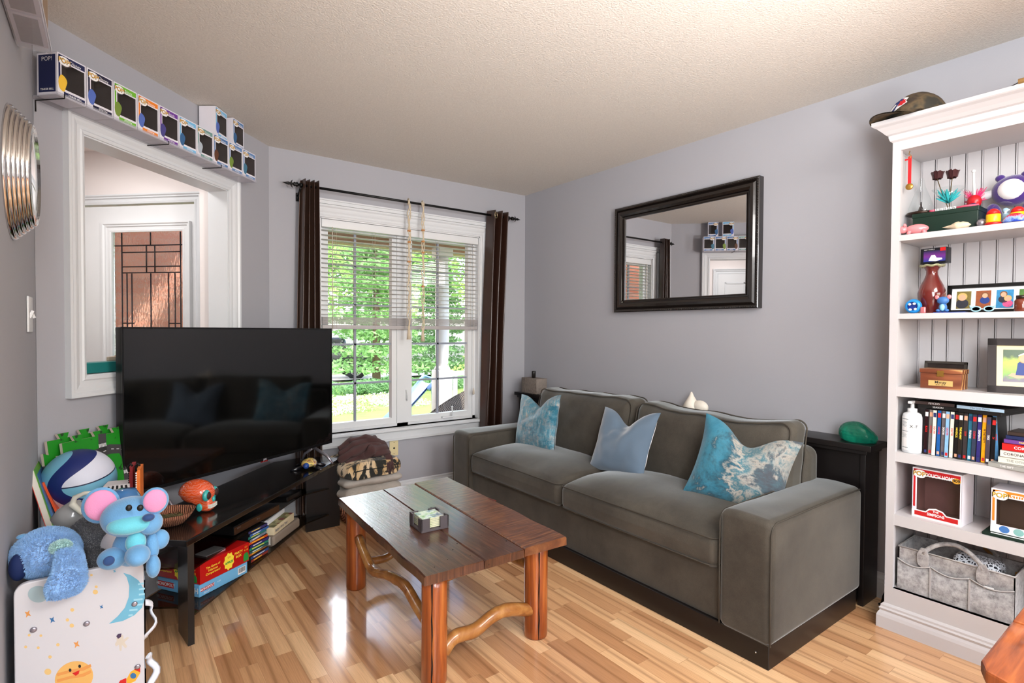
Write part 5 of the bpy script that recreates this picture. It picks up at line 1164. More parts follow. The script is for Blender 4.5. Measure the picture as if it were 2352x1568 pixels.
fr_p = Matrix(((0, 0, -1, 0), (-1, 0, 0, 0), (0, 1, 0, 0), (0, 0, 0, 1)))
b = B(); b.x = fr_p
for a in ((0, 0, .46, .014), (0, .104, .46, .118), (0, .0, .014, .118), (.446, 0, .46, .118)): b.box((a[0], a[1], -.012), (a[2], a[3], .006))
b.box((.01, .01, -.010), (.45, .108, -.006)); b.obj('frame', blackm, pf)
b = B(); b.x = fr_p; b.box((.013, .013, -.005), (.447, .105, -.002)); b.obj('mat', wht, pf)
skin = M('skin_print', (.85, .62, .50), .5); hairb = M('hair_print', (.80, .66, .38), .5, var=.2, vs=200)
def photo(par, x0, y0, x1, y1, bgc, kids, nm):
    m = M('photo_bg_'+nm, bgc, .35, var=.5, vs=90); b = B(); b.x = fr_p; b.box((x0, y0, -.0015), (x1, y1, -.0008)); o = b.obj('photo', m, par)
    W, H_ = x1-x0, y1-y0
    for (kx, ky, r_, hc, cc) in kids:
        cx, cy = x0+kx*W, y0+ky*H_; r_ *= W
        el = lambda cx, cy, rx, ry, n=18: [(cx+rx*math.cos(2*PI*k/n), cy+ry*math.sin(2*PI*k/n)) for k in range(n)]
        cl = lambda pts: [(min(x1, max(x0, a)), min(y1, max(y0, c_))) for a, c_ in pts]
        b = B(); b.x = fr_p; b.prism(cl(el(cx, cy-1.9*r_, 1.5*r_, 1.4*r_)), .0003, T(0, 0, -.0008)); b.obj('clothes', cc, o)
        b = B(); b.x = fr_p; b.prism(cl(el(cx, cy+.15*r_, r_*1.12, r_*1.15)), .0003, T(0, 0, -.0005)); b.obj('hair', hc, o)
        b = B(); b.x = fr_p; b.prism(cl(el(cx, cy-.08*r_, r_*.82, r_*.95)), .0003, T(0, 0, -.0003)); b.obj('face', skin, o)
brh = M('brown_hair', (.45, .30, .18), .5); blu_c = M('cloth_blue', (.12, .22, .48), .5); pk_c = M('cloth_pink', (.85, .35, .55), .5, var=.3, vs=200); dkc = M('cloth_dark', (.16, .16, .20), .5)
photo(pf, .030, .020, .077, .092, (.45, .40, .20), [(.4, .66, .30, hairb, dkc)], 'autumn')
photo(pf, .092, .020, .139, .092, (.55, .30, .18), [(.6, .72, .22, brh, blu_c)], 'rust')
photo(pf, .155, .020, .206, .092, (.20, .50, .68), [(.42, .74, .2, brh, dkc), (.68, .50, .2, hairb, pk_c)], 'pool')
photo(pf, .222, .020, .270, .092, (.30, .45, .22), [(.5, .6, .24, brh, pk_c)], 'garden')
jr = thing('spice_jar', 'small brown jar with dark lid at the right edge of the second shelf', 'jar', (-.235, -3.282, z)); B().lathe([(.020, 0), (.022, .004), (.022, .040), (.016, .048)], (0, 0, 0), 20).obj('body', M('jar_brown', (.42, .17, .10), .15, coat=.5), jr); B().cyl((0, 0, .048), .017, .012).obj('lid', M('jar_lid', (.14, .08, .06), .3), jr)
tg = thing('toy_glasses', 'pale blue novelty spectacles lying at the front edge of the second shelf', 'spectacles', (-.262, -3.175, z)); b = B()
for s_ in (-1, 1): b.tube([(0, s_*.019+.014*math.cos(a), .013+.009*math.sin(a)) for a in [2*PI*k/16 for k in range(16)]], .0025, 6, closed=True); b.tube([(0, s_*.033, .018), (0, s_*.038, .027)], [.005, .001], 6)
b.obj('rim', M('ice_blue', (.60, .78, .85), .35), tg); b = B()
for s_ in (-1, 1): b.lathe([(.012, 0), (.001, 0)], (-.0, s_*.019, .013), 12, axis='X')
b.obj('lens', MT['print_black'], tg)
# ---- shelf three
z = SHZ[2]
r_ = thing('leaning_photo_frame', 'dark picture frame leaning behind the small wooden keepsake box', 'photo frame', (-.115, -2.950, z), rot=(0, R(10), 0)); b = B(); b.x = fr_p
for a in ((0, 0, .145, .010), (0, .098, .145, .108), (0, 0, .010, .108), (.135, 0, .145, .108)): b.box((a[0], a[1], -.010), (a[2], a[3], .003))
b.obj('frame', M('pewter', (.26, .24, .22), .35, .4), r_); b = B(); b.x = fr_p; b.box((.009, .009, -.006), (.136, .099, -.002)); b.obj('photo', M('dark_photo', (.16, .13, .12), .15, var=.8, vs=40), r_)
kb = thing('keepsake_box', 'small two-tone wooden box with brass clasp and engraved plate on the third shelf', 'box', (-.235, -2.975, z), R(1))
cw = NT('cedar'); wv_ = cw.n('TexWave'); wv_.inputs['Scale'].default_value = 9; wv_.inputs['Distortion'].default_value = 7; cw.l(cw.co((1, .25, 1.6)), wv_.inputs[0]); cw.col(cw.ramp(wv_.outputs['Fac'], [(0, srgb((.42, .22, .14))), (.6, srgb((.55, .32, .20))), (.9, srgb((.82, .62, .38)))])); cw.set(Roughness=.3)
B().box((0, -.135, 0), (.09, 0, .062), .001).obj('body', cw.m, kb); B().box((-.003, -.138, .063), (.093, .003, .080), .002).obj('lid', cw.m, kb)
b = B(); b.x = fr_p; b.box((.028, .012, .0004), (.108, .034, .0012)); pl_ = b.obj('plate', M('gold_plate', (.90, .76, .48), .3, .4), kb)
b = B(); text(b, 'Mimzy', .0145, fr_p @ T(.068, .0265, .0014), bold=.02); text(b, '2014 - 2019', .0065, fr_p @ T(.068, .0165, .0014), bold=.02); b.obj('lettering', M('engraving', (.15, .10, .06), .6), pl_)
b = B(); b.x = fr_p; b.prism([(.068+.013*math.cos(a)*(1-.2*math.cos(4*a)), .062+.013*math.sin(a)*(1-.2*math.cos(4*a))) for a in [2*PI*k/24 for k in range(24)]], .002, T(0, 0, .003)); b.obj('clasp', MT['hook_brass'], kb)
gp = thing('girl_photo_frame', 'dark brown frame with photo of a seated child in blue, third shelf', 'photo frame', (-.215, -3.185, z), rot=(0, R(11), R(14)))
b = B(); b.x = fr_p
for a in ((0, 0, .235, .026), (0, .184, .235, .210), (0, 0, .026, .210), (.209, 0, .235, .210)): b.box((a[0], a[1], -.014), (a[2], a[3], .004))
b.box((.02, .02, -.012), (.215, .19, -.009)); b.obj('frame', M('espresso', (.11, .06, .055), .6), gp)
b = B(); b.x = fr_p; b.box((.024, .024, -.008), (.211, .186, -.004)); b.obj('mat', M('cream_mat', (.88, .82, .66), .7), gp)
gph = NT('garden_photo'); v = gph.co(); sp_ = gph.n('SeparateXYZ'); gph.l(v, sp_.inputs[0]); ad = gph.n('Math', operation='MULTIPLY_ADD'); gph.l(gph.noise(v, 60, 4), ad.inputs[0]); ad.inputs[1].default_value = .04; gph.l(sp_.outputs['Z'], ad.inputs[2]); gph.col(gph.ramp(ad.outputs[0], [(.075, srgb((.36, .32, .38))), (.09, srgb((.42, .62, .15))), (.14, srgb((.62, .72, .16))), (.165, srgb((.16, .28, .10)))])); gph.set(Roughness=.3)
b = B(); b.x = fr_p; b.box((.045, .044, -.0035), (.190, .168, -.003)); po = b.obj('photo', gph.m, gp)
def flat(pts, m, z_, nm): b = B(); b.x = fr_p; b.prism(pts, .0004, T(0, 0, z_)); b.obj(nm, m, po)
el = lambda cx, cy, rx, ry, n=18: [(cx+rx*math.cos(2*PI*k/n), cy+ry*math.sin(2*PI*k/n)) for k in range(n)]
flat([(.060, .068), (.085, .058), (.105, .060), (.135, .058), (.165, .056), (.168, .062), (.130, .074), (.100, .076), (.070, .078)], skin, -.003, 'legs')
flat([(.080, .070), (.125, .070), (.122, .095), (.118, .118), (.108, .124), (.094, .124), (.086, .116), (.084, .095)], blu_c, -.0026, 'dress')
flat(el(.103, .134, .0155, .018), hairb, -.0026, 'hair'); flat(el(.103, .132, .011, .014), skin, -.0022, 'face'); flat([(.088, .142), (.103, .150), (.118, .142), (.118, .147), (.103, .156), (.088, .147)], wht, -.0020, 'headband')
# ---- shelf four: bottle, film cases, books
z = SHZ[3]
bt = thing('pump_bottle', 'white labelled plastic pump bottle at the left of the fourth shelf', 'bottle', (-.235, -2.950, z))
B().lathe([(.031, 0), (.034, .004), (.034, .150), (.031, .162), (.016, .170)], (0, 0, 0), 28).obj('body', M('milky_plastic', (.84, .85, .86), .3), bt)
B().lathe([(.017, .168), (.017, .184), (.007, .186), (.006, .208)], (0, 0, 0), 20).obj('collar', white, bt); b = B(); b.box((-.036, -.007, .206), (.012, .007, .217), .003); b.obj('pump_head', white, bt)
b = B()
def cyl_lbl(b, a0, a1, z0, z1, r_=.0345):
    n = 10; vs_ = [(r_*math.cos(a0+(a1-a0)*k/n), r_*math.sin(a0+(a1-a0)*k/n), zz) for zz in (z0, z1) for k in range(n+1)]; b.add(vs_, [(k, k+1, n+2+k, n+1+k) for k in range(n)])
cyl_lbl(b, R(110), R(300), .012, .150); lb = b.obj('label', wht, bt); b = B()
lt_ = M('label_teal', (.20, .35, .38), .5)
for zz, k_ in ((.140, 5), (.090, 4)):
    b = B(); cyl_lbl(b, R(125), R(175), zz, zz+.002, .0349); b.obj('label_line', lt_, lb)
    b = B()
    for k in range(k_): cyl_lbl(b, R(128), R(160+6*(k % 2)), zz-.010-.005*k, zz-.0088-.005*k, .0349)
    b.obj('printed_text', lt_, lb)
b = B(); cyl_lbl(b, R(125), R(175), .022, .024, .0349); b.obj('label_line', lt_, lb)
b = B(); a = R(206); text(b, 'X-F', .020, Matrix(((-math.sin(a)*-1*-1, 0, math.cos(a), .0352*math.cos(a)), (math.cos(a), 0, math.sin(a), .0352*math.sin(a)), (0, 1, 0, .112), (0, 0, 0, 1)))); b.obj('lettering', prb, lb)
sp_list = [('black-red', (.12, .03, .05), 'BLACK', rd), ('grey', (.46, .44, .43), 'DEXTER', redp), ('white', (.88, .85, .80), 'DEXTER', redp), ('blue', (.10, .34, .60), 'DEXTER', redp), ('dark grey', (.40, .38, .40), 'DEXTER', wht), ('pale blue', (.50, .68, .82), 'DEXTER', redp), ('ivory', (.84, .84, .78), 'DEXTER', redp), ('black', (.08, .08, .08), 'MAVERICK', yel), ('black-brown', (.14, .12, .10), 'THE MUMMY', yel), ('charcoal', (.20, .18, .18), 'SAW', redp), ('teal', (.16, .42, .52), 'FRIENDS', wht), ('slate blue', (.18, .22, .30), 'CASINO', redp), ('indigo', (.18, .16, .42), 'DESPERATE', wht), ('yellow-orange', (.93, .62, .08), 'P9 THE PARTY', prb), ('smoke', (.28, .24, .28), 'XXX', wht), ('jet black', (.05, .05, .06), '24', redp), ('sky blue', (.28, .50, .68), 'MOVIE', redp)]
y = -2.990; ordn = ['first', 'second', 'third', 'fourth', 'fifth', 'sixth', 'seventh', 'eighth', 'ninth', 'tenth', 'eleventh', 'twelfth', 'thirteenth', 'fourteenth', 'fifteenth', 'sixteenth', 'seventeenth']
for i, (n_, c, word, lc) in enumerate(sp_list):
    wd = .0138; hh = .188 - (.006 if i in (14, 15) else 0)
    root = thing('dvd_case', 'upright DVD case with %s spine, %s from the left in the row' % (n_, ordn[i]), 'dvd case', (-.235+.004*math.sin(i*2.1), y, z), 0, 'upright DVD cases on the fourth shelf', rot=(R(1.2) if i < 16 else R(-3), 0, 0))
    B().box((0, -wd+.0006, 0), (.135, 0, hh), .001).obj('case', prb, root)
    m = M('dvd_spine_'+n_, c, .25, var=.3, vs=60); b = B(); b.x = fL @ T(0, 0, -.0455); b.box((.0008, .002, 0), (wd-.0014, hh-.002, .0006)); b.obj('spine', m, root)
    b = B(); text(b, word, .0085, fL @ T(wd/2, hh*.56, -.0447) @ Matrix.Rotation(R(-90), 4, 'Z'), bold=.03); b.obj('lettering', lc, root)
    b = B(); b.x = fL @ T(0, 0, -.0449); b.box((.003, .008, 0), (wd-.003, .020, .0003)); b.obj('spine_mark', [wht, skin, navy, redp][(i+2) % 4], root)
    b = B(); b.x = fL @ T(0, 0, -.0449); b.box((.002, hh-.030, 0), (wd-.002, hh-.012, .0003)); b.obj('spine_mark', [wht, skin, navy, redp][i % 4], root)
    y -= wd+.0003
zt_ = z+.1895
for k, (x0, y0, L, dz, m, lab, wrd) in enumerate(((-.225, -2.965, .14, 0, prb, 'black DVD case lying flat across the left of the upright row', 'SEASON'), (-.228, -2.955, .135, .0145, M('brown_spine', (.25, .20, .19), .3), 'brown DVD case on top of the lying black one', 'PSYCHO'), (-.245, -3.105, .135, 0, prb, 'black DVD case lying flat across the right of the upright row', ''), (-.248, -3.100, .150, .0145, M('silver_blue', (.62, .72, .80), .3), 'pale blue DVD case lying on top at the right of the row', 'The Last Movie'))):
    root = thing('dvd_case', lab, 'dvd case', (x0, y0, zt_+dz), R(-2 if k < 2 else -9), 'lying DVD cases above the upright row')
    B().box((0, -L, 0), (.19, 0, .0140), .001).obj('case', prb, root); b = B(); b.x = fL @ T(0, 0, -.0455); b.box((.001, .001, 0), (L-.001, .013, .0005)); b.obj('spine', m, root)
    if wrd: b = B(); text(b, wrd, .010, fL @ T(L*.5, .007, -.0447)); b.obj('lettering', prb if k == 3 else wht, root)
bks = [('grey and gold paperback at the bottom of the stack', (.62, .62, .60), .17, .018, 'THE GIFT', wht), ('cream paperback, second from the bottom of the stack', (.86, .84, .78), .165, .022, 'THE OTHER', M('pale_ink', (.5, .5, .48), .6)), ('white and pink paperback, third from the bottom', (.88, .84, .80), .16, .024, "CORONATION", prb), ('red book, fourth from the bottom of the stack', (.76, .12, .12), .15, .026, 'CORO', wht), ('purple case above the red book', (.42, .25, .55), .145, .015, 'PARTY', yel), ('navy case, second from the top', (.12, .16, .32), .145, .014, '', wht), ('dark brown case on top of the stack', (.22, .17, .15), .145, .014, 'THE', wht)]
zz = z
for k, (lab, c, L, h_, wrd, lc) in enumerate(bks):
    root = thing('book', lab+', fourth shelf', 'book', (-.272+.005*k+(.0 if k else -.006), -3.228-.004*k-(0 if k else -.022), zz), R(-4 if k else -10), 'stack of books at the right of the fourth shelf')
    c_ = M('book_%d' % k if 0 else 'book_'+lab.split()[0]+'_'+lab.split()[1], c, .4, var=.15, vs=40)
    B().box((.002, -L+.002, .0015), (.118, -.002, h_-.0015)).obj('pages', MT['paper'], root); b = B(); b.box((0, -L, 0), (.12, 0, .0015)); b.box((0, -L, h_-.0018), (.12, 0, h_-.0003)); b.box((0, -L, 0), (.0016, 0, h_-.0003)); b.obj('cover', c_, root)
    if wrd: b = B(); text(b, wrd, h_*.55, fL @ T(.055, h_/2, -.0450), bold=.01); b.obj('lettering', lc, root)
    zz += h_+.0004
# ---- shelf five
z = SHZ[4]
sx_old = sx
hb = pop_box('clear-fronted red and white figure box with large red oval panel on the fifth shelf', (-.235, -2.955, z), R(-90-4), M('band_red', (.74, .10, .12), .4), '', '', None, w_=.168, h_=.205, d_=.12, number='', inner_c=M('inner_rose', (.48, .33, .30), .6, var=.35, vs=14), group='boxed figures on the fifth shelf')
b = B(); text(b, 'COUCH HOMER', .0205, fx @ T(.098, .181, .0003), bold=.03, sx=.72); b.obj('lettering', wht, hb)
b = B(); b.x = fx; b.prism([(.150+.014*math.cos(2*PI*k/20), .178+.011*math.sin(2*PI*k/20)) for k in range(20)], .0005, T(0, 0, 0)); n9 = b.obj('number_badge', M('badge_gold', (.80, .60, .20), .4), hb); b = B(); text(b, '909', .016, fx @ T(.150, .178, .0008), bold=.03); b.obj('lettering', prb, n9)
b = B(); b.x = fx; b.prism([(.0, .0), (.168, 0), (.168, .030), (.120, .030), (.108, .044), (.084, .050), (.060, .044), (.048, .030), (0, .030)], .0006, T(0, 0, .0001)); pn = b.obj('front_panel', bubble, hb)
b = B(); b.x = fx; b.prism([(.010, .008), (.158, .008), (.158, .026), (.118, .026), (.106, .039), (.084, .044), (.062, .039), (.050, .026), (.010, .026)], .0006, T(0, 0, .0006)); rp = b.obj('red_panel', redp, pn)
b = B(); text(b, 'THE', .011, fx @ T(.084, .036, .0014), bold=.03); text(b, 'SIMPSONS', .0155, fx @ T(.084, .0215, .0014), bold=.03, sx=.85); b.obj('lettering', wht, rp)
tr = thing('green_tray', 'dark green tray under the second figure box on the fifth shelf', 'tray', (-.20, -3.30, z)); b = B(); b.box((-.07, -.11, 0), (.10, .11, .012), .003); b.obj('tray', M('dark_green', 0), tr); b = B(); b.box((-.066, -.08, .012), (-.058, .085, .0128)); b.obj('label_strip', wht, tr)
hb2 = pop_box('orange banded clear-fronted figure box on the dark green tray', (-.245, -3.21, z+.0135), R(-90), M('band_amber', (.85, .50, .14), .4), '', '', None, w_=.165, h_=.165, d_=.12, inner_c=M('inner_brown', (.30, .22, .17), .6, var=.3, vs=14), group='boxed figures on the fifth shelf')
b = B(); text(b, 'STITCH', .0205, fx @ T(.085, .143, .0003), bold=.03, sx=.85); b.obj('lettering', wht, hb2)
b = B(); b.x = fx; b.prism([(.0, .0), (.165, 0), (.165, .020), (0, .026)], .0006, T(0, 0, .0001)); b.obj('front_panel', bubble, hb2)
for k, (cx, c_) in enumerate(((.040, MT['figure_blue']), (.080, M('mint', (.50, .70, .68), .5)))): b = B(); b.x = fx; b.prism([(cx+.015*math.cos(2*PI*k2/16), .016+.013*math.sin(2*PI*k2/16)) for k2 in range(16)], .0006, T(0, 0, .0008)); b.obj('printed_patch', c_, hb2)
# ---- shelf six: felt caddy
z = SHZ[5]
fe = NT('grey_felt'); v = fe.co(); fe.col(fe.ramp(fe.noise(fe.co((1, 1, 1)), 40, 6, .75), [(.3, srgb((.42, .41, .41))), (.5, srgb((.62, .61, .61))), (.7, srgb((.74, .73, .73)))])); fe.set(Roughness=.95, Sheen_Weight=.3); fe.bump(fe.noise(v, 300, 3), .5, .003)
fed = M('felt_edge', (.68, .67, .67), .9, var=.1, vs=90)
cd_ = thing('felt_caddy', 'grey felt storage caddy with pockets and arched handles on the bottom shelf', 'storage caddy', (-.16, -3.10, z))
def cbox(b, x0, x1, y0, y1, z0, z1, th=.004):
    b.box((x0, y0, z0), (x0+th, y1, z1)); b.box((x1-th, y0, z0), (x1, y1, z1)); b.box((x0, y0, z0), (x1, y0+th, z1)); b.box((x0, y1-th, z0), (x1, y1, z1)); b.box((x0, y0, z0), (x1, y1, z0+th))
b = B(); cbox(b, -.092, .10, -.185, .185, 0, .178); b.obj('body', fe.m, cd_)
b = B(); b.tube([(-.092, -.185, .178), (-.092, .185, .178), (.10, .185, .178), (.10, -.185, .178)], .0035, 6, closed=True); b.obj('binding', fed, cd_)
for k, (y1, y0) in enumerate(((.185, .070), (.070, -.055), (-.055, -.185))):
    b = B(); n = 12
    top = lambda t_: .128-.020*math.sin(PI*t_)*.8
    vs_ = []
    for i in range(n+1):
        t_ = i/n; y = y1+(y0-y1)*t_; xo = -.099-.006*math.sin(PI*t_); vs_ += [(xo, y, .002), (xo, y, top(t_)), (xo+.003, y, .002), (xo+.003, y, top(t_))]
    b.add(vs_, [(i*4, i*4+1, i*4+5, i*4+4) for i in range(n)]+[(i*4+1, i*4+3, i*4+7, i*4+5) for i in range(n)], True)
    po = b.obj('pocket', fe.m, cd_); b = B(); b.tube([(-.101-.006*math.sin(PI*i/n), y1+(y0-y1)*i/n, top(i/n)) for i in range(n+1)], .0028, 6); b.obj('binding', fed, po)
for yy in (.070, -.055): b = B(); b.box((-.1035, yy-.003, .002), (-.0985, yy+.003, .124)); b.obj('seam', fed, cd_)
b = B(); b.box((-.1045, -.128, .108), (-.1035, -.098, .118)); b.obj('tag', wht, cd_)
for xo, nm in ((-.100, 'handle'), (.104, 'handle')):
    b = B()
    ys = [.095+(-.19)*i/18 for i in range(19)]; pts = [(xo+.02*(1 if xo < 0 else -1)*math.sin(PI*i/18), y, .175+.062*math.sin(PI*i/18)**.7) for i, y in enumerate(ys)]
    b.tube(pts, .0085, 10); h_ = b.obj(nm, fe.m, cd_)
    for yy in (.095, -.095):
        b = B(); poly = [(-.020, .02)]+[(.020*math.cos(a), .020*math.sin(a)*1.1-.008) for a in [PI+PI*k/10 for k in range(11)]]+[(.020, .02), (.008, .048), (-.008, .048)]
        b.prism(poly, .005, Matrix(((0, 0, -1, xo-.001 if xo < 0 else xo+.004), (-1, 0, 0, yy), (0, 1, 0, .150), (0, 0, 0, 1)))); b.obj('handle_tab', fe.m, h_)
root = thing('folded_cloth', 'black and white patterned cloth tucked in the felt caddy', 'cloth', (-.16, -3.16, z+.12)); ck = NT('dotted_cloth'); vo = ck.n('TexVoronoi', feature='DISTANCE_TO_EDGE'); vo.inputs['Scale'].default_value = 90; ck.l(ck.co(), vo.inputs[0]); ck.col(ck.ramp(vo.outputs['Distance'], [(.12, srgb((.85, .87, .90))), (.2, srgb((.06, .07, .12)))])); ck.set(Roughness=.8)
b = B(); b.rbox((0, 0, .035), (.12, .15, .07), .03, 5, 6, fn=lambda p: p+V((0, 0, .012*nz(p*18)))); b.obj('fold', ck.m, root)
root = thing('toy_blocks', 'tangle of tan wooden train pieces behind the felt caddy', 'toy', (-.05, -3.30, z+.03)); tan = M('tan_wood', 0)
b = B()
for k in range(14): b.obox((random.uniform(-.02, .02), random.uniform(-.10, .13), random.uniform(.04, .20)), (.03, .05, .022), random.uniform(0, 3), .004, rx=random.uniform(-.6, .6))
o = b.obj('pieces', tan, root); o['kind'] = 'stuff'
# black curled iron stand leg beside the bookcase
root = thing('iron_stand', 'curled black iron stand leg showing beside the foot of the bookcase', 'iron stand', (-.10, -2.865, 0)); b = B(); b.tube([(0, .0, .50), (0, .0, .16), (-.0, .010, .115), (-.0, .040, .085), (0, .052, .05), (0, .058, .015), (0, .072, .006)], [.006]*5+[.0065, .004], 8); b.obj('leg', blackm, root)
# ---------------------------------------------------------------- drop-leaf table at the right edge
t = NT('orange_oak'); g = t.noise(t.co((2, 26, 1)), 3, 5, .6, .4); t.col(t.ramp(g, [(.3, srgb((.44, .20, .08))), (.5, srgb((.58, .29, .13))), (.72, srgb((.68, .38, .18)))])); t.set(Roughness=.3, Coat_Weight=.4); t.bump(g, .15, .002)
dt = thing('side_table', 'orange-brown wooden drop leaf table cut off at the lower right photo edge', 'table', (-1.2, -3.9, 0)); TT = Matrix.Translation((1.2, 3.9, 0))
def DB(): b = B(); b.x = TT.copy(); return b
DB().box((-1.655, -4.35, .728), (-1.05, -3.533, .75), .004).obj('tabletop', t.m, dt)
b = DB(); b.prism([(-1.66, -4.35), (-1.66, -3.533), (-1.85, -3.533), (-1.88, -3.545), (-1.892, -3.575), (-1.895, -4.35)], .022, T(0, 0, .728)); o = b.obj('drop_leaf', t.m, dt); bv = o.modifiers.new('bevel', 'BEVEL'); bv.width = .004; bv.segments = 2
DB().box((-1.60, -4.25, .64), (-1.10, -3.60, .728)).obj('apron', t.m, dt)
for x in (-1.57, -1.13):
    for y in (-4.22, -3.63): DB().lathe([(.018, 0), (.024, .05), (.020, .12), (.028, .3), (.022, .5), (.030, .55), (.030, .66)], (x, y, 0), 16).obj('leg', t.m, dt)
hp = thing('headphones', 'black wired earphones with pale loop on the corner of the wooden table', 'earphones', (-1.50, -3.565, .75)); b = B()
b.tube([(-.02+.03*math.cos(a), .0+.03*math.sin(a), .02+.018*math.sin(a*1.5)) for a in [.3*k for k in range(16)]], .003, 6); b.tube([(.02, .0, .01), (.05, -.02, .03), (.03, -.05, .012), (.08, -.06, .01)], .003, 6); b.ball((.03, -.02, .016), (.02, .018, .015), 12, 8); b.obj('cable', blackm, hp)
b = B(); b.tube([(-.035, .01, .028), (.01, .02, .032), (.04, .0, .03)], .0035, 6); b.obj('band', M('pale_mint', (.75, .85, .82), .4), hp)
# ---------------------------------------------------------------- toy organiser with printed board, toys
og_x0, og_x1, og_y0, og_y1, og_z = -3.138, -2.862, -1.905, -1.20, .600
og2 = thing('toy_organizer', 'white toy organiser with space-print end board by the left wall', 'toy organiser', (-3.0, -1.55, 0)); TO = Matrix.Translation((3.0, 1.55, 0))
def QB(): b = B(); b.x = TO.copy(); return b
bw = M('board_white', (.80, .795, .81), .35, var=.02)
def rboard(y0, y1):
    b = QB(); P = [(x, z_) for x, z_ in rrect(og_x0, og_x1, .01, og_z, .028, 6)]; b.prism(P, y1-y0, Matrix(((1, 0, 0, 0), (0, 0, -1, y1), (0, 1, 0, 0), (0, 0, 0, 1)))); o = b.obj('end_board', bw, og2); bv = o.modifiers.new('bevel', 'BEVEL'); bv.width = .003; bv.segments = 2; return o
fb = rboard(og_y0, og_y0+.016); rboard(og_y1-.016, og_y1)
fo = Matrix(((1, 0, 0, 3.0), (0, 0, -1, 1.55+og_y0-.0004), (0, 1, 0, 0), (0, 0, 0, 1)))     # x right, y up on the front board (world x,z)
def bp_(px, py): p = hy(px, py, og_y0); return (p.x, p.z)
def deco(nm, polyp, m, z_=0, par=None):
    b = B(); b.x = fo; b.prism([bp_(*p) for p in polyp], .0004, T(0, 0, z_)); return b.obj(nm, m, par or fb)
moon = M('moon_blue', (.42, .68, .78), .5, var=.03); star_o = M('star_orange', (.86, .58, .30), .5); star_b = M('star_blue', (.20, .42, .62), .5); dot = M('dot_sand', (.88, .74, .48), .5); pgrey = M('planet_grey', (.62, .70, .72), .5)
outer = [(283, 1315), (300, 1320), (318, 1332), (329, 1350), (333, 1372), (326, 1395), (309, 1412), (283, 1425), (250, 1432)]; innr = [(270, 1415), (287, 1395), (296, 1370), (297, 1345), (291, 1325)]
deco('moon_print', outer+innr, moon)
for k, (x, y, L) in enumerate(((318, 1340, 14), (320, 1352, 14), (320, 1364, 14), (308, 1376, 22), (306, 1388, 24), (298, 1400, 20), (296, 1412, 10))): deco('moon_stripe', [(x-1, y+3), (x+L*.9, y+1), (x+L*.9, y-3), (x-1, y-1)], M('moon_light', (.60, .80, .86), .5), .0004)
def starp(cx, cy, r_, tw=0): return [(cx+(r_ if k % 2 == 0 else r_*.38)*math.cos(PI/4*k+tw)*.85, cy+(r_ if k % 2 == 0 else r_*.38)*math.sin(PI/4*k+tw)) for k in range(8)]
for cx, cy, r_, m in ((64, 1409, 10, star_o), (120, 1423, 9, star_b), (233, 1393, 6, star_b), (263, 1311, 5, moon), (176, 1479, 10, star_o)): deco('star_print', starp(cx, cy, r_, .5), m)
for cx, cy, r_ in ((219, 1359, 6), (221, 1347, 3.5), (166, 1400, 4.5), (155, 1423, 4), (165, 1436, 5), (67, 1458, 3.2), (94, 1459, 3.2), (59, 1485, 3.4), (88, 1487, 3.4), (133, 1480, 4), (115, 1508, 4), (110, 1542, 8), (210, 1320, 3)): deco('dot_print', [(cx+r_*math.cos(a), cy+r_*.9*math.sin(a)) for a in [2*PI*k/14 for k in range(14)]], dot)
deco('planet_print', [(88+24*math.cos(a), 1364+19*math.sin(a)) for a in [2*PI*k/24 for k in range(24)]], pgrey)
pl = deco('planet_print', [(170+44*math.cos(a), 1556+38*math.sin(a)-6*math.cos(a)) for a in [2*PI*k/32 for k in range(32)]], M('planet_amber', (.88, .68, .38), .5))
for k, y in enumerate((1538, 1552)): deco('planet_band', [(130, y+8), (160, y), (190, y-6), (208, y-14), (210, y-8), (192, y+1), (160, y+6), (132, y+14)], star_o, .0004)
for x, y in ((161, 1538), (183, 1529)): deco('eye_print', [(x+3.2*math.cos(a), y+4*math.sin(a)) for a in [2*PI*k/12 for k in range(12)]], prb, .0008)
deco('mouth_print', [(166, 1545), (183, 1538), (181, 1546), (174, 1551)], rd, .0008)
deco('rocket_print', [(321, 1530), (322, 1545), (311, 1563), (292, 1572), (290, 1560), (300, 1542)], M('rocket_amber', (.92, .66, .20), .5)); deco('rocket_nose', [(322, 1528), (322, 1543), (308, 1537)], rd, .0004); deco('rocket_fin', [(290, 1556), (276, 1562), (270, 1572), (290, 1572)], rd, .0004)
deco('rocket_window', [(306+7*math.cos(a), 1551+6.5*math.sin(a)) for a in [2*PI*k/16 for k in range(16)]], star_b, .0008)
deco('astronaut_print', [(268, 1462), (275, 1455), (283, 1458), (284, 1468), (292, 1462), (297, 1464), (286, 1474), (292, 1484), (288, 1488), (280, 1480), (279, 1494), (275, 1494), (273, 1480), (266, 1484), (264, 1478), (268, 1472)], M('suit_cream', (.80, .76, .70), .5)); deco('visor_print', [(267, 1460), (271, 1455), (279, 1454), (278, 1462), (271, 1466)], M('visor', (.25, .18, .30), .4), .0006)
for px, py in ((77, 1445), (199, 1431), (309, 1386), (316, 1530)):
    x_, z_ = bp_(px, py); b = B(); b.x = TO.copy(); b.lathe([(.007, 0), (.0075, -.002), (.004, -.004), (.0005, -.0035)], (x_, og_y0-.0006, z_), 16, axis='Y'); b.obj('screw_cap', silver, fb)
for z_ in (.08, .30, .50): QB().box((og_x0+.01, og_y0+.016, z_), (og_x0+.03, og_y1-.016, z_+.02)).obj('rail', bw, og2)
binm = M('bin_fabric', (.62, .66, .72), .8, var=.06, bump=.2)
for k, zz in enumerate((.10, .36)):
    b = QB(); cbox(b, og_x0+.034, og_x1+.004, og_y0+.02, og_y1-.02, zz, zz+.17, .004); b.obj('bin', binm, og2)
b = QB()
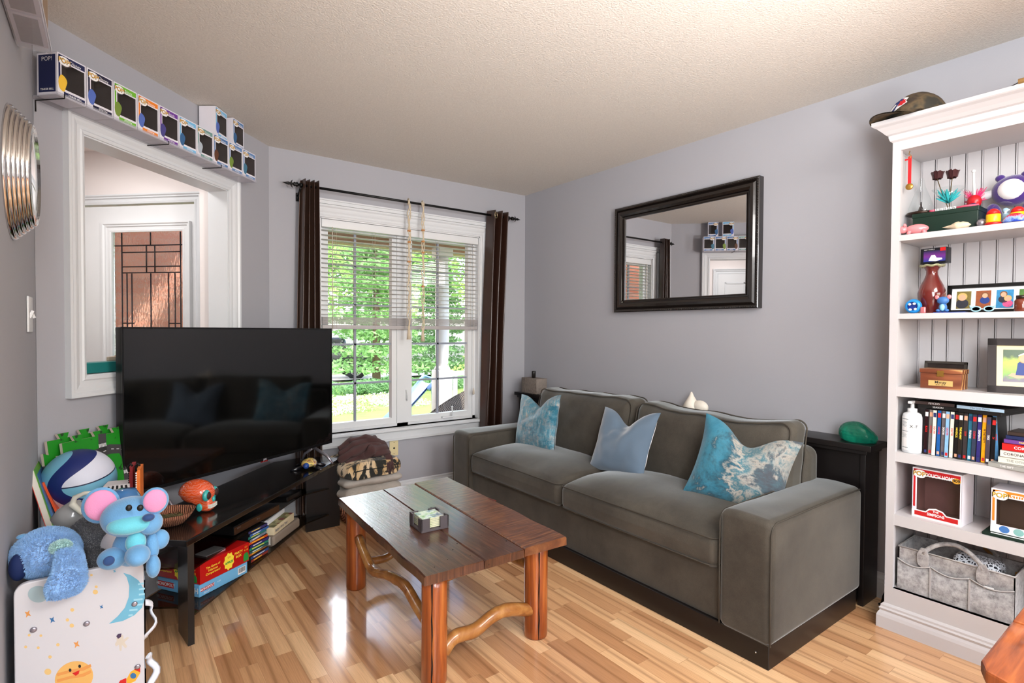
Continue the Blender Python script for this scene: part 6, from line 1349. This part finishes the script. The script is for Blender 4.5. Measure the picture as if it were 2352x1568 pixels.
for zz in (.41, .25, .13):
    b.tube([(og_x1+.004+.022*math.sin(PI*i/14)+.006*math.sin(i*.9+zz*30), og_y0+.035+.02*math.sin(i*.4), zz+.05-.10*i/14) for i in range(15)], [.010]*15, 10, fn=lambda s_, a: 1-.75*abs(math.sin(a)))
b.obj('strap', M('strap_white', (.86, .87, .90), .7), og2)
# toys on the organiser
pb = M('plush_blue', (.42, .64, .82), .9, var=.16, vs=9, sheen=.5, bump=.4, bs=300); pbl = M('plush_aqua', (.42, .78, .84), .9, sheen=.8, bump=.3, bs=300); pbd = M('plush_navy', (.16, .28, .48), .8, sheen=.5)
pkp = M('plush_pink', (.90, .58, .74), .9, sheen=.8, bump=.2, bs=300)
tb_ = thing('plush_bear', 'light blue plush bear toy with pink-lined ear sitting on the organiser board corner', 'plush toy', (-2.895, -1.80, .603))
k_ = .80
def E_(px, py, d): p = at(px, py, d); return p - V((-2.895, -1.80, .603))
b = B(); D0 = 1.50
def blob(b, px, py, d, r_, fn=None): b.ball(E_(px, py, d), [x*.86 for x in r_], 22, 16, fn)
blob(b, 300, 1185, D0, (.080, .075, .062)); blob(b, 302, 1255, D0+.02, (.052, .050, .062)); blob(b, 345, 1200, D0+.0, (.035, .045, .036))
bear = b.obj('body', pb, tb_)
for nm, px, py, d, r_ in (('arm', 350, 1255, D0+.02, (.020, .022, .045)), ('arm', 368, 1238, D0+.04, (.026, .024, .032)), ('leg', 258, 1282, D0-.03, (.040, .045, .032)), ('leg', 316, 1275, D0-.05, (.034, .05, .030)), ('leg', 352, 1300, D0, (.020, .03, .036))):
    b = B(); blob(b, px, py, d, r_); b.obj(nm, pb, tb_)
b = B(); blob(b, 300, 1203, D0-.037, (.062, .045, .030)); b.obj('muzzle', pbl, tb_); b = B(); blob(b, 312, 1245, D0-.025, (.028, .026, .034)); b.obj('belly', pbl, tb_)
b = B(); blob(b, 341, 1188, D0-.048, (.017, .014, .012)); b.obj('nose', pbd, tb_)
b = B(); blob(b, 322, 1166, D0-.064, (.0085, .006, .010)); blob(b, 296, 1166, D0-.070, (.0085, .006, .010)); b.obj('eye', prb, tb_)
for px, py, rr in ((232, 1160, 1), (356, 1150, .75)):
    b = B(); b.ball(E_(px, py, D0+.0), (.044*rr, .016, .050*rr), 20, 14); e_ = b.obj('ear', pb, tb_); b = B(); b.ball(E_(px, py, D0-.010), (.037*rr, .010, .042*rr), 18, 12); b.obj('ear_lining', pkp, e_)
b = B(); blob(b, 250, 1288, D0-.07, (.015, .008, .015)); b.obj('paw_pad', pbd, tb_)
# fuzzy blue slipper-like plush draped over the board
fz = M('fuzzy_blue', (.60, .76, .95), .9, var=.25, vs=60, sheen=.5)
def fuzz(b, n, L, seed=0):
    """short fur tufts over everything collected so far"""
    rnd = random.Random(seed); F_ = [(f, [b.v[i] for i in f]) for f in b.f if len(f) == 4]; ar = []
    tot = 0
    for f, p in F_: a = (p[2]-p[0]).cross(p[3]-p[1]).length/2; tot += a; ar.append(tot)
    import bisect
    for _ in range(n):
        i = bisect.bisect(ar, rnd.random()*tot); i = min(i, len(F_)-1); p = F_[i][1]; u_, w_ = rnd.random(), rnd.random()
        q = (p[0]*(1-u_)+p[1]*u_)*(1-w_)+(p[3]*(1-u_)+p[2]*u_)*w_; nn = (p[2]-p[0]).cross(p[3]-p[1])
        if nn.length < 1e-12: continue
        nn.normalize(); t_ = nn.orthogonal().normalized(); t_ = (Matrix.Rotation(rnd.random()*6.28, 3, nn) @ t_)*L*.28
        tip = q+nn*L*rnd.uniform(.5, 1)+t_*rnd.uniform(-2, 2)
        b.add([q-t_, q+t_, tip], [(0, 1, 2)])
    return b
fp = thing('fuzzy_plush', 'curly sky blue fuzzy plush with a long flap hanging over the printed board', 'plush toy', (-3.05, -1.75, .60))
def E2(px, py, d): return at(px, py, d) - V((-3.05, -1.75, .60))
b = B(); b.ball(E2(108, 1268, 1.50), (.076, .075, .064), 30, 20, fn=lambda p: p*(1+.06*nz(p*15)))
b.tube([E2(150, 1245, 1.50), E2(160, 1275, 1.455), E2(160, 1312, 1.425), E2(152, 1345, 1.418), E2(148, 1365, 1.418)], [.026, .034, .042, .052, .040], 18, fn=lambda s_, a: 1-.55*abs(math.sin(a+1.25)))
fuzz(b, 30000, .007, 3); b.obj('body', fz, fp)
b = B(); b.ball(E2(42, 1302, 1.43), (.020, .022, .036), 18, 12); b.obj('opening', M('navy_cloth', (.05, .13, .32), .8), fp)
b = B(); b.ball(E2(140, 1256, 1.455), (.022, .014, .016), 16, 10); fuzz(b, 1500, .007, 5); b.obj('patch', M('pale_mint_plush', (.72, .85, .84), .9), fp)
b = B(); b.ball(E2(52, 1232, 1.48), (.014, .012, .007), 12, 8); b.obj('tab', pb, fp)
gp_ = M('grey_fur', (.34, .34, .36), .9, var=.2, vs=60, sheen=.7)
gr = thing('grey_plush', 'charcoal grey fluffy round plush with white side behind the blue bear', 'plush toy', (-2.97, -1.55, .55))
b = B(); b.ball(at(222, 1240, 1.68)-V((-2.97, -1.55, .55)), (.078, .070, .078), 28, 20); b.ball(at(232, 1292, 1.62)-V((-2.97, -1.55, .55)), (.062, .06, .045), 22, 14); fuzz(b, 16000, .007, 9); b.obj('body', gp_, gr)
b = B(); b.ball(at(258, 1255, 1.64)-V((-2.97, -1.55, .55)), (.030, .03, .048), 16, 12); b.obj('side_patch', M('white_fur', (.88, .86, .88), .9, sheen=.5), gr)
# basketball
bb2 = thing('basketball', 'blue, white and pale blue basketball in the corner behind the toys', 'ball', (-3.032, -1.130, .678))
bm = NT('ball_panels'); sp_ = bm.n('SeparateXYZ'); bm.l(bm.co(rot=(R(-12), 0, R(-3))), sp_.inputs[0])
def mth(t, op, a, b_=None, c_=None):
    m = t.n('Math', operation=op)
    for i, x in enumerate((a, b_, c_)):
        if x is None: continue
        if hasattr(x, 'links'): t.l(x, m.inputs[i])
        else: m.inputs[i].default_value = x
    return m.outputs[0]
U_, V_ = sp_.outputs['X'], mth(bm, 'SUBTRACT', mth(bm, 'SUBTRACT', sp_.outputs['Z'], .030), mth(bm, 'MULTIPLY', sp_.outputs['X'], .10)); vv = mth(bm, 'MULTIPLY', V_, V_)
def para(u0, k): return mth(bm, 'LESS_THAN', vv, mth(bm, 'MULTIPLY', mth(bm, 'ADD', U_, u0), k))
inn, mid_ = para(.052, .045), para(.092, .105); up_ = mth(bm, 'GREATER_THAN', V_, 0)
two = bm.mix(up_, srgb((.45, .70, .80)), srgb((.84, .85, .90))); seam = mth(bm, 'LESS_THAN', mth(bm, 'ABSOLUTE', V_), .0022)
two = bm.mix(seam, two, srgb((.06, .10, .25))); out_ = bm.mix(up_, srgb((.84, .82, .84)), srgb((.45, .70, .80)))
c = bm.mix(mid_, out_, srgb((.08, .15, .40))); c = bm.mix(inn, c, two); bm.col(c); bm.set(Roughness=.42); bm.bump(bm.noise(bm.co(), 900, 1), .4, .001)
B().ball((0, 0, 0), .118, 48, 32).obj('ball', bm.m, bb2)
# grey mug-like lamp shade with handle
lp = thing('toy_watering_can', 'glossy grey toy pitcher with cream curved handle lying on the toys', 'toy', at(165, 1185, 1.74))
b = B(); b.lathe([(.012, -.045), (.036, -.040), (.044, -.01), (.040, .025), (.026, .045), (.02, .047)], (0, 0, 0), 28, fn=lambda p: Matrix.Rotation(R(50), 3, 'Y') @ p); b.obj('body', M('grey_gloss', (.60, .60, .60), .15, coat=.6), lp)
b = B(); o_ = at(165, 1185, 1.74); b.tube([at(190, 1180, 1.71)-o_, at(166, 1158, 1.71)-o_, at(172, 1142, 1.71)-o_, at(195, 1132, 1.72)-o_, at(230, 1130, 1.73)-o_], [.006, .011, .008, .006, .006], 10); b.obj('handle', M('cream_gloss', (.84, .83, .78), .25), lp)
# books standing against the left wall
for k, (p0, p1, d, m, lab, th) in enumerate((((72, 1080), (118, 1215), 1.93, M('paper', 0), 'tall picture book with white page edge leaning by the left wall', .018), ((84, 1088), (135, 1215), 1.95, M('bk_blue', (.25, .42, .62), .4, var=.4, vs=30), 'blue picture book leaning beside the white-edged one', .008), ((100, 1105), (150, 1215), 1.97, M('bk_orange', (.85, .32, .14), .4), 'orange picture book leaning nearest the basketball', .008))):
    a0 = at(*p0, d); a1 = at(*p1, d-.04); root = thing('picture_book', lab, 'book', a1, group='picture books by the left wall')
    b = B(); up = (a0-a1); b.x = basis((0, 0, 0), up, (0, 1, .0)); 
    b.box((0, -.02, -th/2), (up.length, .17, th/2)); b.obj('pages' if k == 0 else 'cover', m, root)
    if k == 0: b = B(); b.x = basis((0, 0, 0), up, (0, 1, .0)); b.box((-.001, -.021, th/2), (up.length+.001, .172, th/2+.002)); b.obj('cover', M('bk_red', (.75, .20, .14), .4), root); b = B(); b.x = basis((0, 0, 0), up, (0, 1, .0)); b.box((-.001, -.021, -th/2-.002), (up.length+.001, .172, -th/2)); b.obj('cover', M('bk_green', (.40, .66, .22), .4), root)
# dark cabinet-like crate behind the books so that the toys rest on something
cr_ = thing('storage_crate', 'dark storage crate holding the toys in the corner behind the organiser', 'crate', (-3.03, -1.18, 0)); b = B(); cbox(b, -.115, .10, -.005, .12, 0, .52, .006); b.obj('crate', M('dark_crate', (.07, .07, .08), .6), cr_); B().box((-.105, .004, .50), (.09, .11, .545)).obj('contents', M('dark_cloth', (.12, .14, .10), .9, var=.5, vs=20), cr_)
# orange plushes peeking
for k, (px, py, d, r_, lab) in enumerate(((52, 1228, 1.88, .020, 'orange plush ear peeking out beside the left wall'), (150, 1225, 1.93, .038, 'brown-orange plush peeking out behind the blue fuzzy plush'))):
    tag(B().ball((0, 0, 0), (r_*1.2, r_, r_*.8), 18, 12).obj('plush_toy', M('orange_plush', (.62, .34, .10), .9, sheen=.6), loc=at(px, py, d)), lab, 'plush toy')
# foam puzzle mats leaning on the angled wall
mg_ = NT('playmat'); v = mg_.co()
mg_.col(mg_.mix(mg_.ramp(mg_.noise(v, 26, 2), [(.62, (0, 0, 0)), (.66, (1, 1, 1))]), srgb((.06, .52, .07)), srgb((.05, .22, .06)))); mg_.set(Roughness=.6)
foam = M('foam_side', (.80, .74, .68), .8)
def puzzle(n=7, L=.31, d_=.020):
    pts = []; st_ = L/n
    def edge(): 
        out = []
        for i in range(n):
            s0 = i*st_; t_ = d_ if i % 2 else 0
            if i % 2: out += [(s0+st_*.18, 0), (s0-st_*.02, t_), (s0+st_*1.02, t_), (s0+st_*.82, 0)]
            else: out += [(s0, 0)] if i == 0 else []
        return out
    e = edge()
    pts += [(x, L+y) for x, y in e][::1]          # top, left to right
    pts += [(L+y, L-x) for x, y in e]
    pts += [(L-x, -y) for x, y in e]
    pts += [(-y, x) for x, y in e]
    return pts
PZ = puzzle()
for k, (w0, ds, dz) in enumerate(((.030, .030, .0), (.062, -.0, -.012))):
    bp0 = O(1.455+ds, w0+.035, .520+dz); tl = O(1.455+ds, w0-.012, .520+dz+.31)
    root = thing('foam_mat', ['green foam puzzle mat leaning on the wall, the one behind', 'green foam puzzle mat printed with grey roads leaning in front of the other'][k], 'play mat', bp0, group='foam play mats behind the basketball')
    up = (tl-bp0); mx_ = basis((0, 0, 0), -DV, up)
    b = B(); b.prism(PZ, .012, mx_); b.obj('foam', foam, root); b = B(); b.prism(PZ, .0012, mx_ @ T(0, 0, .012)); top_ = b.obj('print', mg_.m, root)
    if k == 1:
        rdm = M('road_grey', (.24, .24, .24), .7)
        def road(pts, w_): 
            b = B(); old = b.x; b.x = mx_ @ T(0, 0, .0134)
            P = [V((x, y, 0)) for x, y in pts]; L_, R_ = [], []
            for i in range(len(P)):
                t_ = (P[min(i+1, len(P)-1)]-P[max(i-1, 0)]).normalized(); n_ = V((-t_.y, t_.x, 0)); L_.append(P[i]+n_*w_/2); R_.append(P[i]-n_*w_/2)
            n = len(P); b.add(L_+R_, [(i, i+1, n+i+1, n+i) for i in range(n-1)]); return b
        ring = [(.045, .02), (.055, .14), (.075, .20), (.11, .235), (.20, .245), (.25, .235), (.268, .20), (.265, .10), (.235, .01)]
        road(ring, .040).obj('road', rdm, top_); road([(.165, .245), (.172, .315)], .036).obj('road', rdm, top_)
        b = B(); b.x = mx_ @ T(0, 0, .0138)
        for i in range(len(ring)-1):
            for f in (.2, .7):
                x = ring[i][0]+(ring[i+1][0]-ring[i][0])*f; y = ring[i][1]+(ring[i+1][1]-ring[i][1])*f; a = math.atan2(ring[i+1][1]-ring[i][1], ring[i+1][0]-ring[i][0]); b.obox((x, y, 0), (.012, .0022, .0006), a)
        for j in range(6):
            b.obox((.250+.006*j, .135, 0), (.003, .014, .0006)); b.obox((.152+.006*j, .268, 0), (.003, .014, .0006)); b.obox((.09, .215+.006*j, 0), (.014, .003, .0006))
        b.obj('road_marking', wht, top_)
        b = B(); b.x = mx_ @ T(0, 0, .0138); b.prism([(.13, .13), (.19, .13), (.19, .17), (.16, .19), (.13, .17)], .0006); hs_ = b.obj('house_print', wht, top_); b = B(); b.x = mx_ @ T(0, 0, .0146); b.box((.140, .138, 0), (.152, .160, .0006)); b.box((.166, .138, 0), (.178, .160, .0006)); b.obj('window_print', mg_.m, hs_)
# spiral notebooks and small toys by the stand
for k, (px, c_, lab) in enumerate(((301, (.55, .10, .12), 'red and black bound notebook standing upright beside the television'), (318, (.88, .46, .16), 'orange covered spiral notebook standing upright beside the television'))):
    p = at(px, 1150, 2.02-.02*k); root = thing('notebook', lab, 'notebook', p, R(-8), group='upright notebooks')
    B().box((-.006, -.0, 0), (.006, .10, .115 if k else .125)).obj('cover', M('nb_%s' % ('red', 'orange')[k], c_, .5, var=.2, vs=40), root); b = B()
    for j in range(12): b.box((-.008, -.003, .008+.0085*j), (-.004, .001, .012+.0085*j))
    b.obj('binding', blackm if k == 0 else wht, root); b = B(); b.tube([(-.006, .0, .11), (-.008, 0, .13), (.0, 0, .138), (.006, 0, .13)], .004, 6); b.obj('clip', blackm, root)
zb = thing('striped_box', 'small box with black and white zebra stripes beside the basketball', 'box', at(272, 1150, 2.0), R(-12)); B().box((-.045, 0, .0), (.035, .07, .06)).obj('box', M('zebra_base', (.82, .80, .80), .5), zb); b = B()
for j in range(5): b.obox((-.036+.016*j, -.001, .035), (.006, .002, .045), 0, 0, ry=R(20-8*j))
b.obj('stripe', prb, zb)
tag(B().lathe([(.001, .030), (.03, .026), (.040, .008), (.042, -.01), (.036, -.012)], (0, 0, 0), 24).obj('toy_dish', M('lid_blue', (.22, .42, .62), .25, coat=.4), loc=at(284, 1146, 1.565)), 'glossy blue upturned round toy dish just behind the blue plush bear', 'dish')
# ---------------------------------------------------------------- white panel door in the foyer (seen in the wall mirror)
FW = -1.45
b = B(); casing_frame(b, lambda s_, w_, z: O(s_, FW+w_, z), .82, 1.58, -.2, 2.03, .07); struct('trim_6', b, trimm)
b = B(); wallbox(b, .82, 1.58, FW, FW+.012, .01, 2.03); d2 = struct('door_2', b, white)
b = B()
for s0, s1 in ((.90, 1.16), (1.24, 1.50)):
    for z0, z1 in ((.25, .95), (1.05, 1.60), (1.70, 1.92)):
        for a in ((s0, s1, z0, z0+.02), (s0, s1, z1-.02, z1), (s0, s0+.02, z0, z1), (s1-.02, s1, z0, z1)): wallbox(b, a[0], a[1], FW+.012, FW+.019, a[2], a[3])
b.obj('panel_moulding', trimm, d2)
B().ball(O(1.53, FW+.05, .95), .028, 14, 10).obj('door_knob', M('brass_knob', (.75, .65, .45), .25, .9), d2)
# ---------------------------------------------------------------- front porch and garden
soff = M('soffit', (.80, .74, .64), .7, var=.05); wht2 = M('porch_white', (.88, .88, .88), .5, var=.04)
b = B(); b.box((-1.95, .13, 2.30), (3.2, 1.78, 2.36)); b.box((-1.95, .13, 2.25), (3.2, .17, 2.30)); struct('porch_ceiling', b, soff)
b = B(); b.box((-1.95, 1.62, 2.13), (3.2, 1.76, 2.30)); b.box((-1.97, 1.76, 2.20), (3.2, 1.86, 2.32)); struct('porch_beam', b, M('beam_tan', (.66, .52, .40), .6, var=.1))
struct('porch_floor', B().box((-1.95, .13, -.22), (3.2, 1.80, -.12)), M('porch_deck', (.60, .58, .55), .7))
col_ = thing('porch_column', 'white turned porch column seen through the right window sash', 'column', (-.05, 1.38, -.12))
B().box((-.085, -.085, 0), (.085, .085, .95), .006).obj('pedestal', wht2, col_)
B().lathe([(.08, .95), (.088, .965), (.075, .985), (.055, 1.0), (.068, 1.03), (.062, 1.06), (.072, 1.09), (.075, 1.4), (.070, 1.9), (.062, 2.1), (.075, 2.13), (.06, 2.16)], (0, 0, 0), 28).obj('shaft', wht2, col_)
B().box((-.085, -.085, 2.16), (.085, .085, 2.26), .004).obj('capital', wht2, col_)
rl = thing('porch_railing', 'white porch railing beside the turned column', 'railing', (.9, 1.38, -.12))
B().box((-.86, -.03, .88), (1.4, .03, .93), .004).obj('top_rail', wht2, rl); B().box((-.86, -.02, .10), (1.4, .02, .14), .004).obj('bottom_rail', wht2, rl)
for k in range(17): B().box((-.80+.13*k, -.016, .14), (-.768+.13*k, .016, .88)).obj('baluster', wht2, rl)
wk = NT('outdoor_wicker'); wv_ = wk.n('TexChecker'); wv_.inputs['Scale'].default_value = 80; wk.l(wk.co(), wv_.inputs[0]); wk.col(wk.mix(wv_.outputs['Fac'], srgb((.20, .17, .15)), srgb((.52, .46, .41)))); wk.set(Roughness=.6); wk.bump(wv_.outputs['Fac'], .8, .01)
wc = thing('wicker_chair', 'dark wicker patio chair back just outside the right window sash', 'chair', (-.30, .62, -.12), R(8))
b = B(); b.grid(lambda i, j: V((-.42+.84*i, -.05+.05*math.cos(3.1*(i-.5))+.07*j, .40+(.44*(.35+.65*min(1, i*1.25)**.8 if i < .8 else .35+.65-.25*(i-.8)))*j)), 30, 16); b.grid(lambda i, j: V((-.42+.84*i, -.05+.05*math.cos(3.1*(i-.5))+.07*j-.02, .40+(.44*(.35+.65*min(1, i*1.25)**.8 if i < .8 else .35+.65-.25*(i-.8)))*j)), 30, 16); b.obj('backrest', wk.m, wc)
b = B(); b.box((-.42, .0, .30), (.42, .55, .42), .02); b.obj('seat', wk.m, wc)
for x in (-.38, .38):
    for y in (.03, .5): b = B(); b.box((x-.025, y-.025, 0), (x+.025, y+.025, .31)); b.obj('leg', wk.m, wc)
tag(B().box((-.30, 0, 0), (.30, .10, .10), .02).obj('wood_log', M('bark', (.42, .33, .28), .9, var=.3, vs=30, bump=.6, bs=60), loc=(-.78, .75, .26)), 'rough brown log end seen low in the left window sash', 'log')
sl = thing('garden_slide', 'light blue plastic garden slide beyond the right window sash', 'slide', (1.0, 4.1, -.5)); sblue = M('slide_blue', (.42, .55, .80), .35, var=.05)
b = B(); b.grid(lambda i, j: V((-.95+1.15*j+.0, -.22+.44*i, .90*j**1.3+.08*abs(2*i-1)**3)), 12, 20); b.grid(lambda i, j: V((-.95+1.15*j+.01, -.22+.44*i, .90*j**1.3+.08*abs(2*i-1)**3-.03)), 12, 20); b.obj('chute', sblue, sl)
b = B(); b.tube([(.1, -.22, .82), (.25, -.22, 1.0), (.42, -.22, .95), (.45, -.22, 0)], .035, 8); b.tube([(.1, .22, .82), (.25, .22, 1.0), (.42, .22, .95), (.45, .22, 0)], .035, 8); b.obj('handrail', sblue, sl)
gz = lambda y: -.25 - max(0, y-3)*.03
t = NT('lawn'); v = t.co(); t.col(t.mix(t.noise(v, 3, 6, .7), srgb((.30, .48, .16)), srgb((.55, .68, .32)))); t.set(Roughness=.9); t.bump(t.noise(v, 60, 4), .8, .03)
b = B(); b.grid(lambda i, j: V((-10+30*i, 1.8+28*j, gz(1.8+28*j))), 6, 20); struct('ground_lawn', b, t.m)
struct('driveway', (lambda b: b.grid(lambda i, j: V((-10+30*i, 15.2+3.4*j+.10*(i*30-10), gz(15.2+3.4*j)+.06)), 6, 4))(B()), M('driveway', (.74, .72, .70), .9, var=.06))
def leafmat(name, c1, c2):
    t = NT(name); v = t.co(); c = t.mix(t.noise(v, 7, 5, .7), srgb(c1), srgb(c2)); t.col(c); t.set(Roughness=.6)
    tl = t.n('BsdfTranslucent'); t.l(c, tl.inputs[0]); mx = t.n('MixShader'); mx.inputs[0].default_value = .35
    t.l(t.b.outputs[0], mx.inputs[1]); t.l(tl.outputs[0], mx.inputs[2]); t.l(mx.outputs[0], t.t.nodes['Material Output'].inputs[0]); return t.m
LM = [leafmat('leaf_light', (.50, .68, .32), (.76, .86, .54)), leafmat('leaf_mid', (.34, .54, .28), (.58, .74, .46)), leafmat('leaf_dark', (.28, .46, .28), (.50, .66, .42)), leafmat('leaf_lime', (.60, .72, .32), (.82, .90, .54))]
rt_ = random.Random(11)
def foliage(b, n, blobs, sz, flat=1):
    for _ in range(n):
        c, r_ = rt_.choice(blobs); d = V((rt_.gauss(0, 1), rt_.gauss(0, 1), rt_.gauss(0, 1))).normalized()*(rt_.random()**.35)
        p = V(c)+V((d.x*r_[0], d.y*r_[1], d.z*r_[2])); a = V((rt_.gauss(0, 1), rt_.gauss(0, 1), rt_.gauss(0, .5*flat))).normalized(); e = a.orthogonal().normalized(); e = Matrix.Rotation(rt_.random()*6.28, 3, a) @ e
        s_ = sz*rt_.uniform(.5, 1.2); b.add([p-a*s_, p+e*s_*.4, p+a*s_, p-e*s_*.4], [(0, 1, 2, 3)])
    return b
bark = MT['bark']
def tree(name, label, x, y, h_, r_, m, n, sz, conifer=False, cat='tree', group='trees in the front garden'):
    z0 = gz(y); root = thing(name, label, cat, (x, y, z0), group=group)
    if conifer:
        bl_ = [((rt_.uniform(-.25, .25)*r_*(1-k/12), rt_.uniform(-.25, .25)*r_*(1-k/12), h_*(.10+.88*k/12)), (r_*(1.05-k/12.5)*rt_.uniform(.75, 1.15), r_*(1.05-k/12.5)*rt_.uniform(.75, 1.1), h_*.035)) for k in range(13)]
    else:
        bl_ = [((rt_.uniform(-.6, .6)*r_, rt_.uniform(-.6, .6)*r_, h_*rt_.uniform(.32, .85)), (r_*rt_.uniform(.35, .6),)*2+(h_*rt_.uniform(.10, .2),)) for k in range(12)]
    B().tube([(0, 0, -.1), (0, 0, h_*.5), (0, 0, h_*.9)], [r_*.06+.03, r_*.04+.02, .02], 8).obj('trunk', bark, root)
    foliage(B(), n, bl_, sz).obj('foliage', m, root); return root
tree('spruce_tree', 'soft green spruce filling the left window sash', 3.7, 12.2, 6.8, 1.9, LM[1], 12000, .10, True)
tree('spruce_tree', 'smaller grey-green spruce between the sashes', 6.0, 12.4, 4.6, 1.5, LM[2], 8000, .09, True)
tree('cedar_tree', 'lime green cedar behind the porch column', 6.6, 10.2, 5.2, 1.0, LM[3], 8000, .07, True)
tree('leafy_tree', 'tall light green leafy tree at the far left of the window view', 1.2, 14.0, 7.5, 2.3, LM[0], 8000, .13)
tree('leafy_tree', 'tall light green leafy tree in the middle of the window view', 5.6, 15.0, 8, 2.6, LM[0], 8000, .13)
tree('leafy_tree', 'mid green leafy tree across the driveway', 8.3, 20, 9, 3.6, LM[1], 8000, .18)
tree('leafy_tree', 'lime green leafy tree far right beyond the porch railing', 8.8, 11, 7, 2.4, LM[3], 7000, .13)
tree('leafy_tree', 'distant green tree behind the parked car', 3.2, 24, 9, 4.2, LM[1], 8000, .2)
tree('leafy_tree', 'distant light tree at the far left horizon', 2.2, 22, 9, 4.0, LM[0], 6000, .2)
root = thing('juniper_hedge', 'low spreading green juniper bushes in front of the lawn', 'hedge', (2.2, 10.3, gz(10.3))); foliage(B(), 9000, [((rt_.uniform(-1.2, 3.4), rt_.uniform(-.6, .5), rt_.uniform(.05, .30)), (.6, .4, .18)) for _ in range(14)], .05).obj('foliage', LM[2], root)
root = thing('flower_bed', 'white and pale green ground flowers below the left window sash', 'flower bed', (1.5, 7.6, gz(7.6))); fo_ = foliage(B(), 3500, [((rt_.uniform(-1.6, .9), rt_.uniform(-1.2, 1.2), .08), (.3, .3, .10)) for _ in range(16)], .028).obj('blossom', M('blossom', (.88, .84, .82), .8, var=.1), root); fo_['kind'] = 'stuff'
f2 = foliage(B(), 2500, [((rt_.uniform(-1.2, .9), rt_.uniform(-1.0, .9), .06), (.3, .3, .10)) for _ in range(16)], .03).obj('leaves', LM[0], root); f2['kind'] = 'stuff'
# parked dark car, far across the driveway
car = thing('parked_car', 'dark parked car with black wheels seen through the left window sash', 'car', (3.35, 17.2, gz(17.2)+.06), R(-12)); cm_ = M('car_grey', (.16, .17, .19), .25, .2, coat=.8)
b = B(); b.rbox((0, 0, .75), (4.3, 1.8, .62), .22, 4, 2); b.obj('body', cm_, car); B().rbox((-.3, 0, 1.28), (2.7, 1.55, .62), .22, 4, 2).obj('cabin', M('car_glass', (.10, .12, .14), .08), car)
for x in (-1.35, 1.35):
    for y in (-.86, .86):
        w_ = B().lathe([(.20, -.11), (.35, -.11), (.37, -.06), (.37, .06), (.35, .11), (.20, .11)], (x, y, .37), 28, axis='Y').obj('wheel', M('tyre', (.05, .05, .05), .8), car)
        b = B(); b.lathe([(.05, -.10), (.21, -.112)], (x, y, .37), 20, axis='Y', cap=False)
        for k in range(10): b.obox((x+.12*math.cos(2*PI*k/10), y-.10*(1 if y < 0 else -1)*1, .37+.12*math.sin(2*PI*k/10)), (.20, .03, .03), 0, 0, ry=-2*PI*k/10)
        b.obj('rim', silver, w_)
# brick garage wall next to the entrance
bt_ = NT('red_brick'); brk = bt_.n('TexBrick'); sp_ = bt_.n('SeparateXYZ'); bt_.l(bt_.tc.outputs['Object'], sp_.inputs[0]); ad = bt_.n('Math', operation='ADD'); bt_.l(sp_.outputs['X'], ad.inputs[0]); bt_.l(sp_.outputs['Y'], ad.inputs[1]); cb = bt_.n('CombineXYZ'); bt_.l(ad.outputs[0], cb.inputs[0]); bt_.l(sp_.outputs['Z'], cb.inputs[1]); bt_.l(cb.outputs[0], brk.inputs[0])
for k, v_ in (('Scale', 1), ('Mortar Size', .006), ('Brick Width', .22), ('Row Height', .075)): brk.inputs[k].default_value = v_
brk.inputs['Color1'].default_value = (*srgb((.84, .55, .45)), 1); brk.inputs['Color2'].default_value = (*srgb((.93, .68, .57)), 1); brk.inputs['Mortar'].default_value = (*srgb((.80, .74, .68)), 1); bt_.col(brk.outputs['Color']); bt_.set(Roughness=.85)
struct('garage_wall', B().box((-7, 2.35, -.6), (-1.75, 2.6, 3.2)).box((-1.95, 2.6, -.6), (-1.75, 7.5, 3.2)), bt_.m)
